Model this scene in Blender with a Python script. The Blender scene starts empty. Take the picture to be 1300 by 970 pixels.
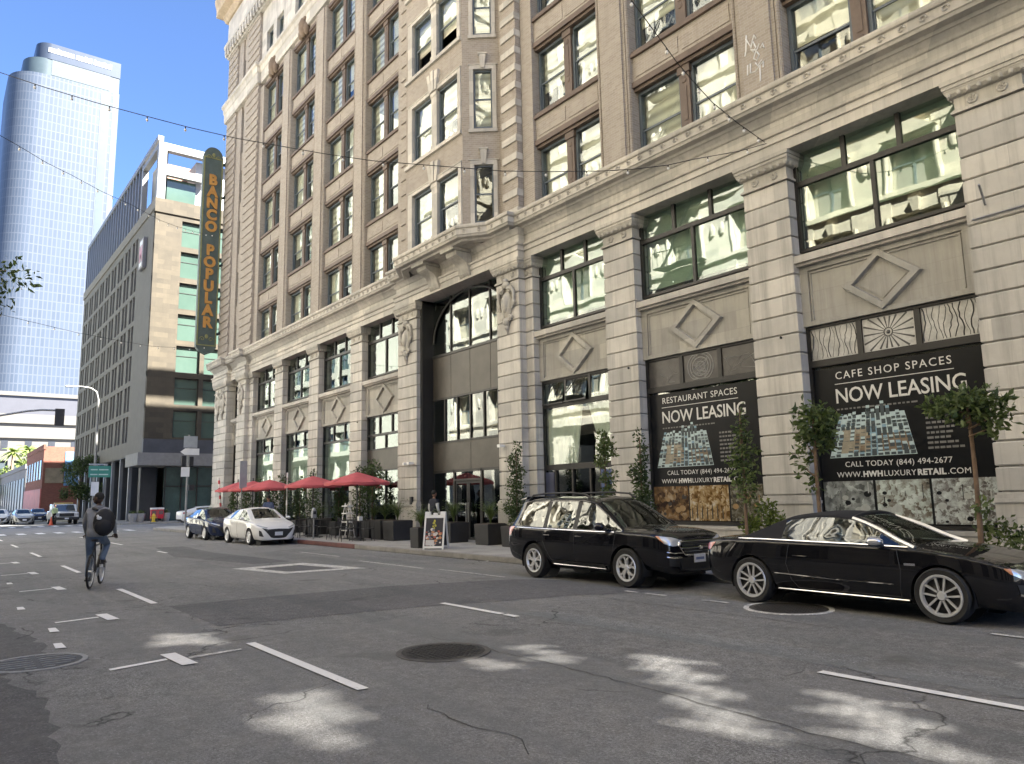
import bpy, bmesh, math, random
import numpy as np
from mathutils import Vector, Matrix, Euler
from mathutils.bvhtree import BVHTree
R_ = math.radians
random.seed(7)
SC = bpy.context.scene
COL = SC.collection

# ------------------------------------------------------------------ camera, sky, sun, exposure
cam = bpy.data.objects.new('camera', bpy.data.cameras.new('camera'))
COL.objects.link(cam)
cam.data.sensor_width = 36.0
cam.data.lens = 26.58
cam.data.clip_start = 0.1
cam.data.clip_end = 3000.0
_r = Vector((0.60880175, 0.79308144, -0.01955139)); _d = Vector((-0.1312143, 0.07635877, -0.9884089)); _f = Vector((-0.78239583, 0.60431049, 0.15055098))
cam.matrix_world = Matrix(((_r.x, -_d.x, -_f.x, 0), (_r.y, -_d.y, -_f.y, 0), (_r.z, -_d.z, -_f.z, 1.66), (0, 0, 0, 1)))
SC.camera = cam

SUN_AZ = 36.0      # degrees from +X towards +Y, the way to the sun
SUN_EL = 47.0
world = bpy.data.worlds.new('World'); SC.world = world
world.use_nodes = True
wn = world.node_tree
sky = wn.nodes.new('ShaderNodeTexSky'); sky.sky_type = 'NISHITA'; sky.sun_disc = False
sky.sun_elevation = R_(SUN_EL); sky.sun_rotation = R_(90 - SUN_AZ)
sky.air_density = 0.52; sky.dust_density = 0.7; sky.ozone_density = 7.0
bg = wn.nodes['Background']; bg.inputs['Strength'].default_value = 0.05
wn.links.new(sky.outputs['Color'], bg.inputs['Color'])
sun = bpy.data.objects.new('sun', bpy.data.lights.new('sun', 'SUN')); COL.objects.link(sun)
sun.data.energy = 5.0; sun.data.angle = R_(0.5); sun.data.color = (1.0, 0.95, 0.865)
sdir = Vector((math.cos(R_(SUN_AZ)) * math.cos(R_(SUN_EL)), math.sin(R_(SUN_AZ)) * math.cos(R_(SUN_EL)), math.sin(R_(SUN_EL))))
sun.rotation_euler = sdir.to_track_quat('Z', 'Y').to_euler(); sun.location = sdir * 200
vs = SC.view_settings
vs.view_transform = 'Standard'; vs.look = 'None'; vs.gamma = 1.0; vs.use_curve_mapping = False; vs.exposure = 3.4
cy = SC.cycles
cy.use_denoising = True; cy.max_bounces = 8; cy.diffuse_bounces = 4; cy.glossy_bounces = 4; cy.transparent_max_bounces = 12; cy.transmission_bounces = 4
cy.caustics_reflective = False; cy.caustics_refractive = False; cy.blur_glossy = 0.0
cy.sample_clamp_indirect = 0.0

# ------------------------------------------------------------------ things, parts, labels
ORG = {}
def link(o, parent=None):
    COL.objects.link(o)
    if parent is not None: o.parent = parent
    return o
def tag(o, label=None, cat=None, group=None, kind=None):
    if label: o['label'] = label
    if cat: o['category'] = cat
    if group: o['group'] = group
    if kind: o['kind'] = kind
    return o
def thing(name, loc, label, cat, group=None, rz=0.0):
    o = bpy.data.objects.new(name, None); o.empty_display_size = 0.2
    o.location = loc; o.rotation_euler = (0, 0, rz); COL.objects.link(o)
    ORG[o.name] = Vector(loc)
    return tag(o, label, cat, group)
def kids(o): return [c for c in bpy.data.objects if c.parent == o]
def copy_tree(o, parent=None):
    c = o.copy(); COL.objects.link(c)
    if parent is not None: c.parent = parent
    for ch in kids(o): copy_tree(ch, c)
    return c
def subtree(o):
    out = [o]
    for ch in kids(o): out += subtree(ch)
    return out

class MB:
    """collects shapes; build() links them as ONE mesh object"""
    def __init__(s): s.v = []; s.f = []; s.m = []
    def add(s, vs, fs, m=0):
        b = len(s.v); s.v += [tuple(p) for p in vs]; s.f += [tuple(i + b for i in f) for f in fs]; s.m += [m] * len(fs); return s
    def box(s, x0, x1, y0, y1, z0, z1, m=0):
        return s.add([(x0,y0,z0),(x1,y0,z0),(x1,y1,z0),(x0,y1,z0),(x0,y0,z1),(x1,y0,z1),(x1,y1,z1),(x0,y1,z1)],
                     [(0,3,2,1),(4,5,6,7),(0,1,5,4),(1,2,6,5),(2,3,7,6),(3,0,4,7)], m)
    def hexa(s, p, m=0):   # 8 corners: bottom 4 ccw, top 4 ccw
        return s.add(p, [(0,3,2,1),(4,5,6,7),(0,1,5,4),(1,2,6,5),(2,3,7,6),(3,0,4,7)], m)
    def prism(s, poly, axis, a, b, m=0):
        n = len(poly)
        def P(u, v, w): return {'x': (w,u,v), 'y': (u,w,v), 'z': (u,v,w)}[axis]
        vs = [P(u,v,a) for u,v in poly] + [P(u,v,b) for u,v in poly]
        fs = [tuple(range(n)), tuple(range(2*n-1, n-1, -1))] + [(i, i+n, (i+1)%n+n, (i+1)%n) for i in range(n)]
        return s.add(vs, fs, m)
    def tube(s, pts, r, n=6, m=0, caps=True):
        pts = [Vector(p) for p in pts]; k = len(pts)
        rs = r if isinstance(r, (list, tuple)) else [r] * k
        vs = []; up = None
        for i, p in enumerate(pts):
            t = (pts[min(i+1,k-1)] - pts[max(i-1,0)]).normalized()
            if up is None: up = Vector((0,0,1)) if abs(t.z) < .9 else Vector((1,0,0))
            a = t.cross(up)
            if a.length < 1e-4: a = t.orthogonal()
            a.normalize(); b = a.cross(t).normalized(); up = b
            for j in range(n):
                q = 2*math.pi*j/n; vs.append(p + (a*math.cos(q) + b*math.sin(q)) * rs[i])
        fs = [(i*n+j, i*n+(j+1)%n, (i+1)*n+(j+1)%n, (i+1)*n+j) for i in range(k-1) for j in range(n)]
        if caps: fs += [tuple(range(n-1,-1,-1)), tuple(range((k-1)*n, k*n))]
        return s.add(vs, fs, m)
    def cyl(s, p0, p1, r0, r1=None, n=12, m=0): return s.tube([p0, p1], [r0, r0 if r1 is None else r1], n, m)
    def lathe(s, prof, c=(0,0,0), n=16, axis='z', m=0, a0=0, a1=2*math.pi):
        k = len(prof); full = abs(a1 - a0 - 2*math.pi) < 1e-6; nn = n if full else n + 1; vs = []
        for r, h in prof:
            for j in range(nn):
                q = a0 + (a1-a0)*j/n; u, w = r*math.cos(q), r*math.sin(q)
                p = {'z': (u,w,h), 'y': (u,h,w), 'x': (h,u,w)}[axis]
                vs.append((p[0]+c[0], p[1]+c[1], p[2]+c[2]))
        fs = [(i*nn+j, i*nn+(j+1)%nn, (i+1)*nn+(j+1)%nn, (i+1)*nn+j) for i in range(k-1) for j in range(n)]
        return s.add(vs, fs, m)
    def ball(s, c, r, n=8, m=0):
        rx, ry, rz = r if isinstance(r, (tuple, list)) else (r, r, r); k = max(4, n//2)
        vs = []; 
        for i in range(k+1):
            t = math.pi*i/k
            for j in range(n):
                q = 2*math.pi*j/n; vs.append((c[0]+rx*math.sin(t)*math.cos(q), c[1]+ry*math.sin(t)*math.sin(q), c[2]-rz*math.cos(t)))
        return s.add(vs, [(i*n+j, i*n+(j+1)%n, (i+1)*n+(j+1)%n, (i+1)*n+j) for i in range(k) for j in range(n)], m)
    def quad(s, a, b, c, d, m=0): return s.add([a,b,c,d], [(0,1,2,3)], m)
    def xform(s, M):
        s.v = [tuple(M @ Vector(p)) for p in s.v]; return s
    def build(s, name, mats, parent=None, smooth=None, merge=False, bevel=0.0, local=False):
        me = bpy.data.meshes.new(name)
        o = Vector((0,0,0))
        if parent is not None and not local: o = ORG.get(parent.name, o)
        me.from_pydata([(p[0]-o.x, p[1]-o.y, p[2]-o.z) for p in s.v], [], s.f)
        for m in (mats if isinstance(mats, (list, tuple)) else [mats]): me.materials.append(m)
        if any(s.m): me.polygons.foreach_set('material_index', s.m)
        if merge:
            bm = bmesh.new(); bm.from_mesh(me); bmesh.ops.remove_doubles(bm, verts=bm.verts, dist=1e-4)
            bmesh.ops.recalc_face_normals(bm, faces=bm.faces); bm.to_mesh(me); bm.free()
        if smooth is not None:
            me.shade_smooth()
            try: me.set_sharp_from_angle(angle=R_(smooth))
            except Exception: pass
        me.update()
        ob = bpy.data.objects.new(name, me); link(ob, parent); ORG[ob.name] = o
        if bevel:
            b = ob.modifiers.new('bevel', 'BEVEL'); b.width = bevel; b.segments = 2; b.limit_method = 'ANGLE'; b.angle_limit = R_(40)
        return ob

def build_sides(mb, name, m, parent, smooth=None):
    """the near and the far side of a mirrored piece as two objects"""
    out = []
    for sgn in (-1, 1):
        q = MB(); ix = {}
        for f, mm in zip(mb.f, mb.m):
            if sum(mb.v[i][1] for i in f)*sgn <= 0: continue
            q.f.append(tuple(ix.setdefault(i, len(ix)) for i in f)); q.m.append(mm)
        q.v = [None]*len(ix)
        for i, k in ix.items(): q.v[k] = mb.v[i]
        if q.f: out.append(q.build(name, m, parent, smooth=smooth, local=True))
    return out
def text(body, size, loc, rot, m, name, parent, align='LEFT', sx=1.0, spacing=1.0, extrude=0.002, bold=0.0):
    cu = bpy.data.curves.new(name, 'FONT'); cu.body = body; cu.size = size; cu.align_x = align; cu.extrude = extrude
    cu.space_character = spacing; cu.offset = bold; cu.resolution_u = 3
    tmp = bpy.data.objects.new('tmp_text', cu); COL.objects.link(tmp)
    dg = bpy.context.evaluated_depsgraph_get(); me = bpy.data.meshes.new_from_object(tmp.evaluated_get(dg))
    bpy.data.objects.remove(tmp); bpy.data.curves.remove(cu)
    o = ORG.get(parent.name, Vector((0,0,0))) if parent else Vector((0,0,0))
    M = Matrix.Translation(Vector(loc) - o) @ Euler(rot).to_matrix().to_4x4() @ Matrix.Diagonal((sx,1,1,1))
    me.transform(M); me.materials.clear(); me.materials.append(m)
    ob = bpy.data.objects.new(name, me); link(ob, parent); ORG[ob.name] = o
    return ob
UPR = (R_(90), 0, 0)      # text standing upright and read from -Y

# ------------------------------------------------------------------ materials
MATS = {}
class NT:
    def __init__(s, name):
        s.mat = bpy.data.materials.new(name); s.mat.use_nodes = True; s.t = s.mat.node_tree; s.t.nodes.clear()
        s.out = s.t.nodes.new('ShaderNodeOutputMaterial')
    def n(s, typ, **kw):
        nd = s.t.nodes.new(typ)
        for k, v in kw.items():
            if k in nd.inputs: 
                try: s.t.links.new(v, nd.inputs[k])
                except TypeError: nd.inputs[k].default_value = v
            else: setattr(nd, k, v)
        return nd
    def link(s, a, b): s.t.links.new(a, b)
    def mix(s, f, a, b, mode='MIX'):
        nd = s.t.nodes.new('ShaderNodeMix'); nd.data_type = 'RGBA'; nd.blend_type = mode
        for i, v in ((0, f), (6, a), (7, b)):
            if hasattr(v, 'links'): s.t.links.new(v, nd.inputs[i])
            else: nd.inputs[i].default_value = v if i == 0 else (*v[:3], 1)
        return nd.outputs[2]
    def math(s, op, a, b=0.0):
        nd = s.t.nodes.new('ShaderNodeMath'); nd.operation = op
        for i, v in ((0, a), (1, b)):
            if hasattr(v, 'links'): s.t.links.new(v, nd.inputs[i])
            else: nd.inputs[i].default_value = v
        return nd.outputs[0]
    def ramp(s, f, stops):
        nd = s.t.nodes.new('ShaderNodeValToRGB'); s.t.links.new(f, nd.inputs[0]); el = nd.color_ramp.elements
        while len(el) < len(stops): el.new(0.5)
        for e, (p, c) in zip(el, stops): e.position = p; e.color = (*c, 1) if len(c) == 3 else c
        return nd.outputs[0]
    def noise(s, vec, scale, detail=4, rough=0.6, dist=0.0):
        nd = s.n('ShaderNodeTexNoise', Scale=scale, Detail=detail, Roughness=rough, Distortion=dist); s.t.links.new(vec, nd.inputs['Vector']); return nd.outputs[0]
    def pos(s): return s.t.nodes.new('ShaderNodeNewGeometry').outputs['Position']
    def obj(s): return s.t.nodes.new('ShaderNodeTexCoord').outputs['Object']
    def bsdf(s, **kw):
        b = s.n('ShaderNodeBsdfPrincipled', **kw); s.t.links.new(b.outputs[0], s.out.inputs[0]); return b
    def bump(s, h, strength, dist=0.02):
        nd = s.n('ShaderNodeBump', Strength=strength, Distance=dist); s.t.links.new(h, nd.inputs['Height']); return nd.outputs[0]
def c3(c, k=1.0): return (c[0]*k, c[1]*k, c[2]*k, 1)
def plain(name, col, rough=0.6, metal=0.0, var=0.12, vscale=3.0, bump=0.0, bscale=60.0, coat=0.0, spec=0.5, emit=None):
    if name in MATS: return MATS[name]
    t = NT(name); p = t.obj()
    f = t.noise(p, vscale, 5, 0.65)
    f2 = t.noise(p, vscale*9, 3, 0.6)
    col_o = t.mix(t.ramp(f, [(0.3, (0,0,0)), (0.7, (1,1,1))]), c3(col, 1-var), c3(col, 1+var))
    col_o = t.mix(t.math('MULTIPLY', f2, var*1.5), col_o, c3(col, 0.6))
    b = t.bsdf(Roughness=rough, Metallic=metal)
    t.link(col_o, b.inputs['Base Color'])
    b.inputs['Specular IOR Level'].default_value = spec
    if coat: b.inputs['Coat Weight'].default_value = coat; b.inputs['Coat Roughness'].default_value = 0.03
    if bump: t.link(t.bump(t.noise(p, bscale, 4), bump, 0.01), b.inputs['Normal'])
    if emit: b.inputs['Emission Color'].default_value = c3(emit[0]); b.inputs['Emission Strength'].default_value = emit[1]
    MATS[name] = t.mat; return t.mat

def stone_mat(name, col, block=(1.6, 0.0), stain=0.3):
    t = NT(name); p = t.pos()
    sp = t.n('ShaderNodeSeparateXYZ'); t.link(p, sp.inputs[0])
    h = t.math('ADD', sp.outputs[0], sp.outputs[1])
    cb = t.n('ShaderNodeCombineXYZ'); t.link(h, cb.inputs[0]); t.link(sp.outputs[2], cb.inputs[1])
    big = t.noise(p, 0.7, 5, 0.65); fine = t.noise(p, 14, 5, 0.7); grain = t.noise(p, 90, 2, 0.6)
    c = t.mix(t.ramp(big, [(0.3, (0,0,0)), (0.72, (1,1,1))]), c3((col[0]*.80, col[1]*.80, col[2]*.78)), c3((col[0]*1.14, col[1]*1.12, col[2]*1.08)))
    c = t.mix(t.math('MULTIPLY', fine, 0.35), c, c3((col[0]*.72, col[1]*.68, col[2]*.62)))
    # every block its own tint
    br = t.n('ShaderNodeTexBrick', Scale=1.0); br.offset = 0.5
    br.inputs['Color1'].default_value = c3((.70,.69,.68)); br.inputs['Color2'].default_value = c3((1.14,1.10,1.04)); br.inputs['Mortar'].default_value = c3((.72,.70,.68))
    br.inputs['Mortar Size'].default_value = 0.006; br.inputs['Brick Width'].default_value = 1.22; br.inputs['Row Height'].default_value = 0.459
    br.inputs['Bias'].default_value = 0.0
    off = t.n('ShaderNodeVectorMath', operation='ADD'); t.link(cb.outputs[0], off.inputs[0]); off.inputs[1].default_value = (0.3, -1.58 + 0.459*4, 0)
    t.link(off.outputs[0], br.inputs['Vector'])
    c = t.mix(0.75, c, br.outputs['Color'], 'MULTIPLY')
    # run-down dirt streaks of their own shape
    mp = t.n('ShaderNodeMapping'); t.link(p, mp.inputs[0]); mp.inputs['Scale'].default_value = (3.0, 3.0, 0.18)
    st = t.noise(mp.outputs[0], 1.6, 5, 0.7)
    c = t.mix(t.math('MULTIPLY', t.ramp(st, [(0.46, (0,0,0)), (0.74, (1,1,1))]), stain*1.5), c, c3((col[0]*.42, col[1]*.40, col[2]*.37)))
    b = t.bsdf(Roughness=0.75); t.link(c, b.inputs['Base Color']); b.inputs['Specular IOR Level'].default_value = 0.3
    t.link(t.bump(t.math('ADD', grain, t.math('MULTIPLY', fine, 1.5)), 0.35, 0.006), b.inputs['Normal'])
    MATS[name] = t.mat; return t.mat

def brick_mat(name, a, b_, mortar, bw=0.22, rh=0.075, var=0.25):
    t = NT(name); p = t.pos()
    sp = t.n('ShaderNodeSeparateXYZ'); t.link(p, sp.inputs[0])
    h = t.math('ADD', sp.outputs[0], sp.outputs[1])
    cb = t.n('ShaderNodeCombineXYZ'); t.link(h, cb.inputs[0]); t.link(sp.outputs[2], cb.inputs[1])
    br = t.n('ShaderNodeTexBrick', Scale=1.0); t.link(cb.outputs[0], br.inputs['Vector'])
    br.inputs['Color1'].default_value = c3(a); br.inputs['Color2'].default_value = c3(b_); br.inputs['Mortar'].default_value = c3(mortar)
    br.inputs['Mortar Size'].default_value = 0.008; br.inputs['Brick Width'].default_value = bw; br.inputs['Row Height'].default_value = rh
    br.inputs['Mortar Smooth'].default_value = 0.2
    big = t.noise(p, 0.5, 5, 0.65)
    c = t.mix(t.math('MULTIPLY', t.ramp(big, [(0.35, (0,0,0)), (0.7, (1,1,1))]), var), br.outputs['Color'], c3((a[0]*.6, a[1]*.58, a[2]*.55)))
    mp = t.n('ShaderNodeMapping'); t.link(p, mp.inputs[0]); mp.inputs['Scale'].default_value = (2.0, 2.0, 0.12)
    st = t.noise(mp.outputs[0], 1.5, 5, 0.7)
    c = t.mix(t.math('MULTIPLY', t.ramp(st, [(0.52, (0,0,0)), (0.78, (1,1,1))]), 0.4), c, c3((a[0]*.45, a[1]*.42, a[2]*.4)))
    bs = t.bsdf(Roughness=0.85); t.link(c, bs.inputs['Base Color']); bs.inputs['Specular IOR Level'].default_value = 0.25
    hgt = t.math('SUBTRACT', t.math('MULTIPLY', t.noise(p, 40, 3), 0.3), br.outputs['Fac'])
    t.link(t.bump(hgt, 0.6, 0.008), bs.inputs['Normal'])
    MATS[name] = t.mat; return t.mat

def glass_mat(name, refl=0.35, tint=(0.75,0.85,0.82), rough=0.0, wave=0.02, wscale=0.9):
    """a window pane: part see-through (tinted), part mirror"""
    t = NT(name); p = t.pos()
    nb = t.bump(t.noise(p, wscale, 2, 0.5), wave, 1.0)
    g = t.n('ShaderNodeBsdfGlossy', Roughness=rough); g.inputs['Color'].default_value = (0.93,0.97,0.95,1); t.link(nb, g.inputs['Normal'])
    tr = t.n('ShaderNodeBsdfTransparent'); tr.inputs['Color'].default_value = (*tint, 1)
    lw = t.n('ShaderNodeLayerWeight', Blend=0.5)
    sch = t.math('ADD', t.math('MULTIPLY', t.math('POWER', lw.outputs['Facing'], 5.0), 0.95), 0.04)
    f = t.math('ADD', t.math('MULTIPLY', sch, 1.0 - refl), refl)
    mx = t.n('ShaderNodeMixShader'); t.link(f, mx.inputs[0]); t.link(tr.outputs[0], mx.inputs[1]); t.link(g.outputs[0], mx.inputs[2])
    t.link(mx.outputs[0], t.out.inputs[0])
    MATS[name] = t.mat; return t.mat

def leaf_mat(name, lo, hi, scale=2.0):
    t = NT(name); g = t.t.nodes.new('ShaderNodeNewGeometry')
    rnd = g.outputs['Random Per Island']
    n = t.noise(g.outputs['Position'], scale, 3)
    f = t.math('ADD', t.math('MULTIPLY', rnd, 0.6), t.math('MULTIPLY', n, 0.5))
    c = t.ramp(f, [(0.2, lo), (0.85, hi)])
    d = t.n('ShaderNodeBsdfPrincipled', Roughness=0.5); t.link(c, d.inputs['Base Color']); d.inputs['Specular IOR Level'].default_value = 0.35
    tl = t.n('ShaderNodeBsdfTranslucent'); t.link(t.mix(1.0, c, (1.0,1.1,0.5), 'MULTIPLY'), tl.inputs['Color'])
    mx = t.n('ShaderNodeMixShader'); mx.inputs[0].default_value = 0.3
    t.link(d.outputs[0], mx.inputs[1]); t.link(tl.outputs[0], mx.inputs[2]); t.link(mx.outputs[0], t.out.inputs[0])
    MATS[name] = t.mat; return t.mat

STONE = stone_mat('terracotta_stone', (0.60, 0.60, 0.59), stain=0.42)
STONE2 = stone_mat('carved_stone', (0.52, 0.518, 0.50), stain=0.45)
PANEL = stone_mat('spandrel_stone', (0.45, 0.452, 0.44), stain=0.35)
BRICK = brick_mat('tan_brick', (0.385, 0.347, 0.30), (0.305, 0.272, 0.236), (0.42, 0.39, 0.36))
TRIM = stone_mat('trim_stone', (0.585, 0.58, 0.565), stain=0.3)
BROWN = plain('brown_metal_trim', (0.13, 0.095, 0.075), 0.6, 0, 0.25, 2.0, 0.15)
FRAME = plain('blue_grey_sash', (0.10, 0.125, 0.15), 0.5, 0, 0.15)
BLACKF = plain('black_frame', (0.018, 0.017, 0.016), 0.45, 0, 0.2)
BRONZE = plain('bronze_panel', (0.075, 0.068, 0.058), 0.42, 0.3, 0.25, 1.2)
DARK = plain('dark_interior', (0.03, 0.028, 0.026), 0.9)
GL_UP = glass_mat('sash_glass', 0.06, (0.93,0.96,0.94), 0.0, 0.004, 0.8)
GL_ST = glass_mat('storefront_glass', 0.09, (0.80,0.87,0.83), 0.0, 0.004, 0.6)
GL_DK = glass_mat('entrance_glass', 0.08, (0.55,0.60,0.58), 0.0, 0.004, 0.6)
WHITE = plain('white_paint', (0.78, 0.78, 0.76), 0.4, 0, 0.06)
BLACKP = plain('black_plastic', (0.02, 0.02, 0.022), 0.5, 0, 0.2)
GREYM = plain('grey_metal', (0.32, 0.33, 0.34), 0.45, 0.4, 0.12)
def blind_mat():
    t = NT('roller_blind'); p = t.pos()
    w = t.n('ShaderNodeTexWave', Scale=1.0, Distortion=2.2, Detail=2.0); w.bands_direction = 'Z'; w.inputs['Detail Scale'].default_value = 0.6
    mp = t.n('ShaderNodeMapping'); t.link(p, mp.inputs[0]); mp.inputs['Scale'].default_value = (0.25, 0.25, 1.0); t.link(mp.outputs[0], w.inputs['Vector'])
    c = t.mix(w.outputs[1], (0.40,0.37,0.30), (0.80,0.76,0.64))
    b = t.bsdf(Roughness=0.9); t.link(c, b.inputs['Base Color']); MATS['roller_blind'] = t.mat; return t.mat
BLIND = blind_mat()
BLIND2 = plain('cream_blind', (0.72, 0.68, 0.56), 0.9, 0, 0.12)
# ------------------------------------------------------------------ ground, road, pavements, markings
def asphalt(name, base, warm=0.0, cracks=True):
    t = NT(name); p = t.pos()
    g = t.noise(p, 42, 4, 0.8); g2 = t.noise(p, 130, 2, 0.6); big = t.noise(p, 0.35, 5, 0.65); mid = t.noise(p, 2.2, 5, 0.7)
    c = t.ramp(t.math('ADD', t.math('MULTIPLY', g, 0.6), t.math('MULTIPLY', g2, 0.4)), [(0.40, c3(base,0.35)[:3]), (0.50, base), (0.61, c3(base,2.1)[:3])])
    c = t.mix(t.math('MULTIPLY', t.ramp(big, [(0.38, (0,0,0)), (0.62, (1,1,1))]), 0.6), c, (base[0]*.62, base[1]*.62, base[2]*.64))
    c = t.mix(t.math('MULTIPLY', t.ramp(mid, [(0.45, (0,0,0)), (0.7, (1,1,1))]), 0.35), c, (base[0]*1.45, base[1]*1.38, base[2]*1.28))
    mot = t.noise(p, 7.5, 4, 0.75); c = t.mix(t.math('MULTIPLY', t.ramp(mot, [(0.42, (1,1,1)), (0.52, (0,0,0))]), 0.35), c, c3(base,0.45)); c = t.mix(t.math('MULTIPLY', t.ramp(mot, [(0.56, (0,0,0)), (0.66, (1,1,1))]), 0.30), c, c3(base,1.7))
    ag = t.noise(p, 26, 2, 0.9); c = t.mix(t.math('MULTIPLY', t.ramp(ag, [(0.60, (0,0,0)), (0.68, (1,1,1))]), 0.5), c, c3(base,2.4))
    # wheel tracks along the street, and oil
    mp = t.n('ShaderNodeMapping'); t.link(p, mp.inputs[0]); mp.inputs['Scale'].default_value = (0.05, 1.1, 1)
    tr = t.noise(mp.outputs[0], 1.2, 4, 0.6)
    c = t.mix(t.math('MULTIPLY', t.ramp(tr, [(0.45, (0,0,0)), (0.62, (1,1,1))]), 0.5), c, (base[0]*.66, base[1]*.7, base[2]*.72))
    sp = t.noise(p, 1.1, 2, 0.4)
    c = t.mix(t.math('MULTIPLY', t.ramp(sp, [(0.66, (0,0,0)), (0.74, (1,1,1))]), 0.55), c, (base[0]*.45,)*3)
    seam = t.noise(p, 0.18, 2, 0.5); c = t.mix(t.math('MULTIPLY', t.ramp(seam, [(0.50, (0,0,0)), (0.505, (1,1,1))]), 0.16), c, (base[0]*1.5, base[1]*1.48, base[2]*1.45))
    h = t.math('ADD', g, g2)
    if cracks:
        wp = t.n('ShaderNodeVectorMath', operation='ADD'); nn = t.n('ShaderNodeTexNoise', Scale=1.3, Detail=5.0); t.link(p, nn.inputs['Vector'])
        sc = t.n('ShaderNodeVectorMath', operation='SCALE'); sc.inputs['Scale'].default_value = 0.9; t.link(nn.outputs['Color'], sc.inputs[0])
        t.link(p, wp.inputs[0]); t.link(sc.outputs[0], wp.inputs[1])
        v = t.n('ShaderNodeTexVoronoi', Scale=0.33); v.feature = 'DISTANCE_TO_EDGE'; t.link(wp.outputs[0], v.inputs['Vector'])
        cr = t.ramp(v.outputs['Distance'], [(0.0, (1,1,1)), (0.006, (0,0,0))])
        gate = t.ramp(t.noise(p, 0.5, 2), [(0.5, (0,0,0)), (0.58, (1,1,1))])
        cf = t.math('MULTIPLY', cr, gate)
        c = t.mix(t.math('MULTIPLY', cf, 0.8), c, (0.012,0.012,0.012))
    b = t.bsdf(Roughness=0.86); t.link(c, b.inputs['Base Color']); b.inputs['Specular IOR Level'].default_value = 0.35
    t.link(t.bump(h, 0.8, 0.016), b.inputs['Normal'])
    MATS[name] = t.mat; return t.mat
ASPH = asphalt('asphalt', (0.235, 0.234, 0.23))
ASPH_D = asphalt('dark_asphalt', (0.135, 0.135, 0.137))
ASPH_N = asphalt('patch_asphalt', (0.155, 0.155, 0.158), cracks=False)
def concrete(name, base, slab=1.5):
    t = NT(name); p = t.pos()
    n = t.noise(p, 1.2, 6, 0.7); f = t.noise(p, 40, 3)
    br = t.n('ShaderNodeTexBrick', Scale=1.0); br.offset = 0.0; t.link(p, br.inputs['Vector'])
    br.inputs['Color1'].default_value = c3((1,1,1)); br.inputs['Color2'].default_value = c3((.88,.88,.87)); br.inputs['Mortar'].default_value = c3((.35,.34,.33))
    br.inputs['Mortar Size'].default_value = 0.012; br.inputs['Brick Width'].default_value = slab; br.inputs['Row Height'].default_value = slab
    c = t.mix(t.ramp(n, [(0.3,(0,0,0)),(0.7,(1,1,1))]), c3(base,0.75), c3(base,1.12))
    c = t.mix(t.math('MULTIPLY', f, 0.3), c, c3(base,0.65)); c = t.mix(1.0, c, br.outputs['Color'], 'MULTIPLY')
    b = t.bsdf(Roughness=0.85); t.link(c, b.inputs['Base Color']); t.link(t.bump(f, 0.3, 0.008), b.inputs['Normal'])
    MATS[name] = t.mat; return t.mat
CONC = concrete('pavement_concrete', (0.42, 0.41, 0.39))
CONC_L = concrete('light_concrete', (0.34, 0.33, 0.305), 2.2)
KERB = plain('kerb_concrete', (0.26, 0.25, 0.235), 0.85, 0, 0.3, 2.0, 0.3)
KERB_R = plain('red_kerb_paint', (0.15, 0.06, 0.055), 0.75, 0, 0.4, 2.5, 0.3)
def paint_mat():
    t = NT('road_paint'); p = t.pos()
    n = t.noise(p, 9, 5, 0.75); n2 = t.noise(p, 60, 3)
    f = t.math('ADD', t.math('MULTIPLY', n, 0.6), t.math('MULTIPLY', n2, 0.4))
    c = t.ramp(f, [(0.32, (0.16,0.158,0.155)), (0.41, (0.80,0.79,0.77)), (0.8, (0.90,0.89,0.87))])
    b = t.bsdf(Roughness=0.7); t.link(c, b.inputs['Base Color']); MATS['road_paint'] = t.mat; return t.mat
PAINT = paint_mat()
t_ = NT('worn_paint'); p_ = t_.pos(); f_ = t_.math('ADD', t_.math('MULTIPLY', t_.noise(p_, 7, 5, 0.8), 0.6), t_.math('MULTIPLY', t_.noise(p_, 50, 3), 0.4))
b_ = t_.bsdf(Roughness=0.75); t_.link(t_.ramp(f_, [(0.38, (0.18,0.178,0.175)), (0.56, (0.70,0.69,0.66))]), b_.inputs['Base Color']); WORN = t_.mat

def sheet(name, x0, x1, y0, y1, z, m, label=None, cat=None, kind='structure', poly=None):
    mb = MB(); pts = poly or [(x0,y0),(x1,y0),(x1,y1),(x0,y1)]
    mb.add([(a,b,z) for a,b in pts], [tuple(range(len(pts)))])
    return tag(mb.build(name, m), label, cat, None, kind)
sheet('ground', -1500, 1200, -1300, 1300, -0.02, plain('city_ground', (0.16,0.155,0.15), 0.9, 0, 0.2, 0.02), 'grey ground of the city reaching to the horizon', 'ground')
sheet('road', -420, 60, -1.5, 11.9, 0.0, ASPH, 'grey asphalt street with worn lane markings', 'road')
sheet('cross_street', -74.5, -53.0, 11.9, 160, -0.004, ASPH, 'asphalt side street between the corner buildings', 'road')
sheet('cross_street_near', -74.5, -52.0, -160, -1.5, -0.004, ASPH, 'asphalt side street leaving on the near side', 'road')
def ragged(pts, amp, step, seed):
    rg = random.Random(seed); out = []
    for (x0,y0),(x1,y1) in zip(pts, pts[1:]+pts[:1]):
        n = max(1, int(math.hypot(x1-x0,y1-y0)/step)) if max(abs(x0),abs(x1)) < 30 else 1
        for i in range(n): f = i/n; j = amp if 0 < i else 0; out.append((x0+(x1-x0)*f+rg.uniform(-j,j), y0+(y1-y0)*f+rg.uniform(-j,j)))
    return out
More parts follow.
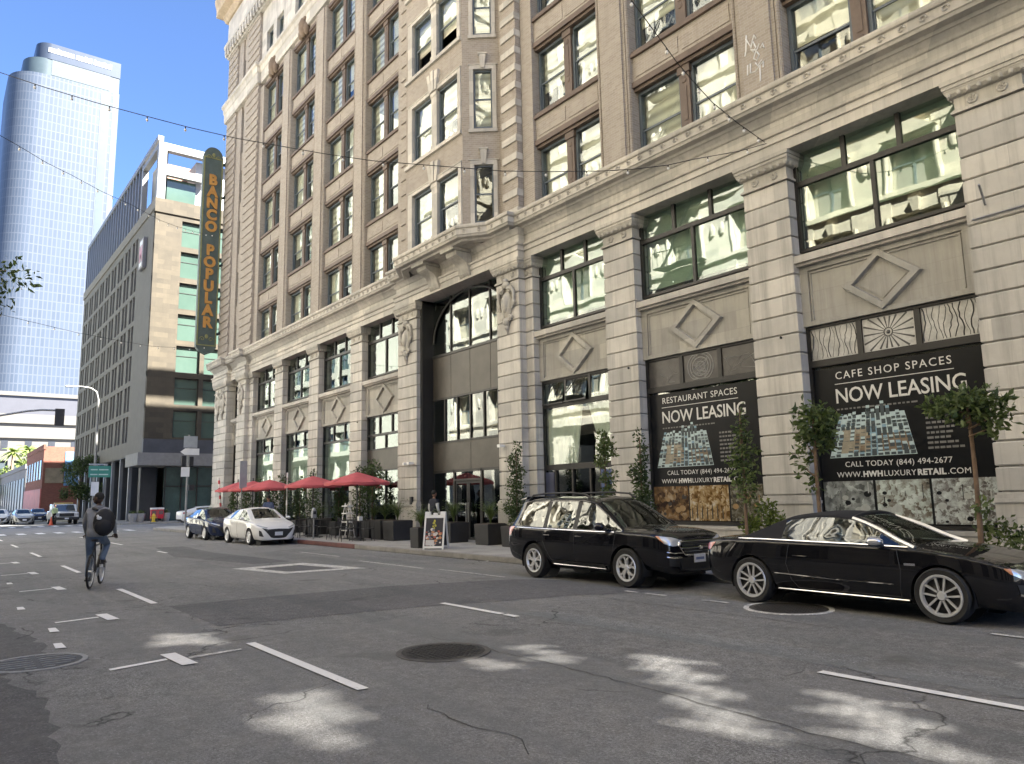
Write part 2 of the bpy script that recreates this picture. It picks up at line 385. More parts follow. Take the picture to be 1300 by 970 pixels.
sheet('old_asphalt', 0, 0, 0, 0, 0.004, ASPH_D, 'darker coarse old asphalt along the near kerb', 'road surface', 'structure',
      [(-60,-1.45),(6,-1.45)]+ragged([(6,0.55),(-4,0.7),(-8.0,1.0),(-9.3,0.72),(-10.4,1.25),(-12,1.22),(-14,0.9),(-20,0.75),(-60,0.7)],.07,.18,3)[:-1])
sheet('trench_patch', 0, 0, 0, 0, 0.004, ASPH_N, 'dark strip of newer asphalt laid across the street', 'road surface', 'structure',
      [(-10.9,3.3),(-10.55,6.06),(-9.83,8.67),(-8.9,10.6),(-11.2,10.9),(-12.6,9.6),(-13.4,7.4),(-13.6,4.7),(-13.6,3.3)])
sheet('side_patch', 0, 0, 0, 0, 0.004, ASPH_N, 'faded asphalt patch beside the white bordered square', 'road surface', 'structure',
      [(-32,7.2),(-26,6.4),(-21,7.2),(-21,8.3),(-27,7.9),(-32,8.2)])
# pavement slab with kerb, on the building side, and round the corner
mb = MB()
arc = [(-57.0 + 3.5 - 3.5*math.cos(a), 11.9 + 3.5 - 3.5*math.sin(a)) for a in [R_(x) for x in range(0, 91, 15)]]
poly = [(60,11.9+0.16),(60,60),(-57.0+.16,60)] + [(x+.11, y+.11) for x,y in arc]
mb.prism(poly, 'z', -0.01, 0.146)
tag(mb.build('pavement', CONC), 'concrete pavement in front of the stone storefronts', 'pavement', None, 'structure')
def kerb(name, pts, m, label, w=0.16):
    mb = MB(); n = len(pts)
    for i in range(n-1):
        a, b = Vector((*pts[i],0)), Vector((*pts[i+1],0)); d = (b-a).normalized(); q = Vector((-d.y, d.x, 0))*w
        mb.hexa([(a.x,a.y,0),(b.x,b.y,0),(b.x+q.x,b.y+q.y,0),(a.x+q.x,a.y+q.y,0),(a.x,a.y,.15),(b.x,b.y,.15),(b.x+q.x,b.y+q.y,.15),(a.x+q.x,a.y+q.y,.15)])
    return tag(mb.build(name, m, bevel=0.02), label, 'kerb', None, 'structure')
seg = list(reversed(arc))
kerb('kerb', [(-24.5,11.9),(60,11.9)][0:2], KERB, 'grey concrete kerb in front of the parked black cars')
kerb('red_kerb', [(-29.6,11.9),(-24.502,11.9)], KERB_R, 'kerb painted faded red by the parking meter')
kerb('corner_kerb', [(x, y) for x, y in arc[0:]] + [(-29.602,11.9)], KERB, 'kerb curving round the corner beside the white cars')
kerb('side_kerb', [(-57.0,60),(-57.0,15.41)], KERB, 'kerb of the side street beside the brick building')
kerb('near_kerb', [(6,-1.5),(-53,-1.5)], KERB, 'kerb on the near side of the street')
tag(MB().box(-53, 60, -5.0, -1.66, -0.01, 0.146).build('near_pavement', CONC), 'concrete pavement on the near side of the street', 'pavement', None, 'structure')
# far corner pavement of the hotel
hp = [(-72.0+2.5+1.0-3.5*0,0)]
arc2 = [(-70.5 - 3.5 + 3.5*math.cos(a), 11.9 + 3.5 - 3.5*math.sin(a)) for a in [R_(x) for x in range(0, 91, 15)]]
poly = [(-70.5,60)] + arc2 + [(-260,11.9),(-260,60)]
tag(MB().prism(list(reversed(poly)), 'z', -0.01, 0.15).build('far_pavement', CONC_L), 'pale concrete pavement round the hotel corner', 'pavement', None, 'structure')
poly = [(-70.5,-60),(-70.5,-5)] + [(-72,-2.6),(-74,-1.5)] + [(-260,-1.5),(-260,-60)]
tag(MB().prism(poly, 'z', -0.01, 0.15).build('far_near_pavement', CONC_L), 'pale pavement across the side street on the near side', 'pavement', None, 'structure')
sheet('crossing_concrete', -70.3, -57.2, 2.0, 11.5, 0.004, concrete('crossing_concrete', (0.30,0.29,0.275), 3.0), 'pale concrete paving of the crossing', 'road surface')

# lane markings (sheets 4 mm above the surfaces below them)
Z1, Z2 = 0.008, 0.012
def mark(pts, name='lane_line', label=None, m=None, z=Z2, cat='road marking', group=None):
    mb = MB(); mb.add([(a,b,z) for a,b in pts], [tuple(range(len(pts)))])
    return tag(mb.build(name, m or PAINT), label, cat, group, 'structure')
def dash(x0, x1, y, w=0.11, **k): return mark([(x0,y-w/2),(x1,y-w/2),(x1,y+w/2),(x0,y+w/2)], **k)
for i, x in enumerate((-9.33, -17.05, -24.9, -32.9, -40.7, -48.5)):
    dash(x, x+2.95, 3.2, label='white dash of the broken lane line on the near half of the street', group='dashes of the near lane line')
for x0, x1 in ((-10.6,-9.0), (-8.93,-8.65), (-4.09,-1.1), (-29.4,-28.1), (-38.5,-35.5), (-46.5,-43.5)):
    dash(x0, x1, 6.69, label='white dash of the broken lane line in mid street', group='dashes of the middle lane line')
for x0, x1 in ((-9.57,-9.26),(-9.09,-8.65),(-7.9,-7.4),(-3.81,-3.2),(-2.2,-1.2)):
    dash(x0, x1, 9.79, 0.09, label='worn white dash beside the parked black cars', group='parking lane dashes', m=WORN)
dash(-19.5, -16.1, 9.62, 0.10, label='thin white parking lane line before the entrance', m=WORN)
dash(-24.5, -21.5, 9.95, 0.08, label='faint parking lane line before the red umbrellas', m=WORN)
dash(-15.6, -13.0, 9.75, 0.07, label='faint white line behind the black estate car', m=WORN)
for k, x in enumerate((-8.95, -13.0, -18.2, -22.8, -27.5)):
    mark([(x-.38,2.20),(x+.38,2.24),(x+.38,2.40),(x-.38,2.36)], 'parking_tick', 'white tick of a parking bay T on the near side', group='parking bay ticks')
    mark([(x+.02,1.62),(x+.12,1.62),(x-.03,2.20),(x-.13,2.20)], 'parking_line', 'thin white stem of a parking bay T on the near side', group='parking bay stems', z=Z1)
mark([(-8.99,2.41),(-8.89,2.41),(-9.0,3.0),(-9.08,3.0)], 'parking_line', 'thin worn white stem running to the lane line', m=WORN, z=Z1)
for x, y in ((-15.15,1.38),(-10.8,1.4),(-12.2,1.5),(-20.2,1.6)):
    mark([(x-.2,y-.03),(x+.2,y-.05),(x+.22,y+.06),(x-.18,y+.06)], 'paint_dab', 'short white paint dab by the near kerb', group='white paint dabs')
TAR = plain('tar_seal', (0.05,0.05,0.051), 0.55, 0, 0.3, 6)
def seam(pts, w, seed, m=None, label='dark tar seal running along a crack in the street', name='tar_seam'):
    rg = random.Random(seed); P = []
    for (x0,y0),(x1,y1) in zip(pts, pts[1:]):
        n = max(2,int(math.hypot(x1-x0,y1-y0)/.14))
        for i in range(n): f = i/n; P.append((x0+(x1-x0)*f+rg.uniform(-.03,.03), y0+(y1-y0)*f+rg.uniform(-.03,.03)))
    mb = MB(); vs = []
    for i,(x,y) in enumerate(P):
        a = P[max(0,i-1)]; b = P[min(len(P)-1,i+1)]; d = Vector((b[0]-a[0], b[1]-a[1])).normalized(); q = w*rg.uniform(.5,1.2); vs += [(x-d.y*q,y+d.x*q,.006),(x+d.y*q,y-d.x*q,.006)]
    mb.add(vs, [(2*i,2*i+1,2*i+3,2*i+2) for i in range(len(P)-1)]); return tag(mb.build(name, m or TAR), label, 'road surface', None, 'structure')
seam([(-8.2,5.0),(-6,5.12),(-3,5.0),(1,5.2)], .007, 1); seam([(-5.6,3.35),(-5.0,3.3),(-4.4,3.4),(-3.9,3.2)], .006, 2); seam([(-20,4.9),(-15,5.2),(-13.6,5.0)], .01, 3); seam([(-30,8.9),(-22,9.0),(-14,8.8),(-5,8.95)], .010, 4)
sheet('pale_strip', 0,0,0,0, 0.003, asphalt('pale_asphalt', (0.25,0.255,0.255)), 'paler grey strip of worn asphalt along mid street', 'road surface', 'structure', ragged([(-9.0,6.95),(-4,7.0),(2,7.1),(2,7.75),(-4,7.6),(-8.6,7.45)],.05,.3,7))
# white bordered square in the road
sq = [(-19.9,6.3),(-17.5,6.75),(-17.3,8.75),(-20.2,8.3)]
inn = [(-19.45,6.72),(-17.95,7.0),(-17.8,8.3),(-19.6,7.95)]
mb = MB(); mb.add([(a,b,Z1) for a,b in sq+inn], [(0,1,5,4),(1,2,6,5),(2,3,7,6),(3,0,4,7)])
tag(mb.build('painted_square', WORN), 'worn white painted border round a square utility patch', 'road marking', None, 'structure')
sheet('utility_patch', 0,0,0,0, 0.006, ASPH_D, 'dark square patch inside the white border', 'road surface', 'structure', inn)
for x0, x1, g in ((-57.6, -57.2, 0), (-69.9, -69.5, 1)):
    pass
for i in range(9):
    y = 2.6 + i*1.0
    mark([(-56.6,y),(-54.2,y),(-54.2,y+.42),(-56.6,y+.42)], 'crosswalk_bar', 'white crossing bar before the side street', group='crossing bars on the near side')
    mark([(-75.6,y),(-73.0,y),(-73.0,y+.42),(-75.6,y+.42)], 'crosswalk_bar', 'white crossing bar beyond the side street', group='crossing bars on the far side')
# manholes
def manhole(x, y, r, ring, cover, label, pattern):
    root = thing('manhole_cover', (x,y,0.004), label, 'manhole')
    mb = MB(); mb.lathe([(r*1.13, 0.004),(r*1.12,0.012),(r*1.0,0.012),(r*0.99,0.006)], (x,y,0), 32); mb.build('ring', ring, root)
    mb = MB(); mb.lathe([(0.0,0.013),(r*0.985,0.013)], (x,y,0), 32)
    for i in range(-6, 7, 2 if pattern == 'bars' else 1):
        w = math.sqrt(max(0, (r*.9)**2 - (i*r*.14)**2)); 
        if pattern == 'bars':
            for s in (-1, 1):
                mb.box(x+i*r*.14-.010, x+i*r*.14+.010, y+min(s*.03,s*w*.95), y+max(s*.03,s*w*.95), .0135, .02, 1)
        else:
            for j in range(-6, 7):
                if math.hypot(i, j) < 6.2: mb.box(x+i*r*.14-.02, x+i*r*.14+.02, y+j*r*.14-.02, y+j*r*.14+.02, .0135, .018)
    mb.build('lid', [cover, ring], root)
IRON = plain('cast_iron', (0.045,0.042,0.04), 0.6, 0.3, 0.3, 8, 0.4)
IRON_L = plain('worn_iron', (0.30,0.30,0.295), 0.7, 0.0, 0.25, 8, 0.2)
manhole(-7.3, 4.62, 0.46, plain('iron_rim', (0.10,0.095,0.09), 0.6, 0.2, 0.3, 6), IRON, 'round dark iron manhole cover in the middle of the street', 'studs')
manhole(-9.85, 1.08, 0.44, IRON_L, IRON, 'round manhole cover with pale worn ribs at the near kerb', 'bars')
manhole(-6.5, 9.95, 0.55, WORN, IRON, 'large manhole with a white painted ring beside the black convertible', 'studs')
# ------------------------------------------------------------------ the stone and brick office building
YF = 15.5                     # face of the pilasters
def zp(z, y):                 # height seen on the pilaster plane, carried to depth y
    return 1.66 + (z - 1.66) * y / YF
B = thing('office_building', (-23.4, YF, 0.15), 'tall brown brick office building with a pale stone base of banded pilasters', 'building')
PIL = [(-5.65,-4.45),(-10.55,-9.35),(-15.5,-14.3),(-32.55,-31.35),(-37.45,-36.25),(-42.4,-41.2),(-0.75,0.45)]
BIGP = [(-20.5,-19.25),(-27.47,-25.95),(-48.2,-46.75),(-52.95,-50.4)]         # wider, 27 cm further forward, with a shield
SIDEP = [(-19.25,-18.85),(-27.9,-27.47),(-46.75,-46.1)]
ROWH = 0.459; NROW = 16; ZB = 1.58; ZN = ZB + ROWH*NROW      # 8.924

def pilaster(x0, x1, yf, sub=False):
    yb = 16.1; mb = MB(); g = 0.028
    mb.box(x0+.045, x1-.045, yf+.05, yb, 1.40, 9.6)                                   # recessed core seen in the joints
    for i in range(NROW):                                                            # rusticated courses with sloped edges
        a, b = ZB + i*ROWH + g/2, ZB + (i+1)*ROWH - g/2
        c = .018
        ring = [(x0+c,yf+c,a),(x1-c,yf+c,a),(x1-c,yb-.01,a),(x0+c,yb-.01,a)]
        r1 = [(x0,yf,a+c),(x1,yf,a+c),(x1,yb-.01,a+c),(x0,yb-.01,a+c)]
        r2 = [(x0,yf,b-c),(x1,yf,b-c),(x1,yb-.01,b-c),(x0,yb-.01,b-c)]
        r3 = [(x0+c,yf+c,b),(x1-c,yf+c,b),(x1-c,yb-.01,b),(x0+c,yb-.01,b)]
        vs = ring + r1 + r2 + r3
        fs = [(3,2,1,0),(12,13,14,15)] + [(k*4+j, k*4+(j+1)%4, (k+1)*4+(j+1)%4, (k+1)*4+j) for k in range(3) for j in range(4)]
        mb.add(vs, fs)
    # base block with a moulded top
    mb.box(x0-.05, x1+.05, yf-.05, yb, .146, 1.39)
    mb.box(x0-.075, x1+.075, yf-.085, yb, 1.392, 1.46); mb.box(x0-.045, x1+.045, yf-.05, yb, 1.462, 1.53); mb.box(x0-.015, x1+.015, yf-.02, yb, 1.532, 1.578)
    p = mb.build('pilaster', STONE, B)
    # capital: astragal, neck with rosettes, egg-and-dart, abacus
    mc = MB()
    mc.box(x0-.05, x1+.05, yf-.055, yb-.02, ZN+.002, ZN+.05); mc.box(x0-.025, x1+.025, yf-.03, yb-.02, ZN+.052, ZN+.08)
    mc.box(x0+.01, x1-.01, yf+.008, yb-.02, ZN+.082, 9.25)
    prof = [(0.0,9.25),(-.05,9.27),(-.10,9.33),(-.125,9.40),(-.125,9.42)]
    for (d0,z0),(d1,z1) in zip(prof, prof[1:]):
        mc.hexa([(x0+d0,yf+d0,z0),(x1-d0,yf+d0,z0),(x1-d0,yb-.02,z0),(x0+d0,yb-.02,z0),(x0+d1,yf+d1,z1),(x1-d1,yf+d1,z1),(x1-d1,yb-.02,z1),(x0+d1,yb-.02,z1)])
    n = max(3, int((x1-x0)/.16))
    for k in range(n+1):
        x = x0-.04 + (x1-x0+.08)*k/n
        mc.ball((x, yf-.075, 9.335), (.055,.05,.075), 8)
    for k in range(3):
        for xx in (x0-.075, x1+.075): mc.ball((xx, yf+.05+.14*k, 9.335), (.05,.055,.075), 8)
    mc.box(x0-.14, x1+.14, yf-.145, yb-.02, 9.422, 9.50); mc.box(x0-.16, x1+.16, yf-.17, yb-.02, 9.502, 9.60)
    w = x1 - x0; nr = 2 if w < 1.4 else 3
    for k in range(nr):                                                              # rosettes
        cx = x0 + w*(k+1)/(nr+1) + (0.06*(k*2-1) if nr == 2 else 0)
        mc.lathe([(0,0),(.03,-.035),(.05,-.012),(.085,-.03),(.105,0.0),(.105,.01)][::-1], (cx, yf+.006, 9.125), 10, 'y')
        for q in range(6):
            a = q*math.pi/3; mc.ball((cx+.07*math.cos(a), yf-.012, 9.125+.07*math.sin(a)), (.03,.018,.03), 6)
    mc.build('capital', STONE2, p, smooth=35)
    return p
for x0, x1 in PIL: pilaster(x0, x1, YF)
def side_pilaster(x0, x1):
    pilaster(x0, x1, YF)
for x0, x1 in SIDEP: side_pilaster(x0, x1)
def cartouche(parent, cx, yf):
    """carved oval shield with scrolls hung on a pilaster"""
    mb = MB()
    mb.ball((cx, yf-.03, 8.12), (.30,.13,.46), 14); mb.ball((cx, yf-.10, 8.14), (.19,.13,.33), 12)
    for s in (-1, 1):
        pts = [(cx+s*(.12+.30*math.sin(t)), yf-.07, 8.66+.05*t-.16*t*t*.9) for t in [k*.22 for k in range(0,12)]]
        mb.tube(pts, [.075-.003*k for k in range(len(pts))], 8)
        for zz, r, dx in ((8.62,.13,.24),(7.62,.12,.2),(8.1,.09,.39)):
            sp = [(cx+s*dx+r*(1-k/14)*math.cos(k*.75)*s, yf-.08, zz+r*(1-k/14)*math.sin(k*.75)) for k in range(13)]
            mb.tube(sp, .042, 6)
    mb.ball((cx, yf-.06, 8.80), (.20,.12,.13), 10); mb.ball((cx, yf-.07, 8.95), (.1,.1,.1), 8)
    mb.ball((cx, yf-.06, 7.52), (.15,.11,.16), 10); mb.ball((cx, yf-.05, 7.34), (.09,.09,.12), 8); mb.cyl((cx, yf-.04, 7.3),(cx, yf-.03, 7.1), .06, .02, 8)
    mb.build('cartouche', STONE2, parent, smooth=50)
for x0, x1 in BIGP:
    p = pilaster(x0, x1, YF-.27)
    if x1 - x0 < 2: cartouche(p, (x0+x1)/2, YF-.27)
    else: cartouche(p, x0+.75, YF-.27); cartouche(p, x1-.75, YF-.27)

# frieze, ledge
def profile_run(pts_xy, prof, name, m, parent=B, extra=None, closed=False):
    """sweep a (out, z) profile along a line of points; out is measured towards the street"""
    n = len(pts_xy); mb = MB(); vs = []
    for i, (x, y) in enumerate(pts_xy):
        d0 = Vector(pts_xy[i]) - Vector(pts_xy[i-1]) if i else Vector(pts_xy[1]) - Vector(pts_xy[0])
        d1 = Vector(pts_xy[i+1]) - Vector(pts_xy[i]) if i < n-1 else d0
        n0 = Vector((d0.y, -d0.x)).normalized(); n1 = Vector((d1.y, -d1.x)).normalized()
        nn = (n0 + n1); nn = nn / max(.3, nn.dot(n0)) 
        for o, z in prof: vs.append((x + nn.x*o, y + nn.y*o, z))
    k = len(prof)
    fs = [(i*k+j, (i+1)*k+j, (i+1)*k+(j+1)%k, i*k+(j+1)%k) for i in range(n-1) for j in range(k)]
    fs += [tuple(range(k-1,-1,-1)), tuple(range((n-1)*k, n*k))]
    mb.add(vs, fs)
    if extra: extra(mb)
    return mb.build(name, m, parent)
XW, XE = -53.4, 6.6
STEPS = [(-46.1,-48.2),( -18.85,-20.5)]
def stepped(y, big):   # line from west to east with the forward breaks at the big pilasters
    d = .27
    L = [(XW+.45-.45, y-d),(-50.35, y-d),(-50.35, y),(-48.25, y),(-48.25, y-d),(-46.7, y-d),(-46.7, y)]
    L += [(-27.5, y),(-27.5, y-d),(-19.22, y-d),(-19.22, y),(XE, y)]
    return L
profile_run(stepped(YF-.02, 1), [(-.9,9.604),(.07,9.604),(.07,9.86),(.11,9.862),(.11,10.02),(.16,10.04),(.18,10.10),(-.9,10.10)], 'architrave', TRIM)
profile_run(stepped(YF+.02, 1), [(-.9,10.102),(.06,10.102),(.06,10.42),(.10,10.44),(.14,10.50),(.20,10.56),(.24,10.598),(-.9,10.598)], 'frieze', STONE)
D0 = -25.45; D1 = -21.35; OY = 14.45      # oriel front corners
ORL = [(-26.35, YF), (D0, OY), (D1, OY), (-20.46, YF)]
def ledge_line(y):
    d = .27
    return [(XW, y-d),(-50.2, y-d),(-50.2, y),(-48.4, y),(-48.4, y-d),(-46.55, y-d),(-46.55, y),(-27.45, y),(-27.45,y-d),(-26.6,y-d),(D0-.18, OY-.42),(D1+.18, OY-.42),(-20.3,y-d),(-19.1,y-d),(-19.1,y),(XE,y)]
def scrolls(mb):
    L = ledge_line(14.97)
    for (xa,ya),(xb,yb) in zip(L, L[1:]):
        a, b = Vector((xa,ya)), Vector((xb,yb)); d = b-a; ln = d.length
        if ln < .5: continue
        n = int(ln/.42); u = d.normalized(); o = Vector((u.y,-u.x))
        for i in range(n):
            c = a + u*(ln*(i+.5)/n) + o*.018
            pts = []
            for k in range(9):
                t = k*.75; r = .085*(1-k/11)
                pts.append((c.x+u.x*r*math.cos(t), c.y+u.y*r*math.cos(t), 10.86+r*math.sin(t)))
            mb.tube(pts, .019, 4, caps=False)
profile_run(ledge_line(14.97), [(-.55,10.60),(-.28,10.60),(-.24,10.66),(-.06,10.68),(-.03,10.74),(0,10.76),(0,10.96),(.05,10.98),(.07,11.03),(.07,11.09),(-.55,11.11)], 'ledge', TRIM, extra=scrolls)

# storefront bays -------------------------------------------------------------------
BAYS = [(-9.35,-5.65,'cafe'),(-14.3,-10.55,'restaurant'),(-18.85,-15.5,'curtain'),(-31.35,-27.9,'bronze'),(-36.25,-32.55,'tall'),(-41.2,-37.45,'tall'),(-46.1,-42.4,'tall'),(-50.4,-48.2,'narrow'),(-4.45,-0.75,'tall')]
YG = 15.86; YI = 15.72
BLINDG = plain('pale_green_blind', (0.50,0.56,0.47), 0.9, 0, 0.15, 1.5)
def frame_grid(mb, x0, x1, z0, z1, y0, y1, w, cols, rows, m=0):
    """outer frame plus mullions; cols/rows are positions of bars"""
    mb.box(x0, x0+w, y0, y1, z0, z1, m); mb.box(x1-w, x1, y0, y1, z0, z1, m)
    mb.box(x0+w, x1-w, y0, y1, z0, z0+w, m); mb.box(x0+w, x1-w, y0, y1, z1-w, z1, m)
    for c in cols: mb.box(c-w*.35, c+w*.35, y0+.01, y1-.01, z0+w, z1-w, m)
def pane(parent, x0, x1, z0, z1, y, m, name='pane'):
    return MB().box(x0, x1, y, y+.012, z0, z1).build(name, m, parent)
def mezz_window(x0, x1, kind):
    zb, zt, ztr = zp(7.04,YG), zp(9.56,YG), zp(8.66,YG)
    mb = MB(); w = .075; y0, y1 = YG-.06, YG+.05
    frame_grid(mb, x0, x1, zb, zt, y0, y1, w, [], [])
    mb.box(x0+w, x1-w, y0, y1, ztr-.06, ztr+.06)
    L = x1-x0
    if kind == 'narrow':
        mb.box((x0+x1)/2-.035,(x0+x1)/2+.035,y0+.01,y1-.01,zb+w,ztr-.06)
    else:
        mb.box((x0+x1)/2-.045,(x0+x1)/2+.045,y0+.01,y1-.01,zb+w,ztr-.06)
        for k in (1,2): mb.box(x0+L*k/3-.05,x0+L*k/3+.05,y0+.01,y1-.01,ztr+.06,zt-w)
    f = mb.build('mezzanine_window', BLACKF, B)
    if kind == 'narrow':
        pane(f, x0+w, x1-w, zb+w, zt-w, YG, GL_ST); return
    ps = [(x0+w,(x0+x1)/2-.045,zb+w,ztr-.06),((x0+x1)/2+.045,x1-w,zb+w,ztr-.06)]
    for k in range(3):
        ps.append((x0+max(w,L*k/3+.05*(k>0)), x0+L*(k+1)/3-(w if k==2 else .05), ztr+.06, zt-w))
    for a,b,c,d in ps: pane(f, a, b, c, d, YG, GL_ST)
    mb = MB()
    if kind in ('cafe', 'restaurant', 'curtain'):
        mb.box(x0+.05, x1-.05, YG+.20, YG+.22, zb+.25 if kind!='cafe' else zb+.7, zt); mb.build('blind', BLINDG, f)
def spandrel(x0, x1):
    z0, z1 = zp(5.33,YI), zp(6.72,YI); xc = (x0+x1)/2; mb = MB()
    mb.box(x0, x1, YI+.05, YI+.35, z0, z1)                                            # ground of the panel
    fr = .20
    mb.box(x0, x0+fr, YI, YI+.06, z0, z1); mb.box(x1-fr, x1, YI, YI+.06, z0, z1)
    mb.box(x0+fr, x1-fr, YI, YI+.06, z1-.12, z1); mb.box(x0+fr, x1-fr, YI, YI+.06, z0, z0+.10)
    for a, b in ((.0,.035),):
        mb.box(x0+fr+.03, x1-fr-.03, YI+.02, YI+.055, z1-.19, z1-.155)
        mb.box(x0+fr+.03, x0+fr+.06, YI+.02, YI+.055, z0+.14, z1-.19); mb.box(x1-fr-.06, x1-fr-.03, YI+.02, YI+.055, z0+.14, z1-.19)
    zc = (z0+z1)/2; a, b = .86, (z1-z0)/2-.02
    if x1-x0 < 3: a, b = .62, (z1-z0)/2-.1
    def lozenge(ka, kb, y):
        return [(xc-ka,y,zc),(xc,y,zc-kb),(xc+ka,y,zc),(xc,y,zc+kb)]
    k = .70
    o1, o2, i2, i1 = lozenge(a,b,YI+.055), lozenge(a-.03,b-.03,YI-.05), lozenge(a*k+.03,b*k+.03,YI-.05), lozenge(a*k,b*k,YI+.055)
    vs = o1+o2+i2+i1
    mb.add(vs, [(r*4+j, (r+1)*4+j, (r+1)*4+(j+1)%4, r*4+(j+1)%4) for r in range(3) for j in range(4)])
    kk = .60
    mb.add(lozenge(a*kk,b*kk,YI+.035)+lozenge(a*kk,b*kk,YI+.049), [(0,1,2,3)]+[(j,j+4,(j+1)%4+4,(j+1)%4) for j in range(4)])
    mb.build('spandrel_panel', PANEL, B)
    ms = MB(); zs0, zs1 = 6.86, 7.03
    ms.box(x0-.03, x1+.03, YF+.02, YI+.3, zs0, zs1); ms.box(x0, x1, YF+.10, YI+.3, zp(6.72,YI)+.002, zs0-.002)
    ms.build('sill', TRIM, B)
def bulkhead(x0, x1, ztop):
    mb = MB(); mb.box(x0, x1, YF+.08, YG+.2, .146, ztop-.08); mb.box(x0, x1, YF+.05, YG+.2, ztop-.078, ztop)
    mb.build('bulkhead', STONE, B)
CURT = plain('grey_curtain', (0.72,0.76,0.68), 0.9, 0, 0.15)
TALLB = plain('pale_window_film', (0.60,0.61,0.56), 0.6, 0, 0.25, 0.6)
def store_window(x0, x1, kind):
    zt = zp(5.31,YG); y0, y1 = YG-.06, YG+.05; w = .075; L = x1-x0
    ztr = zp(4.46,YG)
    mb = MB(); f = None
    if kind in ('cafe','restaurant'):
        zb = .86
        frame_grid(mb, x0, x1, zb, zt, y0, y1, w, [], [])
        mb.box(x0+w, x1-w, y0, y1, ztr-.09, ztr+.06)
        for k in (1,2): mb.box(x0+L*k/3-.06,x0+L*k/3+.06,y0+.01,y1-.01,ztr+.06,zt-w)
        f = mb.build('display_window', BLACKF, B)
        for k in range(3): pane(f, x0+max(w,L*k/3+.06*(k>0)), x0+L*(k+1)/3-(w if k==2 else .06), ztr+.06, zt-w, YG+.02, GL_ST if kind=='cafe' else GL_DK)
        pane(f, x0+w, x1-w, zb+w, ztr-.09, YG+.03, GL_DK)
        bulkhead(x0, x1, .85)
    elif kind == 'curtain':
        zd = zp(2.55,YG)
        frame_grid(mb, x0, x1, .16, zt, y0, y1, w, [], [])
        mb.box(x0+w, x1-w, y0, y1, ztr-.05, ztr+.05); mb.box(x0+w, x1-w, y0, y1, zd-.09, zd+.09)
        for c in (x0+.55, x0+1.35, x1-1.2, x1-.75): mb.box(c-.04, c+.04, y0, y1, .16, zd-.09)
        for k in (1,2): mb.box(x0+L*k/3-.05,x0+L*k/3+.05,y0+.01,y1-.01,ztr+.05,zt-w)
        f = mb.build('curtained_window', BLACKF, B)
        pane(f, x0+w, x1-w, zd+.09, ztr-.05, YG, GL_UP); pane(f, x0+w, x1-w, .2, zd-.09, YG, GL_DK)
        for k in range(3):                                                           # vents tipped open
            a, b = x0+max(w,L*k/3+.05), x0+L*(k+1)/3-(w if k==2 else .05)
            z0, z1 = ztr+.05, zt-w; tip = (.12,.17,.05)[k]
            vm = MB(); 
            for (p0,p1) in ((0,.06),(.94,1)):
                vm.hexa([(a,YG-.02-tip*(1-p0),z0+(z1-z0)*p0),(b,YG-.02-tip*(1-p0),z0+(z1-z0)*p0),(b,YG+.02-tip*(1-p0),z0+(z1-z0)*p0),(a,YG+.02-tip*(1-p0),z0+(z1-z0)*p0),
                         (a,YG-.02-tip*(1-p1),z0+(z1-z0)*p1),(b,YG-.02-tip*(1-p1),z0+(z1-z0)*p1),(b,YG+.02-tip*(1-p1),z0+(z1-z0)*p1),(a,YG+.02-tip*(1-p1),z0+(z1-z0)*p1)])
            v = vm.build('vent', BLACKF, f)
            MB().hexa([(a+.03,YG-tip*.95-.012,z0+.04),(b-.03,YG-tip*.95-.012,z0+.04),(b-.03,YG-tip*.95,z0+.04),(a+.03,YG-tip*.95,z0+.04),(a+.03,YG-tip*.05-.012,z1-.04),(b-.03,YG-tip*.05-.012,z1-.04),(b-.03,YG-tip*.05,z1-.04),(a+.03,YG-tip*.05,z1-.04)]).build('pane', GL_ST, f)
        for (u0,u1,t0,t1) in ((x0+.1,x0+1.75,x0+.1,x0+1.45),(x0+2.0,x1-.08,x1-.75,x1-.08)):      # two drapes, gathered towards the bottom
            n = 40; vs = []
            for j in range(n+1):
                q = j/n
                for kk in range(6):
                    r = kk/5; xx = (u0+(u1-u0)*q)*(1-r) + (t0+(t1-t0)*q)*r
                    vs.append((xx, YG+.10+.045*math.sin(q*n*1.1), ztr-.08-(ztr-.08-zd-.1)*r))
            CM = MB(); CM.add(vs, [(j*6+k, (j+1)*6+k, (j+1)*6+k+1, j*6+k+1) for j in range(n) for k in range(5)])
            CM.build('curtain', CURT, f, smooth=60)
        MB().box(x1-.72, x1-.1, YG-.075, YG-.062, .35, zd-.15).build('poster', plain('blue_poster', (0.06,0.10,0.26), 0.4, 0, 0.6, 1.5), f)
        MB().box(x0+.1, x0+.5, YG-.075, YG-.062, .35, zd-.15).build('poster', plain('navy_poster', (0.05,0.06,0.12), 0.4, 0, 0.5, 2), f)
    elif kind == 'bronze':
        zb = zp(3.78,YG); zg = zp(2.95,YG)
        frame_grid(mb, x0, x1, zb, zt, y0, y1, w, [], [])
        mb.box(x0+w, x1-w, y0, y1, ztr-.05, ztr+.05); 
        for k in (1,2): mb.box(x0+L*k/3-.04,x0+L*k/3+.04,y0+.01,y1-.01,ztr+.05,zt-w)
        mb.box((x0+x1)/2-.04,(x0+x1)/2+.04,y0+.01,y1-.01,zb+w,ztr-.05)
        f = mb.build('display_window', BLACKF, B)
        for k in range(3): pane(f, x0+max(w,L*k/3+.04*(k>0)), x0+L*(k+1)/3-(w if k==2 else .04), ztr+.05, zt-w, YG, GL_ST)
        for a,b in ((x0+w,(x0+x1)/2-.04),((x0+x1)/2+.04,x1-w)): pane(f, a, b, zb+w, ztr-.05, YG, GL_ST)
        MB().box(x0, x1, YG-.04, YG+.1, zg, zb-.002).build('bronze_panel', BRONZE, f)
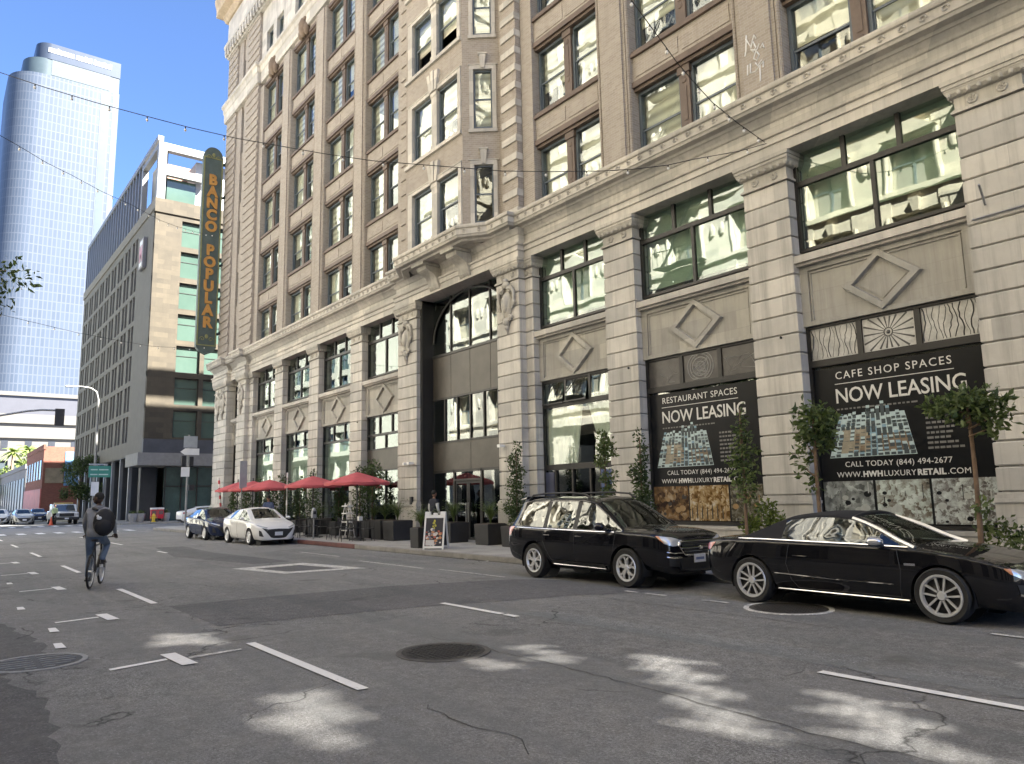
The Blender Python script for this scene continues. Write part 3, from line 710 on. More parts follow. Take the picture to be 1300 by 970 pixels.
        mg = MB(); frame_grid(mg, x0, x1, .16, zg-.002, y0, y1, .06, [x0+L/2], []); mg.build('frame', BLACKF, f)
        pane(f, x0+.06, x1-.06, .22, zg-.06, YG, GL_ST)
    elif kind in ('tall','narrow'):
        zb = .5
        frame_grid(mb, x0, x1, zb, zt, y0, y1, w, [], [])
        if kind == 'tall':
            mb.box(x0+w, x1-w, y0, y1, ztr-.05, ztr+.05)
            for k in (1,2): mb.box(x0+L*k/3-.04,x0+L*k/3+.04,y0+.01,y1-.01,ztr+.05,zt-w)
            mb.box(x0+w, x1-w, y0, y1, 2.5, 2.62)
        else: mb.box((x0+x1)/2-.04,(x0+x1)/2+.04,y0,y1,zb+w,zt-w)
        f = mb.build('display_window', BLACKF, B)
        if kind == 'tall':
            for k in range(3): pane(f, x0+max(w,L*k/3+.04*(k>0)), x0+L*(k+1)/3-(w if k==2 else .04), ztr+.05, zt-w, YG, GL_ST)
            pane(f, x0+w, x1-w, 2.62, ztr-.05, YG, GL_ST); pane(f, x0+w, x1-w, zb+w, 2.5, YG, GL_ST)
            MB().box(x0+w, x1-w, YG+.2, YG+.22, 2.7, ztr-.05).build('blind', TALLB, f)
        else:
            for a,b in ((x0+w,(x0+x1)/2-.04),((x0+x1)/2+.04,x1-w)): pane(f, a, b, zb+w, zt-w, YG, GL_ST)
        bulkhead(x0, x1, .49)
    return f
BAYF = {}
for x0, x1, kind in BAYS:
    BAYF[kind] = store_window(x0, x1, kind); spandrel(x0, x1); mezz_window(x0, x1, kind)

# entrance: arched window over bronze panels and glazed doors
ex0, ex1 = -25.95, -20.5; ye = YG+.06
mb = MB()
mb.box(ex0, ex0+.16, YF-.1, ye+.1, .146, 9.6); mb.box(ex1-.02, ex1+.0, YF, ye+.1, .146, 9.6)
zt = zp(9.56,ye); za = zp(7.14,ye)
mb.box(ex0+.16, ex1-.02, ye-.05, ye+.08, zt-.1, zt+.02); mb.box(ex0+.16, ex1-.02, ye-.05, ye+.08, za-.05, za+.05)
gx0, gx1 = ex0+.16, ex1-.02
for k in (1,2,3): 
    x = gx0+(gx1-gx0)*k/4; mb.box(x-.035, x+.035, ye-.03, ye+.06, za+.05, zt-.1)
c = (gx0+gx1)/2; rr = (gx1-gx0)/2-.1
mb.tube([(c-rr*math.cos(t), ye-.04, za+.55+1.75*math.sin(t)) for t in [math.pi*k/20 for k in range(21)]], .05, 6)
ent = mb.build('entrance_window', BLACKF, B)
pane(ent, gx0, gx1, za+.05, zt-.1, ye+.01, GL_ST)
zb1, zw0, zw1, zd = zp(5.42,ye), zp(3.78,ye), zp(5.42,ye), zp(2.71,ye)
mb = MB()
for k in range(4):
    a, b = gx0+(gx1-gx0)*k/4+.012, gx0+(gx1-gx0)*(k+1)/4-.012
    mb.box(a, b, ye-.02, ye+.1, zw1+.05, za-.06)
mb.box(gx0, gx1, ye+.03, ye+.11, zw1+.05, za-.06)
for k in range(2):
    a, b = gx0+(gx1-gx0)*k/2+.012, gx0+(gx1-gx0)*(k+1)/2-.012
    mb.box(a, b, ye-.02, ye+.1, zd, zw0-.05)
mb.box(gx0, gx1, ye+.03, ye+.11, zd, zw0-.05)
mb.build('bronze_panel', BRONZE, B)
mb = MB(); cols = [gx0+(gx1-gx0)*k/6 for k in range(1,6)]
frame_grid(mb, gx0, gx1, zw0-.05, zw1+.05, ye-.05, ye+.06, .07, [], [])
for x in cols: mb.box(x-.035,x+.035,ye-.04,ye+.05,zw0+.02,zw1-.02)
w2 = mb.build('entrance_window', BLACKF, B)
for a, b in zip([gx0+.07]+[x+.035 for x in cols], [x-.035 for x in cols]+[gx1-.07]): pane(w2, a, b, zw0+.02, zw1-.02, ye+.01, GL_ST if a < c-.6 else GL_DK)
mb = MB(); d0, d1 = gx0+1.55, gx0+3.25
for x in (gx0, d0-.1, d1, gx1-.12): mb.box(x, x+.1, ye-.04, ye+.08, .146, zd)
mb.box(gx0+.1, gx1-.12, ye-.04, ye+.08, zd-.1, zd-.002); mb.box(d0, d1, ye-.04, ye+.08, 2.30, 2.38)
shop = mb.build('entrance_frame', BLACKF, B)
pane(shop, gx0+.1, d0-.1, .2, zd-.1, ye, GL_ST); pane(shop, d1+.1, gx1-.12, .2, zd-.1, ye, GL_DK); pane(shop, d0, d1, 2.38, zd-.1, ye, GL_DK)
for s, (a, b) in enumerate(((d0+.01,(d0+d1)/2-.01),((d0+d1)/2+.01,d1-.01))):
    mb = MB(); frame_grid(mb, a, b, .15, 2.29, ye+.0, ye+.05, .09, [], []); dr = mb.build('door', BLACKP, B)
    pane(dr, a+.09, b-.09, .24, 2.2, ye+.02, GL_DK); xh = b-.06 if s == 0 else a+.06
    MB().tube([(xh,ye-.06,.8),(xh,ye-.06,1.5)], .018, 6).build('handle', GREYM, dr)

# body of the building behind the facade
mb = MB()
mb.box(XW+.1, XE, 18.6, 18.8, 0, 36); mb.box(XW+.1, XE, YF+.62, 18.9, 36.62, 36.95); mb.box(XW+.6, XE, YF+.6, 18.6, 10.2, 10.5); mb.box(XW+.6, XE, YF+.5, 18.6, 6.3, 6.6)
for k in range(6): mb.box(XW+.6, XE, YF+.45, 18.6, 13.75+3.63*k, 14.35+3.63*k)
for x in (-9.95,-14.9,-19.2,-27.4,-31.95,-36.85,-41.8,-46.6): mb.box(x-.1, x+.1, YF+.65, 18.6, .15, 36)
mb.build('interior', DARK, B)
mb = MB(); mb.box(XW+.1, XE, 18.81, 46, .146, 36.6); mb.box(XW+.1, XW+.5, YF+.5, 18.8, .146, 36.6)
mb.build('rear_block', BRICK, B)

# upper storeys ---------------------------------------------------------------------
FL = [(11.05,13.35),(14.62,16.95),(18.25,20.58),(21.88,24.21),(25.51,28.35)]
UB = [(-9.2,-5.65,2),(-14.1,-10.54,2),(-18.6,-15.42,2),(-31.2,-28.0,2),(-36.0,-32.5,2),(-41.0,-37.45,2),(-45.85,-42.4,2),(-4.3,-0.9,2)]
YW = YF+.36
mb = MB()
mb2 = MB()
xs = [(-5.65,-4.3),(-10.54,-9.2),(-15.42,-14.1),(-19.2,-18.6),(-32.5,-31.2),(-37.45,-36.0),(-42.4,-41.0),(-46.5,-45.85),(-28.0,-27.3),(-0.9,6.6)]
for x0, x1 in xs:
    mb.box(x0, x1, YF, YF+.7, 11.1, 28.6)
    if x1-x0 > 1.0 and x1 < 0:
        mb.box(x0+.28, x1-.22, YF-.10, YF+.02, 11.1, 28.6); mb.box(x0+.15, x1-.12, YF-.04, YF+.01, 11.1, 28.6)
        for xx in (x0+.06, x1-.06): mb.tube([(xx, YF-.005, 11.1),(xx, YF-.005, 28.6)], .045, 6, caps=False)
for x0, x1, n in UB:
    for i, (a, b) in enumerate(FL):
        top = FL[i+1][0]-.22 if i < 4 else 28.9
        if i < 4: 
            mb.box(x0, x1, YF+.12, YF+.7, b+.28, top)
            mb.box(x0+.14, (x0+x1)/2-.07, YF+.10, YF+.13, b+.42, top-.14); mb.box((x0+x1)/2+.07, x1-.14, YF+.10, YF+.13, b+.42, top-.14)
        else: mb.box(x0, x1, YF+.12, YF+.7, b+.3, 28.9)
mb.build('brick_wall', BRICK, B)
for x0, x1, n in UB:
    for i, (a, b) in enumerate(FL):
        mbs = MB(); mbs.box(x0+.002, x1-.002, YF+.06, YF+.5, b+.10, b+.28); mbs.box(x0+.002, x1-.002, YF+.14, YF+.5, b+.0, b+.098); mbs.build('lintel', BROWN, B)
        if i: mbs = MB(); mbs.box(x0-.0, x1, YF+.03, YF+.5, a-.22, a-.10); mbs.box(x0+.002, x1-.002, YF+.10, YF+.5, a-.098, a-.002); mbs.build('window_sill', BROWN, B)
rb = random.Random(5)
def sash_window(x0, x1, z0, z1, y, name='window', mull=True, frame=FRAME, mullm=BROWN, blind=None, openv=0):
    xc = (x0+x1)/2; mb = MB(); mw = .17 if mull else 0
    if mull:
        mb.box(xc-mw, xc+mw, y-.14, y+.12, z0, z1, 1)
        mb.box(xc-mw-.04, xc+mw+.04, y-.18, y+.1, z1-.22, z1-.002, 1)
        for zz in (z0+.55, z1-.42): mb.lathe([(0,-.03),(.07,-.02),(.09,0)][::-1], (xc, y-.14, zz), 10, 'y', 1)
        mb.box(xc-.07, xc+.07, y-.155, y-.13, z0+.7, z1-.6, 1)
    halves = [(x0,xc-mw),(xc+mw,x1)] if mull else [(x0,x1)]
    zm = (z0+z1)/2 - .05
    for a, b in halves:
        w = .085
        mb.box(a, a+w, y-.06, y+.1, z0, z1); mb.box(b-w, b, y-.06, y+.1, z0, z1); mb.box(a+w, b-w, y-.06, y+.1, z1-w, z1); mb.box(a+w, b-w, y-.06, y+.1, z0, z0+w)
        mb.box(a+w, b-w, y-.02, y+.02, zm-.03, zm+.03)
        mb.box(a+w, a+w+.04, y+.0, y+.04, z0+w, zm); mb.box(b-w-.04, b-w, y+.0, y+.04, z0+w, zm)
    f = mb.build(name, [frame, mullm], B)
    for k, (a, b) in enumerate(halves):
        w = .085
        lift = openv if (openv and k < 2) else 0
        pane(f, a+w, b-w, zm+.03, z1-w, y-.005, GL_UP)
        pane(f, a+w+.04, b-w-.04, z0+w+lift, zm-.03, y+.02, GL_UP)
        drop = rb.choice((0.02,0.02,0.02,.35,.55)) if blind is None else blind
        MB().box(a+w, b-w, y+.14, y+.15, z0+(z1-z0)*drop+lift*.9, z1-.02).build('blind', rb.choice((BLIND,BLIND2,BLIND)), f)
    return f
for bi, (x0, x1, n) in enumerate(UB):
    for i, (a, b) in enumerate(FL):
        if bi in (0, 7) and i > 1: continue
        if bi == 1 and i > 2: continue
        if bi == 2 and i > 3: continue
        sash_window(x0+.02, x1-.02, a, b, YW)

# quoined strips beside the oriel and at the corner
def quoins(x0, x1, y, z0, z1, pitch=.66, m=TRIM, both=True):
    mq = MB(); mq.box(x0+.02, x1-.02, y+.06, YF+.5, z0, z1, 0); z = z0+.10
    while z < z1-.3:
        mq.hexa([(x0,y,z),(x1,y,z),(x1,YF+.3,z),(x0,YF+.3,z),(x0,y,z+.24),(x1,y,z+.24),(x1,YF+.3,z+.24),(x0,YF+.3,z+.24)], 1)
        z += pitch
    mq.build('quoin_strip', [BRICK, m], B)
quoins(-20.03, -19.22, YF-.27, 11.1, 30.2)
quoins(-27.3, -26.42, YF-.27, 11.1, 30.2, m=BRICK)
for x0, x1 in ((-53.05,-51.1),(-48.75,-46.5)):
    quoins(x0, x1, YF-.2, 11.1, 34.4, .55, BRICK)
mb = MB()
for x0, x1 in ((-51.1,-50.15),(-49.6,-48.75)): mb.box(x0, x1, YF-.05, YF+.6, 11.1, 34.4)
z = 11.1
for (a,b) in [(p, q) for p, q in FL[:4]]+[(25.5,28.7),(30.8,32.4)]:
    mb.box(-50.15,-49.6,YF+.05,YF+.6,z,a); z = b
mb.box(-50.15,-49.6,YF+.05,YF+.6,z,34.4)
mb.build('corner_wall', BRICK, B)
for (a,b) in [(p, q) for p, q in FL[:4]]+[(25.5,28.7),(30.8,32.4)]:
    sash_window(-50.14,-49.61,a,b,YF+.2,mull=False)
# the west face seen edge-on
MB().box(XW+.02, XW+.4, YF-.1, 46, 11.1, 34.4).build('west_wall', BRICK, B)

# oriel ------------------------------------------------------------------------------
def oriel():
    zs = 11.1; ztop = 30.0
    mb = MB()
    def wall_strip(a, b, z0, z1, t=.3):
        a, b = Vector(a), Vector(b); d = (b-a).normalized(); q = Vector((-d.y, d.x))*t
        mb.hexa([(a.x,a.y,z0),(b.x,b.y,z0),(b.x+q.x,b.y+q.y,z0),(a.x+q.x,a.y+q.y,z0),(a.x,a.y,z1),(b.x,b.y,z1),(b.x+q.x,b.y+q.y,z1),(a.x+q.x,a.y+q.y,z1)])
    P = [Vector(p) for p in ORL]
    wz = [(11.35,13.49),(14.93,17.19),(18.62,20.85),(22.3,24.5),(25.9,28.2)]
    # front: piers beside the window pair, spandrels between
    fx0, fx1 = -24.98, -21.52
    wall_strip((D0,OY),(fx0,OY),zs,ztop); wall_strip((fx1,OY),(D1,OY),zs,ztop)
    z = zs
    for a,b in wz: wall_strip((fx0,OY),(fx1,OY),z,a-.14); z = b+.14
    wall_strip((fx0,OY),(fx1,OY),z,ztop)
    # the two canted sides with a narrow window each
    for (a, b) in ((P[0],P[1]),(P[2],P[3])):
        d = (b-a); L = d.length; u = d/L
        s0, s1 = L*.30, L*.80
        if a == P[0]: s0, s1 = L*.2, L*.7
        wall_strip(a, a+u*s0, zs, ztop); wall_strip(a+u*s1, b, zs, ztop); z = zs
        for c,e in wz: wall_strip(a+u*s0, a+u*s1, z, c-.1); z = e+.02
        wall_strip(a+u*s0, a+u*s1, z, ztop)
    body = mb.build('oriel', BRICK, B)
    mt = MB()
    for a,b in wz:
        w = .26
        mt.box(fx0-w*.9, fx0+.08, OY-.05, OY+.25, a-.02, b+.16); mt.box(fx1-.08, fx1+w*.45, OY-.05, OY+.25, a-.02, b+.16)
        mt.box(fx0+.08, fx1-.08, OY-.05, OY+.25, b+.02, b+.16); mt.box(fx0-w, fx1+w*.5, OY-.07, OY+.2, b+.162, b+.20)
        mt.box(D0+.02, D1-.02, OY-.10, OY+.2, a-.20, a-.06)                                # sill band
        xc = (fx0+fx1)/2
        mt.box(xc-.19, xc+.19, OY-.03, OY+.2, a-.058, b+.018)
        mt.box(xc-.22, xc+.22, OY-.06, OY+.1, a-.05, a+.12); mt.box(xc-.22, xc+.22, OY-.06, OY+.1, b-.16, b)
        for k in (-1,0,1):                                                                # flared keystone
            x = xc+k*.17; mt.hexa([(x-.08,OY-.10-.02*(k==0),b+.03),(x+.08,OY-.10-.02*(k==0),b+.03),(x+.08,OY+.1,b+.03),(x-.08,OY+.1,b+.03),
                                  (x+k*.12-.11,OY-.13-.02*(k==0),b+.78+.06*(k==0)),(x+k*.12+.11,OY-.13-.02*(k==0),b+.78+.06*(k==0)),(x+k*.12+.11,OY+.1,b+.78),(x+k*.12-.11,OY+.1,b+.78)])
    mt.build('trim', TRIM, body)
    for i,(a,b) in enumerate(wz[:4]):
        sash_window(fx0+.08, fx1-.08, a, b, OY+.14, mull=True, mullm=TRIM, openv=(.85 if i == 2 else 0), blind=None)
    for (a, b) in ((P[2],P[3]),(P[0],P[1])):
        d = (b-a); L = d.length; u = d/L; ang = math.atan2(u.y, u.x)
        s0, s1 = L*.30, L*.80
        if a == P[0]: s0, s1 = L*.2, L*.7
        for i,(c,e) in enumerate(wz[:4]):
            M = Matrix.Translation((a.x,a.y,0)) @ Matrix.Rotation(ang,4,'Z')
            e2 = e
            mb = MB(); w = .06
            mb.box(s0,s0+w,.06,.16,c,e2); mb.box(s1-w,s1,.06,.16,c,e2); mb.box(s0+w,s1-w,.06,.16,c,c+w); mb.box(s0+w,s1-w,.06,.16,e2-w,e2); mb.box(s0+w,s1-w,.09,.13,(c+e2)/2-.03,(c+e2)/2+.03)
            f = mb.xform(M).build('window', FRAME, B)
            MB().box(s0+w,s1-w,.10,.112,c+w,e2-w).xform(M).build('pane', GL_UP, f)
            if i != 0: MB().box(s0+w,s1-w,.20,.21,c+.1,e2-w).xform(M).build('blind', BLIND, f)
            mt = MB(); q = .15
            mt.box(s0-q,s0,-.05,.1,c-.08,e2+.16); mt.box(s1,s1+q,-.05,.1,c-.08,e2+.16); mt.box(s0,s1,-.05,.1,e2+.0,e2+.16); mt.box(s0-q-.03,s1+q+.03,-.09,.1,c-.2,c-.082)
            mt.box(s0-q-.04,s1+q+.04,-.07,.1,e2+.162,e2+.20)
            xm = (s0+s1)/2
            mt.hexa([(xm-.07,-.1,e2+.03),(xm+.07,-.1,e2+.03),(xm+.07,.1,e2+.03),(xm-.07,.1,e2+.03),(xm-.13,-.13,e2+.55),(xm+.13,-.13,e2+.55),(xm+.13,.1,e2+.55),(xm-.13,.1,e2+.55)])
            mt.box(xm-.16,xm+.16,-.15,.1,e2+.552,e2+.61)
            mt.xform(M).build('trim', TRIM, f)
    MB().prism([(p[0]+(0.05 if i<2 else -.05), p[1]+.32) for i,p in enumerate(ORL)],'z',11.0,11.08).build('floor', DARK, body)
    # back wall closing off the bay beside the neighbouring rooms
    mb = MB(); mb.box(-26.45,-26.30,YF-.02,YF+.7,11.1,30); mb.box(-20.5,-20.0,YF+.0,YF+.7,11.1,30); mb.build('jamb', BRICK, body)
    MB().prism([(-26.2,15.52),(-25.45,14.62),(-21.35,14.62),(-20.6,15.52)],'z',10.61,10.74).build('soffit', TRIM, body)
    # scrolled consoles under it
    for cx in (-24.35, -22.25):
        mb = MB()
        prof = [(15.40,9.66),(15.22,9.62),(15.08,9.72),(15.02,9.86),(14.98,10.02),(14.86,10.20),(14.66,10.28),(14.52,10.36),(14.48,10.48),(14.52,10.598),(15.44,10.598)]
        mb.prism(prof, 'x', cx-.27, cx+.27)
        for s in (-1,1):
            for (yy,zz,r) in ((14.64,10.44,.13),(15.2,9.80,.15)):
                mb.lathe([(0,-.02),(r*.5,-.05),(r*.55,-.02),(r,-.06),(r,.0)] if s<0 else [(r,0),(r,.06),(r*.55,.02),(r*.5,.05),(0,.02)], (cx+s*.27,yy,zz), 14, 'x')
            mb.prism([(y_,z_) for y_,z_ in prof], 'x', cx+s*.30-.035, cx+s*.30+.035)
        mb.box(cx-.42, cx+.42, 14.30, 15.44, 10.50, 10.595)
        mb.build('console', STONE2, body, smooth=40)
oriel()

# top storey, dentils and cornice
profile_run([(XW,YF-.25),(-46.4,YF-.25),(-46.4,YF-.02),(-27.3,YF-.02),(-27.3,YF-.3),(-19.2,YF-.3),(-19.2,YF-.02),(XE,YF-.02)], [(-.6,28.9),(.02,28.9),(.06,29.1),(.06,29.55),(.12,29.62),(.14,29.9),(.26,30.0),(.26,30.18),(-.6,30.25)], 'band_course', TRIM)
mb = MB(); tops = []
for x0, x1, n in UB:
    xc = (x0+x1)/2
    tops += [(x0+.25,xc-.3),(xc+.3,x1-.25)]
tops.sort()
xp = -46.5
for a, b in tops:
    mb.box(xp, a, YF+.0, YF+.6, 30.2, 34.4); mb.box(a, b, YF+.0, YF+.6, 32.15, 34.4); xp = b
mb.box(xp, XE, YF, YF+.6, 30.2, 34.4)
mb.build('attic_wall', STONE, B)
for a, b in tops[:6]: sash_window(a, b, 30.4, 32.15, YF+.25, mull=False)
def teeth(mb):
    x = XW+.2
    while x < -15:
        mb.box(x, x+.28, YF-.5, YF-.1, 34.15, 34.6); mb.ball((x+.14, YF-.42, 34.05), (.12,.1,.16), 6); x += .55
profile_run([(XW,YF-.2),(XE,YF-.2)], [(-.6,34.0),(.05,34.0),(.08,34.14),(.1,34.62),(.3,34.66),(.32,34.9),(.05,34.95),(.02,37.0),(-.6,37.0)], 'dentil_course', TRIM, extra=teeth)
profile_run([(XW-.3,YF-.2),(XE,YF-.2)], [(-.8,37.0),(.15,37.0),(.3,37.2),(.35,37.45),(.8,37.6),(.9,37.9),(1.0,38.3),(1.0,38.55),(-.8,38.6)], 'roof_cornice', plain('roof_cornice_stone', (0.47,0.38,0.27), 0.8, 0, 0.3, 1.5, 0.2), B)
MB().box(XW-.9, XW+.3, YF-.9, 40, 37.6, 38.6).build('roof_cornice', MATS['roof_cornice_stone'], B)
mb = MB()
for i, (x0, x1, n) in enumerate(UB):
    if x1 < -27:
        xc = (x0+x1)/2; mb.ball((xc, YF-.05, 29.0), (.42,.3,.62), 10)
        for s in (-1,1): mb.ball((xc+s*.38,YF-.02,28.75),(.22,.2,.4),8); mb.ball((xc+s*.3,YF-.05,29.4),(.16,.16,.16),8)
mb.build('carved_keystones', plain('dark_carving', (0.20,0.15,0.11), 0.8, 0, 0.3), B, smooth=50)
# painted scrawl on the brick pier
mb = MB(); 
def scrawl(pts): mb.tube([(-9.86+x*.40, YF-.107, 12.02+z*.44) for x, z in pts], .020, 4)
scrawl([(-.55,2.1),(-.65,1.2),(-.75,.9)]); scrawl([(-.6,1.9),(-.3,1.3),(0.0,1.9),(.1,1.6)]); scrawl([(-.3,1.2),(-.1,1.5),(.05,1.1),(-.15,.9),(-.3,1.1),(.1,.9),(.3,1.2)])
scrawl([(.05,.9),(-.15,.5),(.05,.3),(.25,.55),(.1,.8)]); scrawl([(.35,.9),(.55,1.1),(.6,.8)]); scrawl([(-.6,.3),(-.65,-.3)]); scrawl([(-.4,.3),(-.45,-.25),(-.1,-.3)]); scrawl([(-.1,-.3),(.2,-.1),(.5,.05),(.45,-.3)]); scrawl([(.25,-.1),(.2,-1.0)]); scrawl([(-.05,.2),(.1,-.05),(.4,.2)])
mb.build('graffiti', WHITE, B)
# ------------------------------------------------------------------ foliage, used by every tree and plant
LEAF_D = leaf_mat('dark_leaf', (0.018,0.036,0.015), (0.10,0.145,0.055))
LEAF_M = leaf_mat('mid_leaf', (0.028,0.052,0.018), (0.17,0.22,0.085))
LEAF_L = leaf_mat('pale_leaf', (0.06,0.10,0.025), (0.20,0.25,0.07))  # paler yellow-green foliage colour
BARK = plain('bark', (0.16,0.115,0.075), 0.85, 0, 0.3, 6, 0.5)
BARK_R = plain('cinnamon_bark', (0.19,0.125,0.08), 0.8, 0, 0.35, 8, 0.4)
def leaves(name, m, parent, blobs, n, size, seed=1, droop=0.3, local=False):
    """leaf-shaped faces through the volume of several ellipsoids: (centre, radii)"""
    rg = np.random.default_rng(seed)
    vol = np.array([r[0]*r[1]*r[2] for c, r in blobs])**.75; pr = vol/vol.sum()
    idx = rg.choice(len(blobs), n, p=pr)
    C = np.array([c for c, r in blobs])[idx]; RR = np.array([r for c, r in blobs])[idx]
    d = rg.normal(size=(n,3)); d /= np.linalg.norm(d, axis=1)[:,None]
    rad = rg.random(n)**.45
    P = C + d*RR*rad[:,None] + rg.normal(size=(n,3))*.03
    ax = rg.normal(size=(n,3)) + d*.7 + np.array([0,0,-droop]); ax /= np.linalg.norm(ax, axis=1)[:,None]
    sd = np.cross(ax, rg.normal(size=(n,3))); sd /= np.linalg.norm(sd, axis=1)[:,None]
    nr = np.cross(ax, sd)
    s = size*(.6+.8*rg.random(n))[:,None]
    V = np.empty((n,4,3)); V[:,0] = P; V[:,1] = P+ax*s*.5+sd*s*.24+nr*s*.06; V[:,2] = P+ax*s; V[:,3] = P+ax*s*.5-sd*s*.24+nr*s*.06
    mb = MB(); mb.v = [tuple(p) for p in V.reshape(-1,3)]; mb.f = [(4*i,4*i+1,4*i+2,4*i+3) for i in range(n)]; mb.m = [0]*n
    return mb.build(name, m, parent, local=local)
def limb(p0, p1, r0, r1, bend=.12, k=6, seed=0):
    rg = random.Random(seed); p0, p1 = Vector(p0), Vector(p1); L = (p1-p0).length; o = Vector((rg.uniform(-1,1),rg.uniform(-1,1),rg.uniform(-.3,.3)))*L*bend
    return [p0.lerp(p1,i/k)+o*math.sin(math.pi*i/k) for i in range(k+1)], [r0+(r1-r0)*i/k for i in range(k+1)]
def tree(name, loc, h, crown, label, n=5000, leaf=.16, m=None, trunk_r=.12, limbs=5, seed=1, group=None, cat='tree', bark=None):
    root = thing(name, loc, label, cat, group); x, y, z = loc
    mb = MB(); zc = z + min(c[2]-r[2]*.5 for c, r in crown)
    pts, rs = limb((x,y,z), (x+.03,y,z+h*.7), trunk_r, trunk_r*.45, .02, 8, seed); mb.tube(pts, rs, 8)
    for i, (c, r) in enumerate(crown[:limbs]):
        pts, rs = limb((x,y,z+max(.4,(c[2]-r[2]*.8))*.8), (x+c[0],y+c[1],z+c[2]+r[2]*.3), trunk_r*.5, trunk_r*.12, .1, 6, seed+i); mb.tube(pts, rs, 6)
    mb.build('trunk', bark or BARK, root, smooth=60)
    leaves('crown', m or LEAF_D, root, [((x+c[0],y+c[1],z+c[2]), r) for c, r in crown], n, leaf, seed)
    return root
def blobcrown(n, R, H, z0, seed, r=(.35,.6)):
    rg = random.Random(seed); out = []
    for i in range(n):
        a = rg.random()*6.28; t = rg.random(); rr = R*(1-abs(t-.45)*.9)*math.sqrt(rg.random())
        s = rg.uniform(*r)*R*.7; out.append(((rr*math.cos(a), rr*math.sin(a), z0+H*t), (s, s, s*.8)))
    return out

# ------------------------------------------------------------------ the hotel over the side street
HX, HY = -73.0, 15.0
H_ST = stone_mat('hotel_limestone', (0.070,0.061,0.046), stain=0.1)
H_GR = plain('hotel_grey_render', (0.15,0.146,0.136), 0.8, 0, 0.1, 1.0, 0.1)
H_WIN = plain('dark_window', (0.02,0.022,0.025), 0.12, 0, 0.3, 1.0)
H_GRN = None
t_ = NT('green_glass'); p_ = t_.pos(); n_ = t_.noise(p_, .35, 3)
b_ = t_.bsdf(Roughness=0.12); t_.link(t_.mix(n_, (0.035,0.065,0.053), (0.075,0.115,0.095)), b_.inputs['Base Color']); b_.inputs['Specular IOR Level'].default_value = 0.9; H_GRN = t_.mat
SLATE = plain('slate_cladding', (0.055,0.058,0.068), 0.55, 0, 0.2, 0.8, 0.1)
RIB = plain('ribbed_metal', (0.24,0.247,0.262), 0.4, 0.5, 0.08, 1.0)
Hh = thing('hotel_building', (HX,HY,.15), 'beige and grey stone hotel with a white rooftop frame at the far corner', 'building')
rows = [(7.8+3.0*k-.2, 10.2+3.0*k-.1) for k in range(7)]         # (bottom, top)
mb = MB(); X1 = -113.3
wins = []
for k in range(9):
    x = -80.2 - 3.68*k; wins += [(x-1.05, x), (x-2.55, x-1.45)]
wins.sort()
# side wall: stone from 6.2 to 28.9 with deep openings
mb.box(X1, HX-.55, HY+.7, HY+1.2, 6.2, 28.9)                                 # backing
z = 6.2
for b, t in rows: mb.box(X1, HX-.02, HY, HY+.69, z, b); z = t
mb.box(X1, HX-.02, HY, HY+.69, z, 28.9)
xp = X1
for a, b in wins:
    for zb, zt in rows: mb.box(xp, a, HY+.02, HY+.68, zb+.001, zt-.001)
    xp = b
for zb, zt in rows: mb.box(xp, HX-.02, HY+.001, HY+.68, zb+.001, zt-.001)
mb.build('grey_wall', H_GR, Hh)
mb = MB()
for a, b in zip(wins[::2], wins[1::2]):
    for zb, zt in rows:
        w = MB(); w.box(a[0], a[1], HY+.55, HY+.66, zb, zt); w.box(b[0], b[1], HY+.55, HY+.66, zb, zt); w.build('window', H_WIN, Hh)
# front wall facing up the street
fw = [(17.35,19.45),(19.85,21.95),(24,26.1),(26.5,28.6),(31,33.1)]
mb = MB(); z = 7.45
for b, t in rows: mb.box(HX-.5, HX, HY, 45, z, b); z = t
mb.box(HX-.5, HX, HY, 45, z, 28.55); mb.box(HX-.5, HX+.12, HY-.1, 45, 28.56, 29.9)
yp = HY
for a, b in fw:
    for zb, zt in rows: mb.box(HX-.5, HX-.002, yp, a, zb+.001, zt-.001)
    yp = b
for zb, zt in rows: mb.box(HX-.5, HX-.002, yp, 45, zb+.001, zt-.001)
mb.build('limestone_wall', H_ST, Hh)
for i, (a, b) in enumerate(fw[:4]):
    for j, (zb, zt) in enumerate(rows):
        w = MB(); w.box(HX-.3, HX-.26, a, b, zb, zt); f = w.build('window', H_GRN, Hh)
        fr = MB(); fr.box(HX-.27, HX-.2, a, b, zb, zb+.06); fr.box(HX-.27,HX-.2,a,b,zt-.12,zt); fr.box(HX-.27,HX-.2,a,a+.06,zb,zt); fr.box(HX-.27,HX-.2,b-.06,b,zb,zt); fr.box(HX-.27,HX-.22,a,b,(zb+zt)/2+.3,(zb+zt)/2+.34)
        fr.build('frame', BLACKF, f)
MB().box(X1, HX+.1, HY-.12, HY+.7, 28.91, 29.9).build('parapet', plain('parapet_stone', (0.2,0.188,0.168), 0.8, 0, 0.1), Hh)
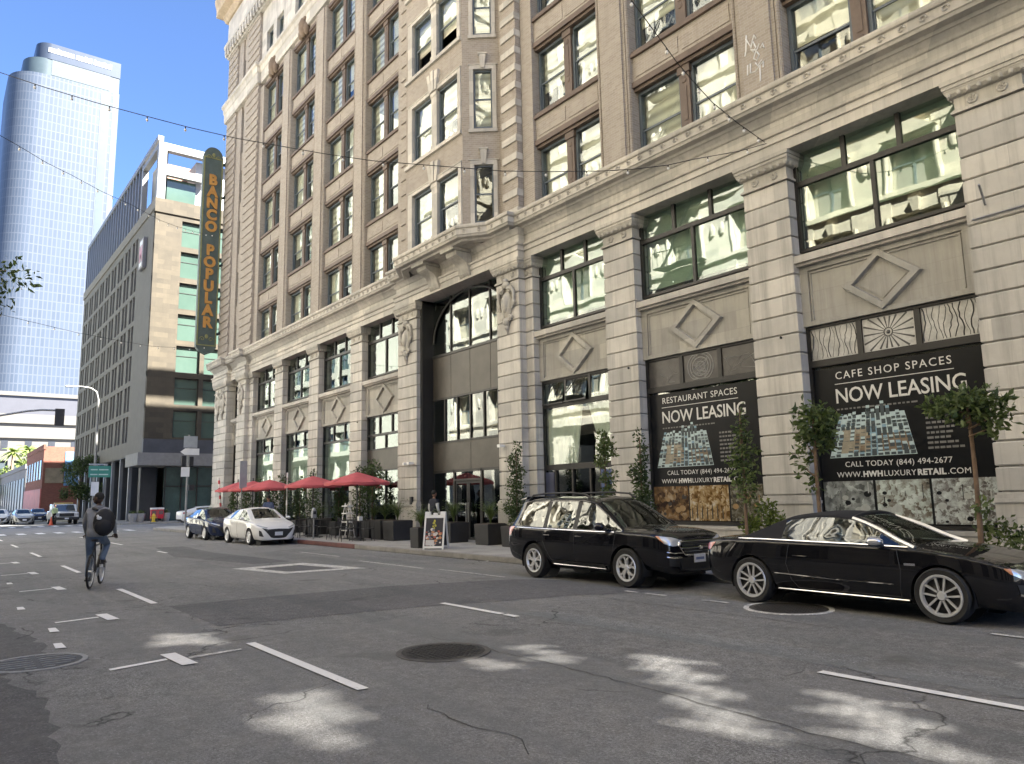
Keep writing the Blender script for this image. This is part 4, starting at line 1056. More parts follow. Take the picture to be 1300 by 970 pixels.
# rooftop: ribbed screen, white frame
mb = MB(); mb.box(X1, -80.3, HY+.3, HY+.5, 29.9, 35.9)
for k in range(23): x = X1 + (X1*-1-80.3)*k/22; mb.box(x-.12, x+.12, HY+.05, HY+.31, 29.9, 35.9)
mb.build('roof_screen', RIB, Hh)
FW = plain('white_frame', (0.22,0.22,0.218), 0.45, 0, 0.04)
mb = MB()
mb.box(HX-.7, HX, HY, HY+.7, 29.9, 35.5); mb.box(HX-.7, HX, HY+.7, 40, 34.8, 35.5); mb.box(-113, HX-.7, HY, HY+.5, 35.91, 36.4)
mb.box(-80.3, HX-.7, HY, HY+.5, 35.0, 35.5); mb.box(HX-.6, HX-.1, HY+.7, 19.4, 32.4, 33.1); mb.box(-80.3,-79.7,HY,HY+.5,29.9,35)
mb.build('white_roof_frame', FW, Hh)
mb = MB(); mb.box(-79.7, HX-.8, HY+.9, HY+1.0, 29.9, 35.0); mb.build('white_roof_wall', FW, Hh)
MB().box(HX-.9, HX-.8, HY+.8, 18.6, 29.9, 32.35).build('roof_glass', H_GRN, Hh)
MB().box(HX-4, HX-.95, 18.6, 40, 29.9, 34.7).build('roof_block', plain('pale_render', (0.3,0.305,0.32), 0.6, 0, 0.08), Hh)
MB().box(HX-9, HX-4.5, 16.5, 30, 33.2, 35.4).build('roof_brick_block', plain('salmon_render', (0.22,0.13,0.095), 0.8, 0, 0.1), Hh)
# base: slate walls, canopy, entrance glass
mb = MB()
mb.box(HX-.5, HX+.03, HY-.03, 45, 6.2, 7.44)
mb.box(X1, -77.3, HY+1.6, HY+2.0, .15, 6.2); mb.box(-77.3,-76.4,HY+.6,HY+2.0,.15,6.2); mb.box(HX-.9,HX-.3,24.5,26.5,.15,6.2); mb.box(HX-.9,HX-.5,26.5,45,.15,6.2)
for k in range(8): x = -80.5-4.2*k; mb.box(x-1.0, x, HY+.5, HY+1.6, .15, 6.2)
mb.build('slate_base', SLATE, Hh)
for k in range(8): MB().box(-79.2-4.2*k-.14, -79.2-4.2*k+.14, HY+.1, HY+.38, .15, 6.2).build('post', RIB, Hh)
MB().box(X1, HX-.5, HY+.05, HY+2, 6.1, 6.19).build('soffit', SLATE, Hh)
MB().box(-77.2, HX+.9, HY-.6, 21.2, 5.05, 6.15).build('canopy', plain('canopy_grey', (0.2,0.195,0.19), 0.6, 0.1, 0.15), Hh)
eg = MB().box(HX-1.3, HX-1.2, HY+2.1, 24.4, .15, 5.0).build('entrance_glass', plain('entrance_dark_glass', (0.05,0.09,0.085), 0.05, 0, 0.5, .5, spec=1.0), Hh)
mb = MB()
for y in (17.2, 18.6, 20.0, 21.4, 22.8, 24.2): mb.box(HX-1.25, HX-1.1, y-.05, y+.05, .15, 5.0)
mb.box(HX-1.25, HX-1.1, HY+2.1, 24.4, 3.2, 3.3); mb.build('frame', BLACKF, eg)
MB().box(X1, HX-.55, HY+1.25, 45, 27.5, 28.5).build('roof', H_GR, Hh)
MB().box(X1, X1+.4, HY+.71, 45, .15, 28.9).build('end_wall', H_GR, Hh); MB().box(X1+.4, HX-1.5, 44, 45, .15, 28.9).build('end_wall', H_GR, Hh)
# hanging M sign
sg = thing('hotel_sign', (-76.8,HY-.05,24.2), 'pink letter M sign on a bracket high on the hotel corner', 'sign')
mb = MB(); mb.box(-77.6,-75.9,HY-.32,HY-.04,23.9,26.9); mb.build('panel', plain('sign_dark', (0.16,0.16,0.17), 0.5), sg)
mb = MB(); mb.box(-77.45,-76.05,HY-.36,HY-.325,24.0,26.8); mb.build('sign_face', plain('sign_grey', (0.45,0.43,0.44), 0.5, 0, 0.2, 3), sg)
text('M', 2.1, (-76.75,HY-.38,24.65), UPR, plain('sign_pink', (0.72,0.32,0.38), 0.4), 'lettering', sg, 'CENTER', 0.75, bold=.06)
MB().box(-77.3,-76.2,HY-.375,HY-.362,26.25,26.65).build('mark', WHITE, sg); MB().box(-77.3,-76.2,HY-.375,HY-.362,24.15,24.5).build('mark', WHITE, sg)

# ------------------------------------------------------------------ glass tower, far off
def tower_mat():
    t = NT('tower_glass'); p = t.pos()
    sp = t.n('ShaderNodeSeparateXYZ'); t.link(p, sp.inputs[0])
    cb = t.n('ShaderNodeCombineXYZ'); t.link(t.math('ADD', sp.outputs[0], sp.outputs[1]), cb.inputs[0]); t.link(sp.outputs[2], cb.inputs[1])
    br = t.n('ShaderNodeTexBrick', Scale=1.0); br.offset = 0.0; t.link(cb.outputs[0], br.inputs['Vector'])
    br.inputs['Color1'].default_value = c3((.036,.048,.069)); br.inputs['Color2'].default_value = c3((.046,.06,.084)); br.inputs['Mortar'].default_value = c3((.07,.081,.102))
    br.inputs['Mortar Size'].default_value = 0.22; br.inputs['Brick Width'].default_value = 1.5; br.inputs['Row Height'].default_value = 3.6
    n = t.noise(p, .05, 4)
    c = t.mix(t.math('MULTIPLY', n, .5), br.outputs['Color'], (.05,.066,.094))
    b = t.bsdf(Roughness=0.4, Metallic=0.0); t.link(c, b.inputs['Base Color']); b.inputs['Specular IOR Level'].default_value = 0.35
    return t.mat
TG = tower_mat()
TG2 = plain('tower_green_glass', (0.042,0.06,0.07), 0.4, 0.0, 0.12, .3)
tw = thing('glass_tower', (-345,33,0), 'tall pale blue glass office tower with a rounded stepped corner', 'building')
def rounded(x0, y0, x1, y1, r, z0, z1, m=0, mb=None):
    """x0 is the near (east) face; the near low-Y corner is rounded"""
    arc = [(x0-r+r*math.cos(a), y0+r-r*math.sin(a)) for a in [R_(k) for k in range(0, 91, 9)]]
    poly = [(x0,y1)] + arc + [(x1,y0),(x1,y1)]
    return mb.prism(poly[::-1], 'z', z0, z1, m)
mb = MB(); rounded(-330, 13.5, -365, 51.4, 11, 0, 170.5, 0, mb); mb.build('shaft', TG, tw, smooth=30)
mb = MB(); rounded(-330.3, 17.8, -362, 51.2, 8, 170.51, 177.5, 0, mb); mb.build('upper_tier', TG2, tw, smooth=30)
mb = MB(); rounded(-330.1, 21.6, -360, 51.4, 5, 177.51, 184.2, 0, mb); mb.build('crown_tier', plain('tower_crown', (0.04,0.052,0.075), 0.35, 0.3, 0.08, .3), tw, smooth=30)
MB().box(-330.0,-329.93,49.2,51.4,0,170.5).build('corner_fin', plain('tower_fin', (0.072,0.086,0.108), 0.4, 0.3, 0.05), tw)
MB().box(-330.0,-329.95,45.2,47.8,0,170).build('green_stripe', TG2, tw); MB().box(-330.0,-329.9,44.8,45.15,0,170).build('pale_rib', MATS['tower_fin'], tw)
MB().box(-330.4,-330.2,27,47.8,171,177.4).build('green_band', TG2, tw)
mb = MB(); rg = random.Random(3); y = 25.5
for k in range(26):
    w = rg.uniform(.45,.8)
    if k in (11, 18): y += .5
    mb.box(-330.1,-329.95,y,y+w,180.3,182.2+rg.choice((0,.4,0))); y += w+.22
mb.build('lettering', plain('sign_white', (0.3,0.31,0.34), 0.5), tw)
# low white civic block and car deck under the tower
wb = thing('white_office_block', (-232,22,0), 'white low office block with tall columns under the glass tower', 'building')
WST = plain('white_render', (0.095,0.09,0.083), 0.8, 0, 0.1, .3)
mb = MB(); mb.box(-250,-232,5,45,0,25.5)
for z in (13.4, 19.2, 23.0): mb.box(-232,-231.4,5,45,z,z+1.1)
for k in range(16): y = 6+2.6*k; mb.box(-232,-231.2,y-.35,y+.35,0,13.4)
mb.build('wall', WST, wb)
for k in range(15):
    y = 6+2.6*k
    MB().box(-231.98,-231.9,y+.45,y+2.15,7.5,13.0).build('window', plain('pale_blue_glass', (0.05,0.062,0.07), 0.2, 0, 0.1), wb)
    if k % 2: MB().box(-231.98,-231.9,y+.5,y+2.0,16,18.6).build('window', plain('grey_window', (0.03,0.033,0.04), 0.3, 0, 0.2), wb)
mb = MB(); mb.box(-262,-251,2,52,25.5,32.5); mb.build('ribbed_upper_storey', plain('lilac_metal', (0.06,0.062,0.075), 0.5, 0.2, 0.06, .5), wb)
mb = MB(); mb.box(-262.5,-250.5,2,52,32.5,33.6); mb.build('roof_edge', WST, wb)
# brick building with a painted end, grey industrial building behind it
bb = thing('red_brick_building', (-140,15,0), 'small red brick building with a blue mural beyond the hotel', 'building')
RB = brick_mat('red_brick', (0.20,0.075,0.05), (0.15,0.055,0.04), (0.18,0.12,0.1), .3, .1)
mb = MB(); mb.box(-152,-129,13.3,24,0,10.3); mb.box(-152.1,-128.9,13.2,13.5,9.9,10.6); mb.build('wall', RB, bb)
for k in range(6): MB().box(-150.6+3.6*k,-148.8+3.6*k,13.22,13.29,5.6,8.4).build('window', H_WIN, bb)
MB().box(-152,-129,13.15,13.29,.2,4.2).build('red_shopfront', plain('red_shopfront', (0.36,0.08,0.06), 0.6, 0, 0.3, .6), bb)
MB().box(-128.99,-128.9,16.0,18.2,4.6,9.6).build('mural', plain('blue_mural', (0.10,0.21,0.36), 0.6, 0, 0.6, .8), bb)
MB().box(-128.99,-128.9,13.6,15.9,5.0,7.2).build('mural', plain('sand_mural', (0.22,0.175,0.11), 0.7, 0, 0.4, .8), bb)
gb = thing('grey_warehouse', (-185,15,0), 'long pale grey building between the palm and the brick building', 'building')
mb = MB(); mb.box(-222,-156,13.6,26,0,8.6); mb.box(-222.2,-155.8,13.4,13.8,8.2,9.0); mb.build('wall', plain('grey_render', (0.12,0.12,0.12), 0.8, 0, 0.15, .3), gb)
for k in range(12): MB().box(-220+5.4*k,-217+5.4*k,13.5,13.59,1,6.6).build('window', plain('grey_window', (0.03,0.033,0.04), 0.3, 0, 0.2), gb)
MB().box(-155.99,-155.9,15.6,19.4,1.0,2.8).build('shop_sign', plain('yellow_sign', (0.55,0.50,0.22), 0.6), gb)

# ------------------------------------------------------------------ across the street: seen in the windows and in the light they throw back; next door: an added sun screen
CREAM = stone_mat('cream_terracotta', (0.72,0.705,0.67), stain=0.15)
YEL = stone_mat('yellow_brick', (0.66,0.62,0.53), stain=0.15)
t_ = NT('mirror_glass'); p_ = t_.pos()
g_ = t_.n('ShaderNodeBsdfGlossy', Roughness=0.03); g_.inputs['Color'].default_value = (0.95,0.9,0.78,1)
d_ = t_.n('ShaderNodeBsdfDiffuse'); d_.inputs['Color'].default_value = (0.34,0.33,0.29,1)
m_ = t_.n('ShaderNodeMixShader'); m_.inputs[0].default_value = 0.3; t_.link(d_.outputs[0], m_.inputs[1]); t_.link(g_.outputs[0], m_.inputs[2]); t_.link(m_.outputs[0], t_.out.inputs[0])
OPPG = t_.mat
IRONB = plain('fire_escape_iron', (0.03,0.03,0.03), 0.6)
YO = -5.0
def opposite(name, x0, x1, h, m, label, floor=3.9, bay=4.6, ww=2.4, wm=None, first=8.0, pedi=True):
    root = thing(name, ((x0+x1)/2, YO, .15), label, 'building')
    wm = wm or OPPG; mb = MB(); mb.box(x0, x1, YO-14, YO-.5, .14, h)
    nb = int((x1-x0)/bay); nf = int((h-first-2)/floor); bw = (x1-x0)/nb
    for k in range(nb+1):
        x = x0+bw*k; hw = (bw-ww)/2; mb.box(max(x0,x-hw), min(x1,x+hw), YO-.5, YO, .14, h)
    z = first
    mb.box(x0, x1, YO-.49, YO-.06, 6.2, first)
    for f in range(nf): mb.box(x0, x1, YO-.49, YO-.06, first+floor*f+2.5, first+floor*(f+1)-.02)
    mb.box(x0, x1, YO-.4, YO+.35, 6.6, 7.1); mb.box(x0, x1, YO-.4, YO+.25, 11.3, 11.6)
    mb.box(x0-.2, x1+.2, YO-.4, YO+1.0, h-1.0, h); mb.box(x0-.1, x1+.1, YO-.4, YO+.5, h-2.0, h-1.01)
    if pedi:
        for k in range(nb):
            xc = x0+bw*(k+.5)
            for zz in (first+2.55, first+floor*2+2.55):
                mb.prism([(xc-ww*.62,zz),(xc+ww*.62,zz),(xc,zz+.95)] if k % 2 else [(xc+ww*.62*math.cos(R_(a)),zz+.85*math.sin(R_(a))) for a in range(0,181,30)], 'y', YO-.1, YO+.35)
    if pedi:
        for f in range(nf):
            zz = first+floor*f
            mb.box(x0, x1, YO-.1, YO+.14, zz-.35, zz-.12)
            for k in range(nb):
                xc = x0+bw*(k+.5)
                for s in (-1,1):
                    mb.cyl((xc+s*ww*.58,YO+.02,zz-.1),(xc+s*ww*.58,YO+.02,zz+2.45),.14,.12,8)
                    if f % 2 == 0: mb.ball((xc+s*ww*.9,YO+.05,zz+1.6),(.2,.12,.45),8)
                mb.hexa([(xc-.16,YO-.1,zz+2.5),(xc+.16,YO-.1,zz+2.5),(xc+.16,YO+.1,zz+2.5),(xc-.16,YO+.1,zz+2.5),(xc-.24,YO-.1,zz+3.1),(xc+.24,YO-.1,zz+3.1),(xc+.24,YO+.2,zz+3.1),(xc-.24,YO+.2,zz+3.1)])
                if f in (9,):
                    for q in range(9): mb.cyl((xc-ww*.55+q*ww*1.1/8,YO+.5,zz-.1),(xc-ww*.55+q*ww*1.1/8,YO+.5,zz+.75),.05,n=5)
                    mb.box(xc-ww*.65,xc+ww*.65,YO,YO+.6,zz-.25,zz-.1); mb.box(xc-ww*.65,xc+ww*.65,YO+.4,YO+.6,zz+.75,zz+.9)
    mb.build('wall', m, root)
    if pedi:
        for q in range(3):
            fe = MB(); xb = x0+bw*(2.5+q*3)
            if xb > x1-4: continue
            for f in range(nf-1):
                zz = first+floor*f; fe.box(xb-1.7,xb+1.7,YO+.15,YO+1.1,zz-.1,zz-.04)
                for j in range(10): fe.tube([(xb-1.7+j*.378,YO+1.08,zz-.05),(xb-1.7+j*.378,YO+1.08,zz+.95)],.02,4)
                fe.tube([(xb-1.7,YO+1.08,zz+.95),(xb+1.7,YO+1.08,zz+.95)],.03,4); fe.tube([(xb-1.5,YO+.6,zz-.05),(xb+1.4,YO+.6,zz+floor-.1)],.06,4); fe.tube([(xb-1.3,YO+.9,zz-.05),(xb+1.6,YO+.9,zz+floor-.1)],.06,4)
            fe.build('fire_escape', IRONB, root)
    for k in range(nb):
        xc = x0+bw*(k+.5)
        for f in range(nf):
            a = MB(); a.box(xc-ww/2, xc+ww/2, YO-.45, YO-.42, first+floor*f, first+floor*f+2.5); a.box(xc-.06,xc+.06,YO-.42,YO-.36,first+floor*f,first+floor*f+2.5,1); a.box(xc-ww/2,xc+ww/2,YO-.42,YO-.36,first+floor*f+1.2,first+floor*f+1.3,1)
            a.build('window', [wm, FRAME], root)
        MB().box(xc-bw*.4, xc+bw*.4, YO-.44, YO-.41, .5, 5.9).build('shop_window', H_WIN, root)
    return root
opposite('cream_office_building', -57, -22, 44, CREAM, 'cream ornamented office building mirrored in the storefront glass')
opposite('yellow_brick_building', -22, 34, 46, YEL, 'yellow brick office building mirrored in the nearest windows', 3.8, 4.3, 2.2, first=8.6)
opposite('green_glass_building', -150, -74, 46, plain('white_concrete', (0.42,0.42,0.38), 0.7, 0, 0.08, .4), 'white and green glass building mirrored in the far storefronts', 3.2, 3.4, 2.9, H_GRN, 6.8, False)
nb_ = thing('added_sun_screen', (32,15.5,.15), 'unseen added block with a pierced screen that shades the street and lets sun patches through', 'building')  # added out of view to shade the street and shape its sun patches
mb = MB(); mb.box(6.601,60,16.2,40,.146,9.5); mb.build('wall', BRICK, nb_)
SUN_SCREEN = plain('sun_screen_surface', (0.60,0.58,0.54), 0.85, 0, 0.15, 0.5)
ct, tz = 1/math.tan(R_(SUN_AZ)), math.tan(R_(SUN_EL))/math.sin(R_(SUN_AZ))
sun_patches = [[(-7.0,2.87),(-5.92,2.83),(-4.98,2.32),(-6.0,2.24)], [(-10.7,2.45),(-10.5,3.05),(-9.7,2.9),(-9.9,2.35)], [(-7.5,5.65),(-7.1,5.8),(-6.0,5.35),(-6.2,5.1)],  # outlines of the sun patches wanted on the road
        [(-5.8,6.1),(-5.3,6.2),(-4.1,5.4),(-4.3,5.15),(-5.2,5.6)], [(-4.5,5.15),(-4.0,5.2),(-3.2,4.65),(-3.6,4.5)], [(-3.8,6.1),(-3.2,6.1),(-2.2,5.2),(-2.6,4.95)], [(-4.6,8.75),(-4.2,8.85),(-2.7,8.6),(-2.8,8.35),(-3.9,8.5)], [(-6.9,4.75),(-6.5,4.8),(-6.1,4.55),(-6.4,4.45)]]
holes = [[(x+(15.5-y)*ct, (15.5-y)*tz) for x, y in g] for g in sun_patches]  # screen openings that throw those patches, carried back along the sun direction
def inside(px, pz, poly):
    c = False; n = len(poly)
    for i in range(n):
        (x1,z1),(x2,z2) = poly[i], poly[(i+1)%n]
        if (z1>pz) != (z2>pz) and px < (x2-x1)*(pz-z1)/(z2-z1)+x1: c = not c
    return c
mb = MB(); cs = .06; x0, z0 = 6.6, 9.5; nx, nz = 290, 350
for i in range(nx):
    run = 0
    for j in range(nz+1):
        px, pz = x0+cs*(i+.5), z0+cs*(j+.5)
        op = j == nz or ((i+2*j) % 6 == 0 and any(inside(px+.10*math.sin(pz*7)+.06*math.sin(pz*17+px*5), pz+.12*math.sin(px*6)+.07*math.sin(px*15), h) for h in holes))
        if op:
            if j > run: mb.quad((x0+cs*i,15.5,z0+cs*run),(x0+cs*(i+1),15.5,z0+cs*run),(x0+cs*(i+1),15.5,z0+cs*j),(x0+cs*i,15.5,z0+cs*j))
            run = j+1
mb.quad((x0+cs*nx,15.5,9.5),(60,15.5,9.5),(60,15.5,46),(x0+cs*nx,15.5,46)); mb.quad((x0,15.5,z0+cs*nz),(x0+cs*nx,15.5,z0+cs*nz),(x0+cs*nx,15.5,46),(x0,15.5,46))
mb.box(6.601,60,15.45,16.2,.146,9.49); mb.box(6.601,6.7,15.52,46,9.5,46)
mb.build('pierced_screen', SUN_SCREEN, nb_)
# ------------------------------------------------------------------ cars
def car_paint(name, col, metallic=0.0, rough=0.25):
    t = NT(name); b = t.bsdf(Roughness=rough, Metallic=metallic); b.inputs['Base Color'].default_value = c3(col)
    b.inputs['Coat Weight'].default_value = 1.0; b.inputs['Coat Roughness'].default_value = 0.02; b.inputs['Specular IOR Level'].default_value = 0.0
    p = t.obj(); t.link(t.bump(t.noise(p, 1.6, 2), 0.01, 0.05), b.inputs['Coat Normal'])
    MATS[name] = t.mat; return t.mat
P_BLACK = car_paint('black_car_paint', (0.010,0.010,0.012)); P_NAVY = car_paint('blue_black_car_paint', (0.008,0.009,0.018))
P_WHITE = car_paint('white_car_paint', (0.78,0.78,0.77), 0, 0.3); P_SILVER = car_paint('silver_car_paint', (0.42,0.42,0.40), 0.3)
P_DKBLUE = car_paint('dark_blue_car_paint', (0.02,0.03,0.07))
CHROME = plain('chrome', (0.75,0.75,0.76), 0.12, 1.0, 0.02)
ALLOY = plain('alloy_rim', (0.74,0.75,0.76), 0.25, 0.5, 0.05)
RIMDK = plain('dark_rim_barrel', (0.04,0.04,0.042), 0.5, 0.4, 0.1)
TYRE = plain('tyre_rubber', (0.022,0.022,0.023), 0.85, 0, 0.2, 12)
CARGL = glass_mat('car_glass', 0.06, (0.30,0.34,0.32), 0.0, 0.012, 1.2)
CARGL_T = glass_mat('tinted_car_glass', 0.13, (0.08,0.09,0.085), 0.0, 0.012, 1.6)
CABIN = plain('cabin_trim', (0.025,0.025,0.027), 0.8, 0, 0.2)
LENS = plain('headlamp_lens', (0.62,0.65,0.68), 0.08, 0.35, 0.12, 6, coat=1.0)
TAIL = plain('tail_lamp_red', (0.42,0.02,0.025), 0.15, 0, 0.15, coat=1.0)
AMBER = plain('amber_lens', (0.60,0.24,0.10), 0.2, 0, 0.1, coat=1.0)
PLATE = plain('licence_plate', (0.70,0.72,0.76), 0.45, 0, 0.12, 20)
FABRIC = plain('black_fabric', (0.012,0.012,0.014), 0.9, 0, 0.2, 8, 0.2)
TRIMB = plain('black_trim', (0.02,0.02,0.021), 0.55, 0, 0.15)

def wheel(parent, x, y, r, w, side, style, local=True):
    """side -1: the face looks towards -y"""
    mt = MB(); rr = r*.70 if style != 'five_double' else r*.76
    prof = [(rr,-w/2+.01),(r*.93,-w/2),(r*.985,-w/2+.03),(r,-w/2+.06),(r,w/2-.06),(r*.985,w/2-.03),(r*.93,w/2),(rr,w/2-.01),(rr-.01,0),(rr,-w/2+.01)]
    mt.lathe(prof, (x,y,r), 36, 'y')
    wh = mt.build('wheel', TYRE, parent, smooth=40, local=local)
    f = y + side*(w/2-.012)
    mr = MB(); mr.lathe([(rr+.005,f-side*.005-y),(rr-.005,f+side*.012-y),(rr-.03,f+side*.008-y),(rr-.045,f-side*.03-y)], (x,y,r), 36, 'y')
    def spoke(a, r0, r1, w0, w1, d0, d1, th=.03):
        ca, sa = math.cos(a), math.sin(a); P = []
        for dy in (0, 1):
            for (rad, ww, dep) in ((r0,w0,d0),(r1,w1,d1)):
                for s in (-1,1):
                    yy = f - side*(dep + th*dy); P.append((x+ca*rad-sa*ww*s, yy, r+sa*rad+ca*ww*s))
        mr.add(P, [(0,1,3,2),(4,6,7,5),(0,4,5,1),(2,3,7,6),(0,2,6,4),(1,5,7,3)])
    if style == 'five_double':
        for k in range(5):
            a = math.pi/2 + k*2*math.pi/5
            for s in (-1,1): spoke(a+s*.30*0, .05, rr-.03, .02, .018, .012, .015) if False else None
            for s in (-1,1):
                a0 = a + s*.16; ca, sa = math.cos(a), math.sin(a)
                P = []
                for dy in (0,1):
                    for (rad, off, ww, dep) in ((.055, s*.026, .011,.008),(rr-.02, s*.060, .013,.0)):
                        for t in (-1,1):
                            o = off + ww*t; P.append((x+ca*rad-sa*o, f-side*(dep+.03*dy), r+sa*rad+ca*o))
                mr.add(P, [(0,1,3,2),(4,6,7,5),(0,4,5,1),(2,3,7,6),(0,2,6,4),(1,5,7,3)])
    elif style == 'five_y':
        for k in range(5):
            a = math.pi/2 + k*2*math.pi/5
            spoke(a, .05, rr*.62, .032, .036, .01, .004)
            spoke(a+.0, rr*.58, rr*.62, .036, .05, .004, .004)
            for s in (-1,1):
                ca, sa = math.cos(a), math.sin(a); P = []
                for dy in (0,1):
                    for (rad, off, ww) in ((rr*.56, s*.012, .022),(rr-.02, s*.085, .02)):
                        for t in (-1,1):
                            o = off + ww*t; P.append((x+ca*rad-sa*o, f-side*(.002+.03*dy), r+sa*rad+ca*o))
                mr.add(P, [(0,1,3,2),(4,6,7,5),(0,4,5,1),(2,3,7,6),(0,2,6,4),(1,5,7,3)])
    else:
        for k in range(7): spoke(math.pi/2 + k*2*math.pi/7, .04, rr-.02, .03, .045, .0, .006)
    mr.lathe([(0,f+side*.004-y),(.05,f+side*.002-y),(.062,f-side*.02-y)], (x,y,r), 14, 'y')
    mr.build('rim', ALLOY, wh, smooth=30, local=local)
    md = MB(); md.lathe([(0,f-side*.055-y),(rr-.02,f-side*.06-y),(rr-.01,f-side*.005-y)], (x,y,r), 28, 'y'); md.lathe([(.06,f-side*.045-y),(r*.42,f-side*.05-y)], (x,y,r), 24, 'y')
    md.build('barrel', RIMDK, wh, smooth=30, local=local)
    return wh

def loft_body(S, arches, sub=3):
    """S: stations from rear to front, each a dict; returns evaluated mesh arrays with a tag for every face.
    ring points: 0 bottom centre,1 bottom edge,2 rocker,3 mid,4 shoulder,5 belt,6 glass top,7 rail,8 inner rail,9 top centre"""
    verts = []; faces = []; tags = []; n = 10
    for s in S:
        w, x = s['w'], s['x']; zb, zs, zh = s['zb'], s['zs'], s['zh']
        ws = s.get('ws', w*.97); zm = s.get('zm', zb+(zs-zb)*.58)
        R = [(0,zb),(w*.84,zb),(w*.955,zb+.09),(w,zm),(ws,zs)]
        if s['t'] == 'hood': R += [(ws*.93,zs+(zh-zs)*.38),(ws*.80,zs+(zh-zs)*.62),(ws*.66,zs+(zh-zs)*.80),(ws*.52,zs+(zh-zs)*.90),(0,zh)]
        else:
            wt, zt = s['wt'], s['zt']; b5 = (s.get('wb', ws-.035), zs+.02)
            g = s.get('g', .055)
            R += [b5,(wt+(b5[0]-wt)*g*1.0, zt-(zt-b5[1])*g),(wt,zt),(wt-.10,zt+(zh-zt)*.45),(0,zh)]
        verts += [(x,-y,z) for y, z in R]
    ns = len(S)
    for i in range(ns-1):
        for j in range(n-1):
            faces.append((i*n+j, i*n+j+1, (i+1)*n+j+1, (i+1)*n+j)); tags.append((i, j))
    me = bpy.data.meshes.new('loft'); bm = bmesh.new()
    vl = [bm.verts.new(v) for v in verts]; lay = bm.faces.layers.int.new('tag'); cl = bm.edges.layers.float.new('crease_edge')
    for f, t in zip(faces, tags):
        fc = bm.faces.new([vl[k] for k in f][::-1]); fc[lay] = t[0]*16+t[1]
    for i in (0, ns-1):
        fc = bm.faces.new([vl[i*n+j] for j in range(n)][::(1 if i else -1)]); fc[lay] = 900+i
    for i in range(ns-1):                                   # creases along the shoulder, belt, glass top
        for j, c in ((4,.45),(5,.75),(6,.75),(7,.3),(1,.4)):
            e = bm.edges.get((vl[i*n+j], vl[(i+1)*n+j]))
            if e: e[cl] = c
    for i in range(ns):
        c = S[i].get('cr', 0)
        for j in range(n-1):
            e = bm.edges.get((vl[i*n+j], vl[i*n+j+1]))
            if e: e[cl] = max(c if j >= 5 else c*.3, .6 if i in (0, ns-1) else 0)
    geom = bm.verts[:]+bm.edges[:]+bm.faces[:]
    bmesh.ops.mirror(bm, geom=geom, matrix=Matrix(), merge_dist=1e-4, axis='Y')
    bmesh.ops.recalc_face_normals(bm, faces=bm.faces)
    bm.to_mesh(me); bm.free()
    ob = bpy.data.objects.new('loft_tmp', me); COL.objects.link(ob)
    md = ob.modifiers.new('s', 'SUBSURF'); md.levels = sub; md.render_levels = sub
    dg = bpy.context.evaluated_depsgraph_get(); ev = bpy.data.meshes.new_from_object(ob.evaluated_get(dg))
    bpy.data.objects.remove(ob)
    bm = bmesh.new(); bm.from_mesh(ev); bpy.data.meshes.remove(ev)
    lay = bm.faces.layers.int.get('tag')
    # wheel arches: clear the faces inside each circle and pull the rim onto it
    for (ax, az, ar) in arches:
        kill = []
        for f in bm.faces:
            c = f.calc_center_median()
            if abs(c.y) > .48 and (c.x-ax)**2+(c.z-az)**2 < (ar)**2 and c.z < az+ar: kill.append(f)
        bmesh.ops.delete(bm, geom=kill, context='FACES')
        for v in bm.verts:
            if abs(v.co.y) > .40 and any(e.is_boundary for e in v.link_edges):
                d = math.hypot(v.co.x-ax, v.co.z-az)
                if .55*ar < d < 1.25*ar and v.co.z > az-ar*.75:
                    v.co.x = ax+(v.co.x-ax)*ar/d; v.co.z = az+(v.co.z-az)*ar/d
    be = [e for e in bm.edges if e.is_boundary]
    ret = bmesh.ops.extrude_edge_only(bm, edges=be)
    for v in [g for g in ret['geom'] if isinstance(g, bmesh.types.BMVert)]: v.co.y *= .82
    for f in [g for g in ret['geom'] if isinstance(g, bmesh.types.BMFace)]: f[lay] = 999
    V = [v.co.copy() for v in bm.verts]; bm.verts.index_update()
    F = [([v.index for v in f.verts], f[lay]) for f in bm.faces]
    bm.free()
    return V, F

def split(V, F, groups, parent, default):
    """groups: list of (name, material, test(tag, centre)); the rest becomes the body"""
    out = {}
    for vs, t in F:
        c = sum((V[i] for i in vs), Vector())/len(vs); key = 'body'
        for name, m, test in groups:
            if test(t, c): key = name; break
        out.setdefault(key, []).append(vs)
    objs = {}
    for key, fl in out.items():
        used = {}; mb = MB()
        for vs in fl:
            mb.f.append(tuple(used.setdefault(i, len(used)) for i in vs)); mb.m.append(0)
        mb.v = [None]*len(used)
        for i, k in used.items(): mb.v[k] = tuple(V[i])
        m = default if key == 'body' else [g[1] for g in groups if g[0] == key][0]
        objs[key] = mb.build(key.split('#')[0], m, parent, smooth=50, local=True)
    return objs

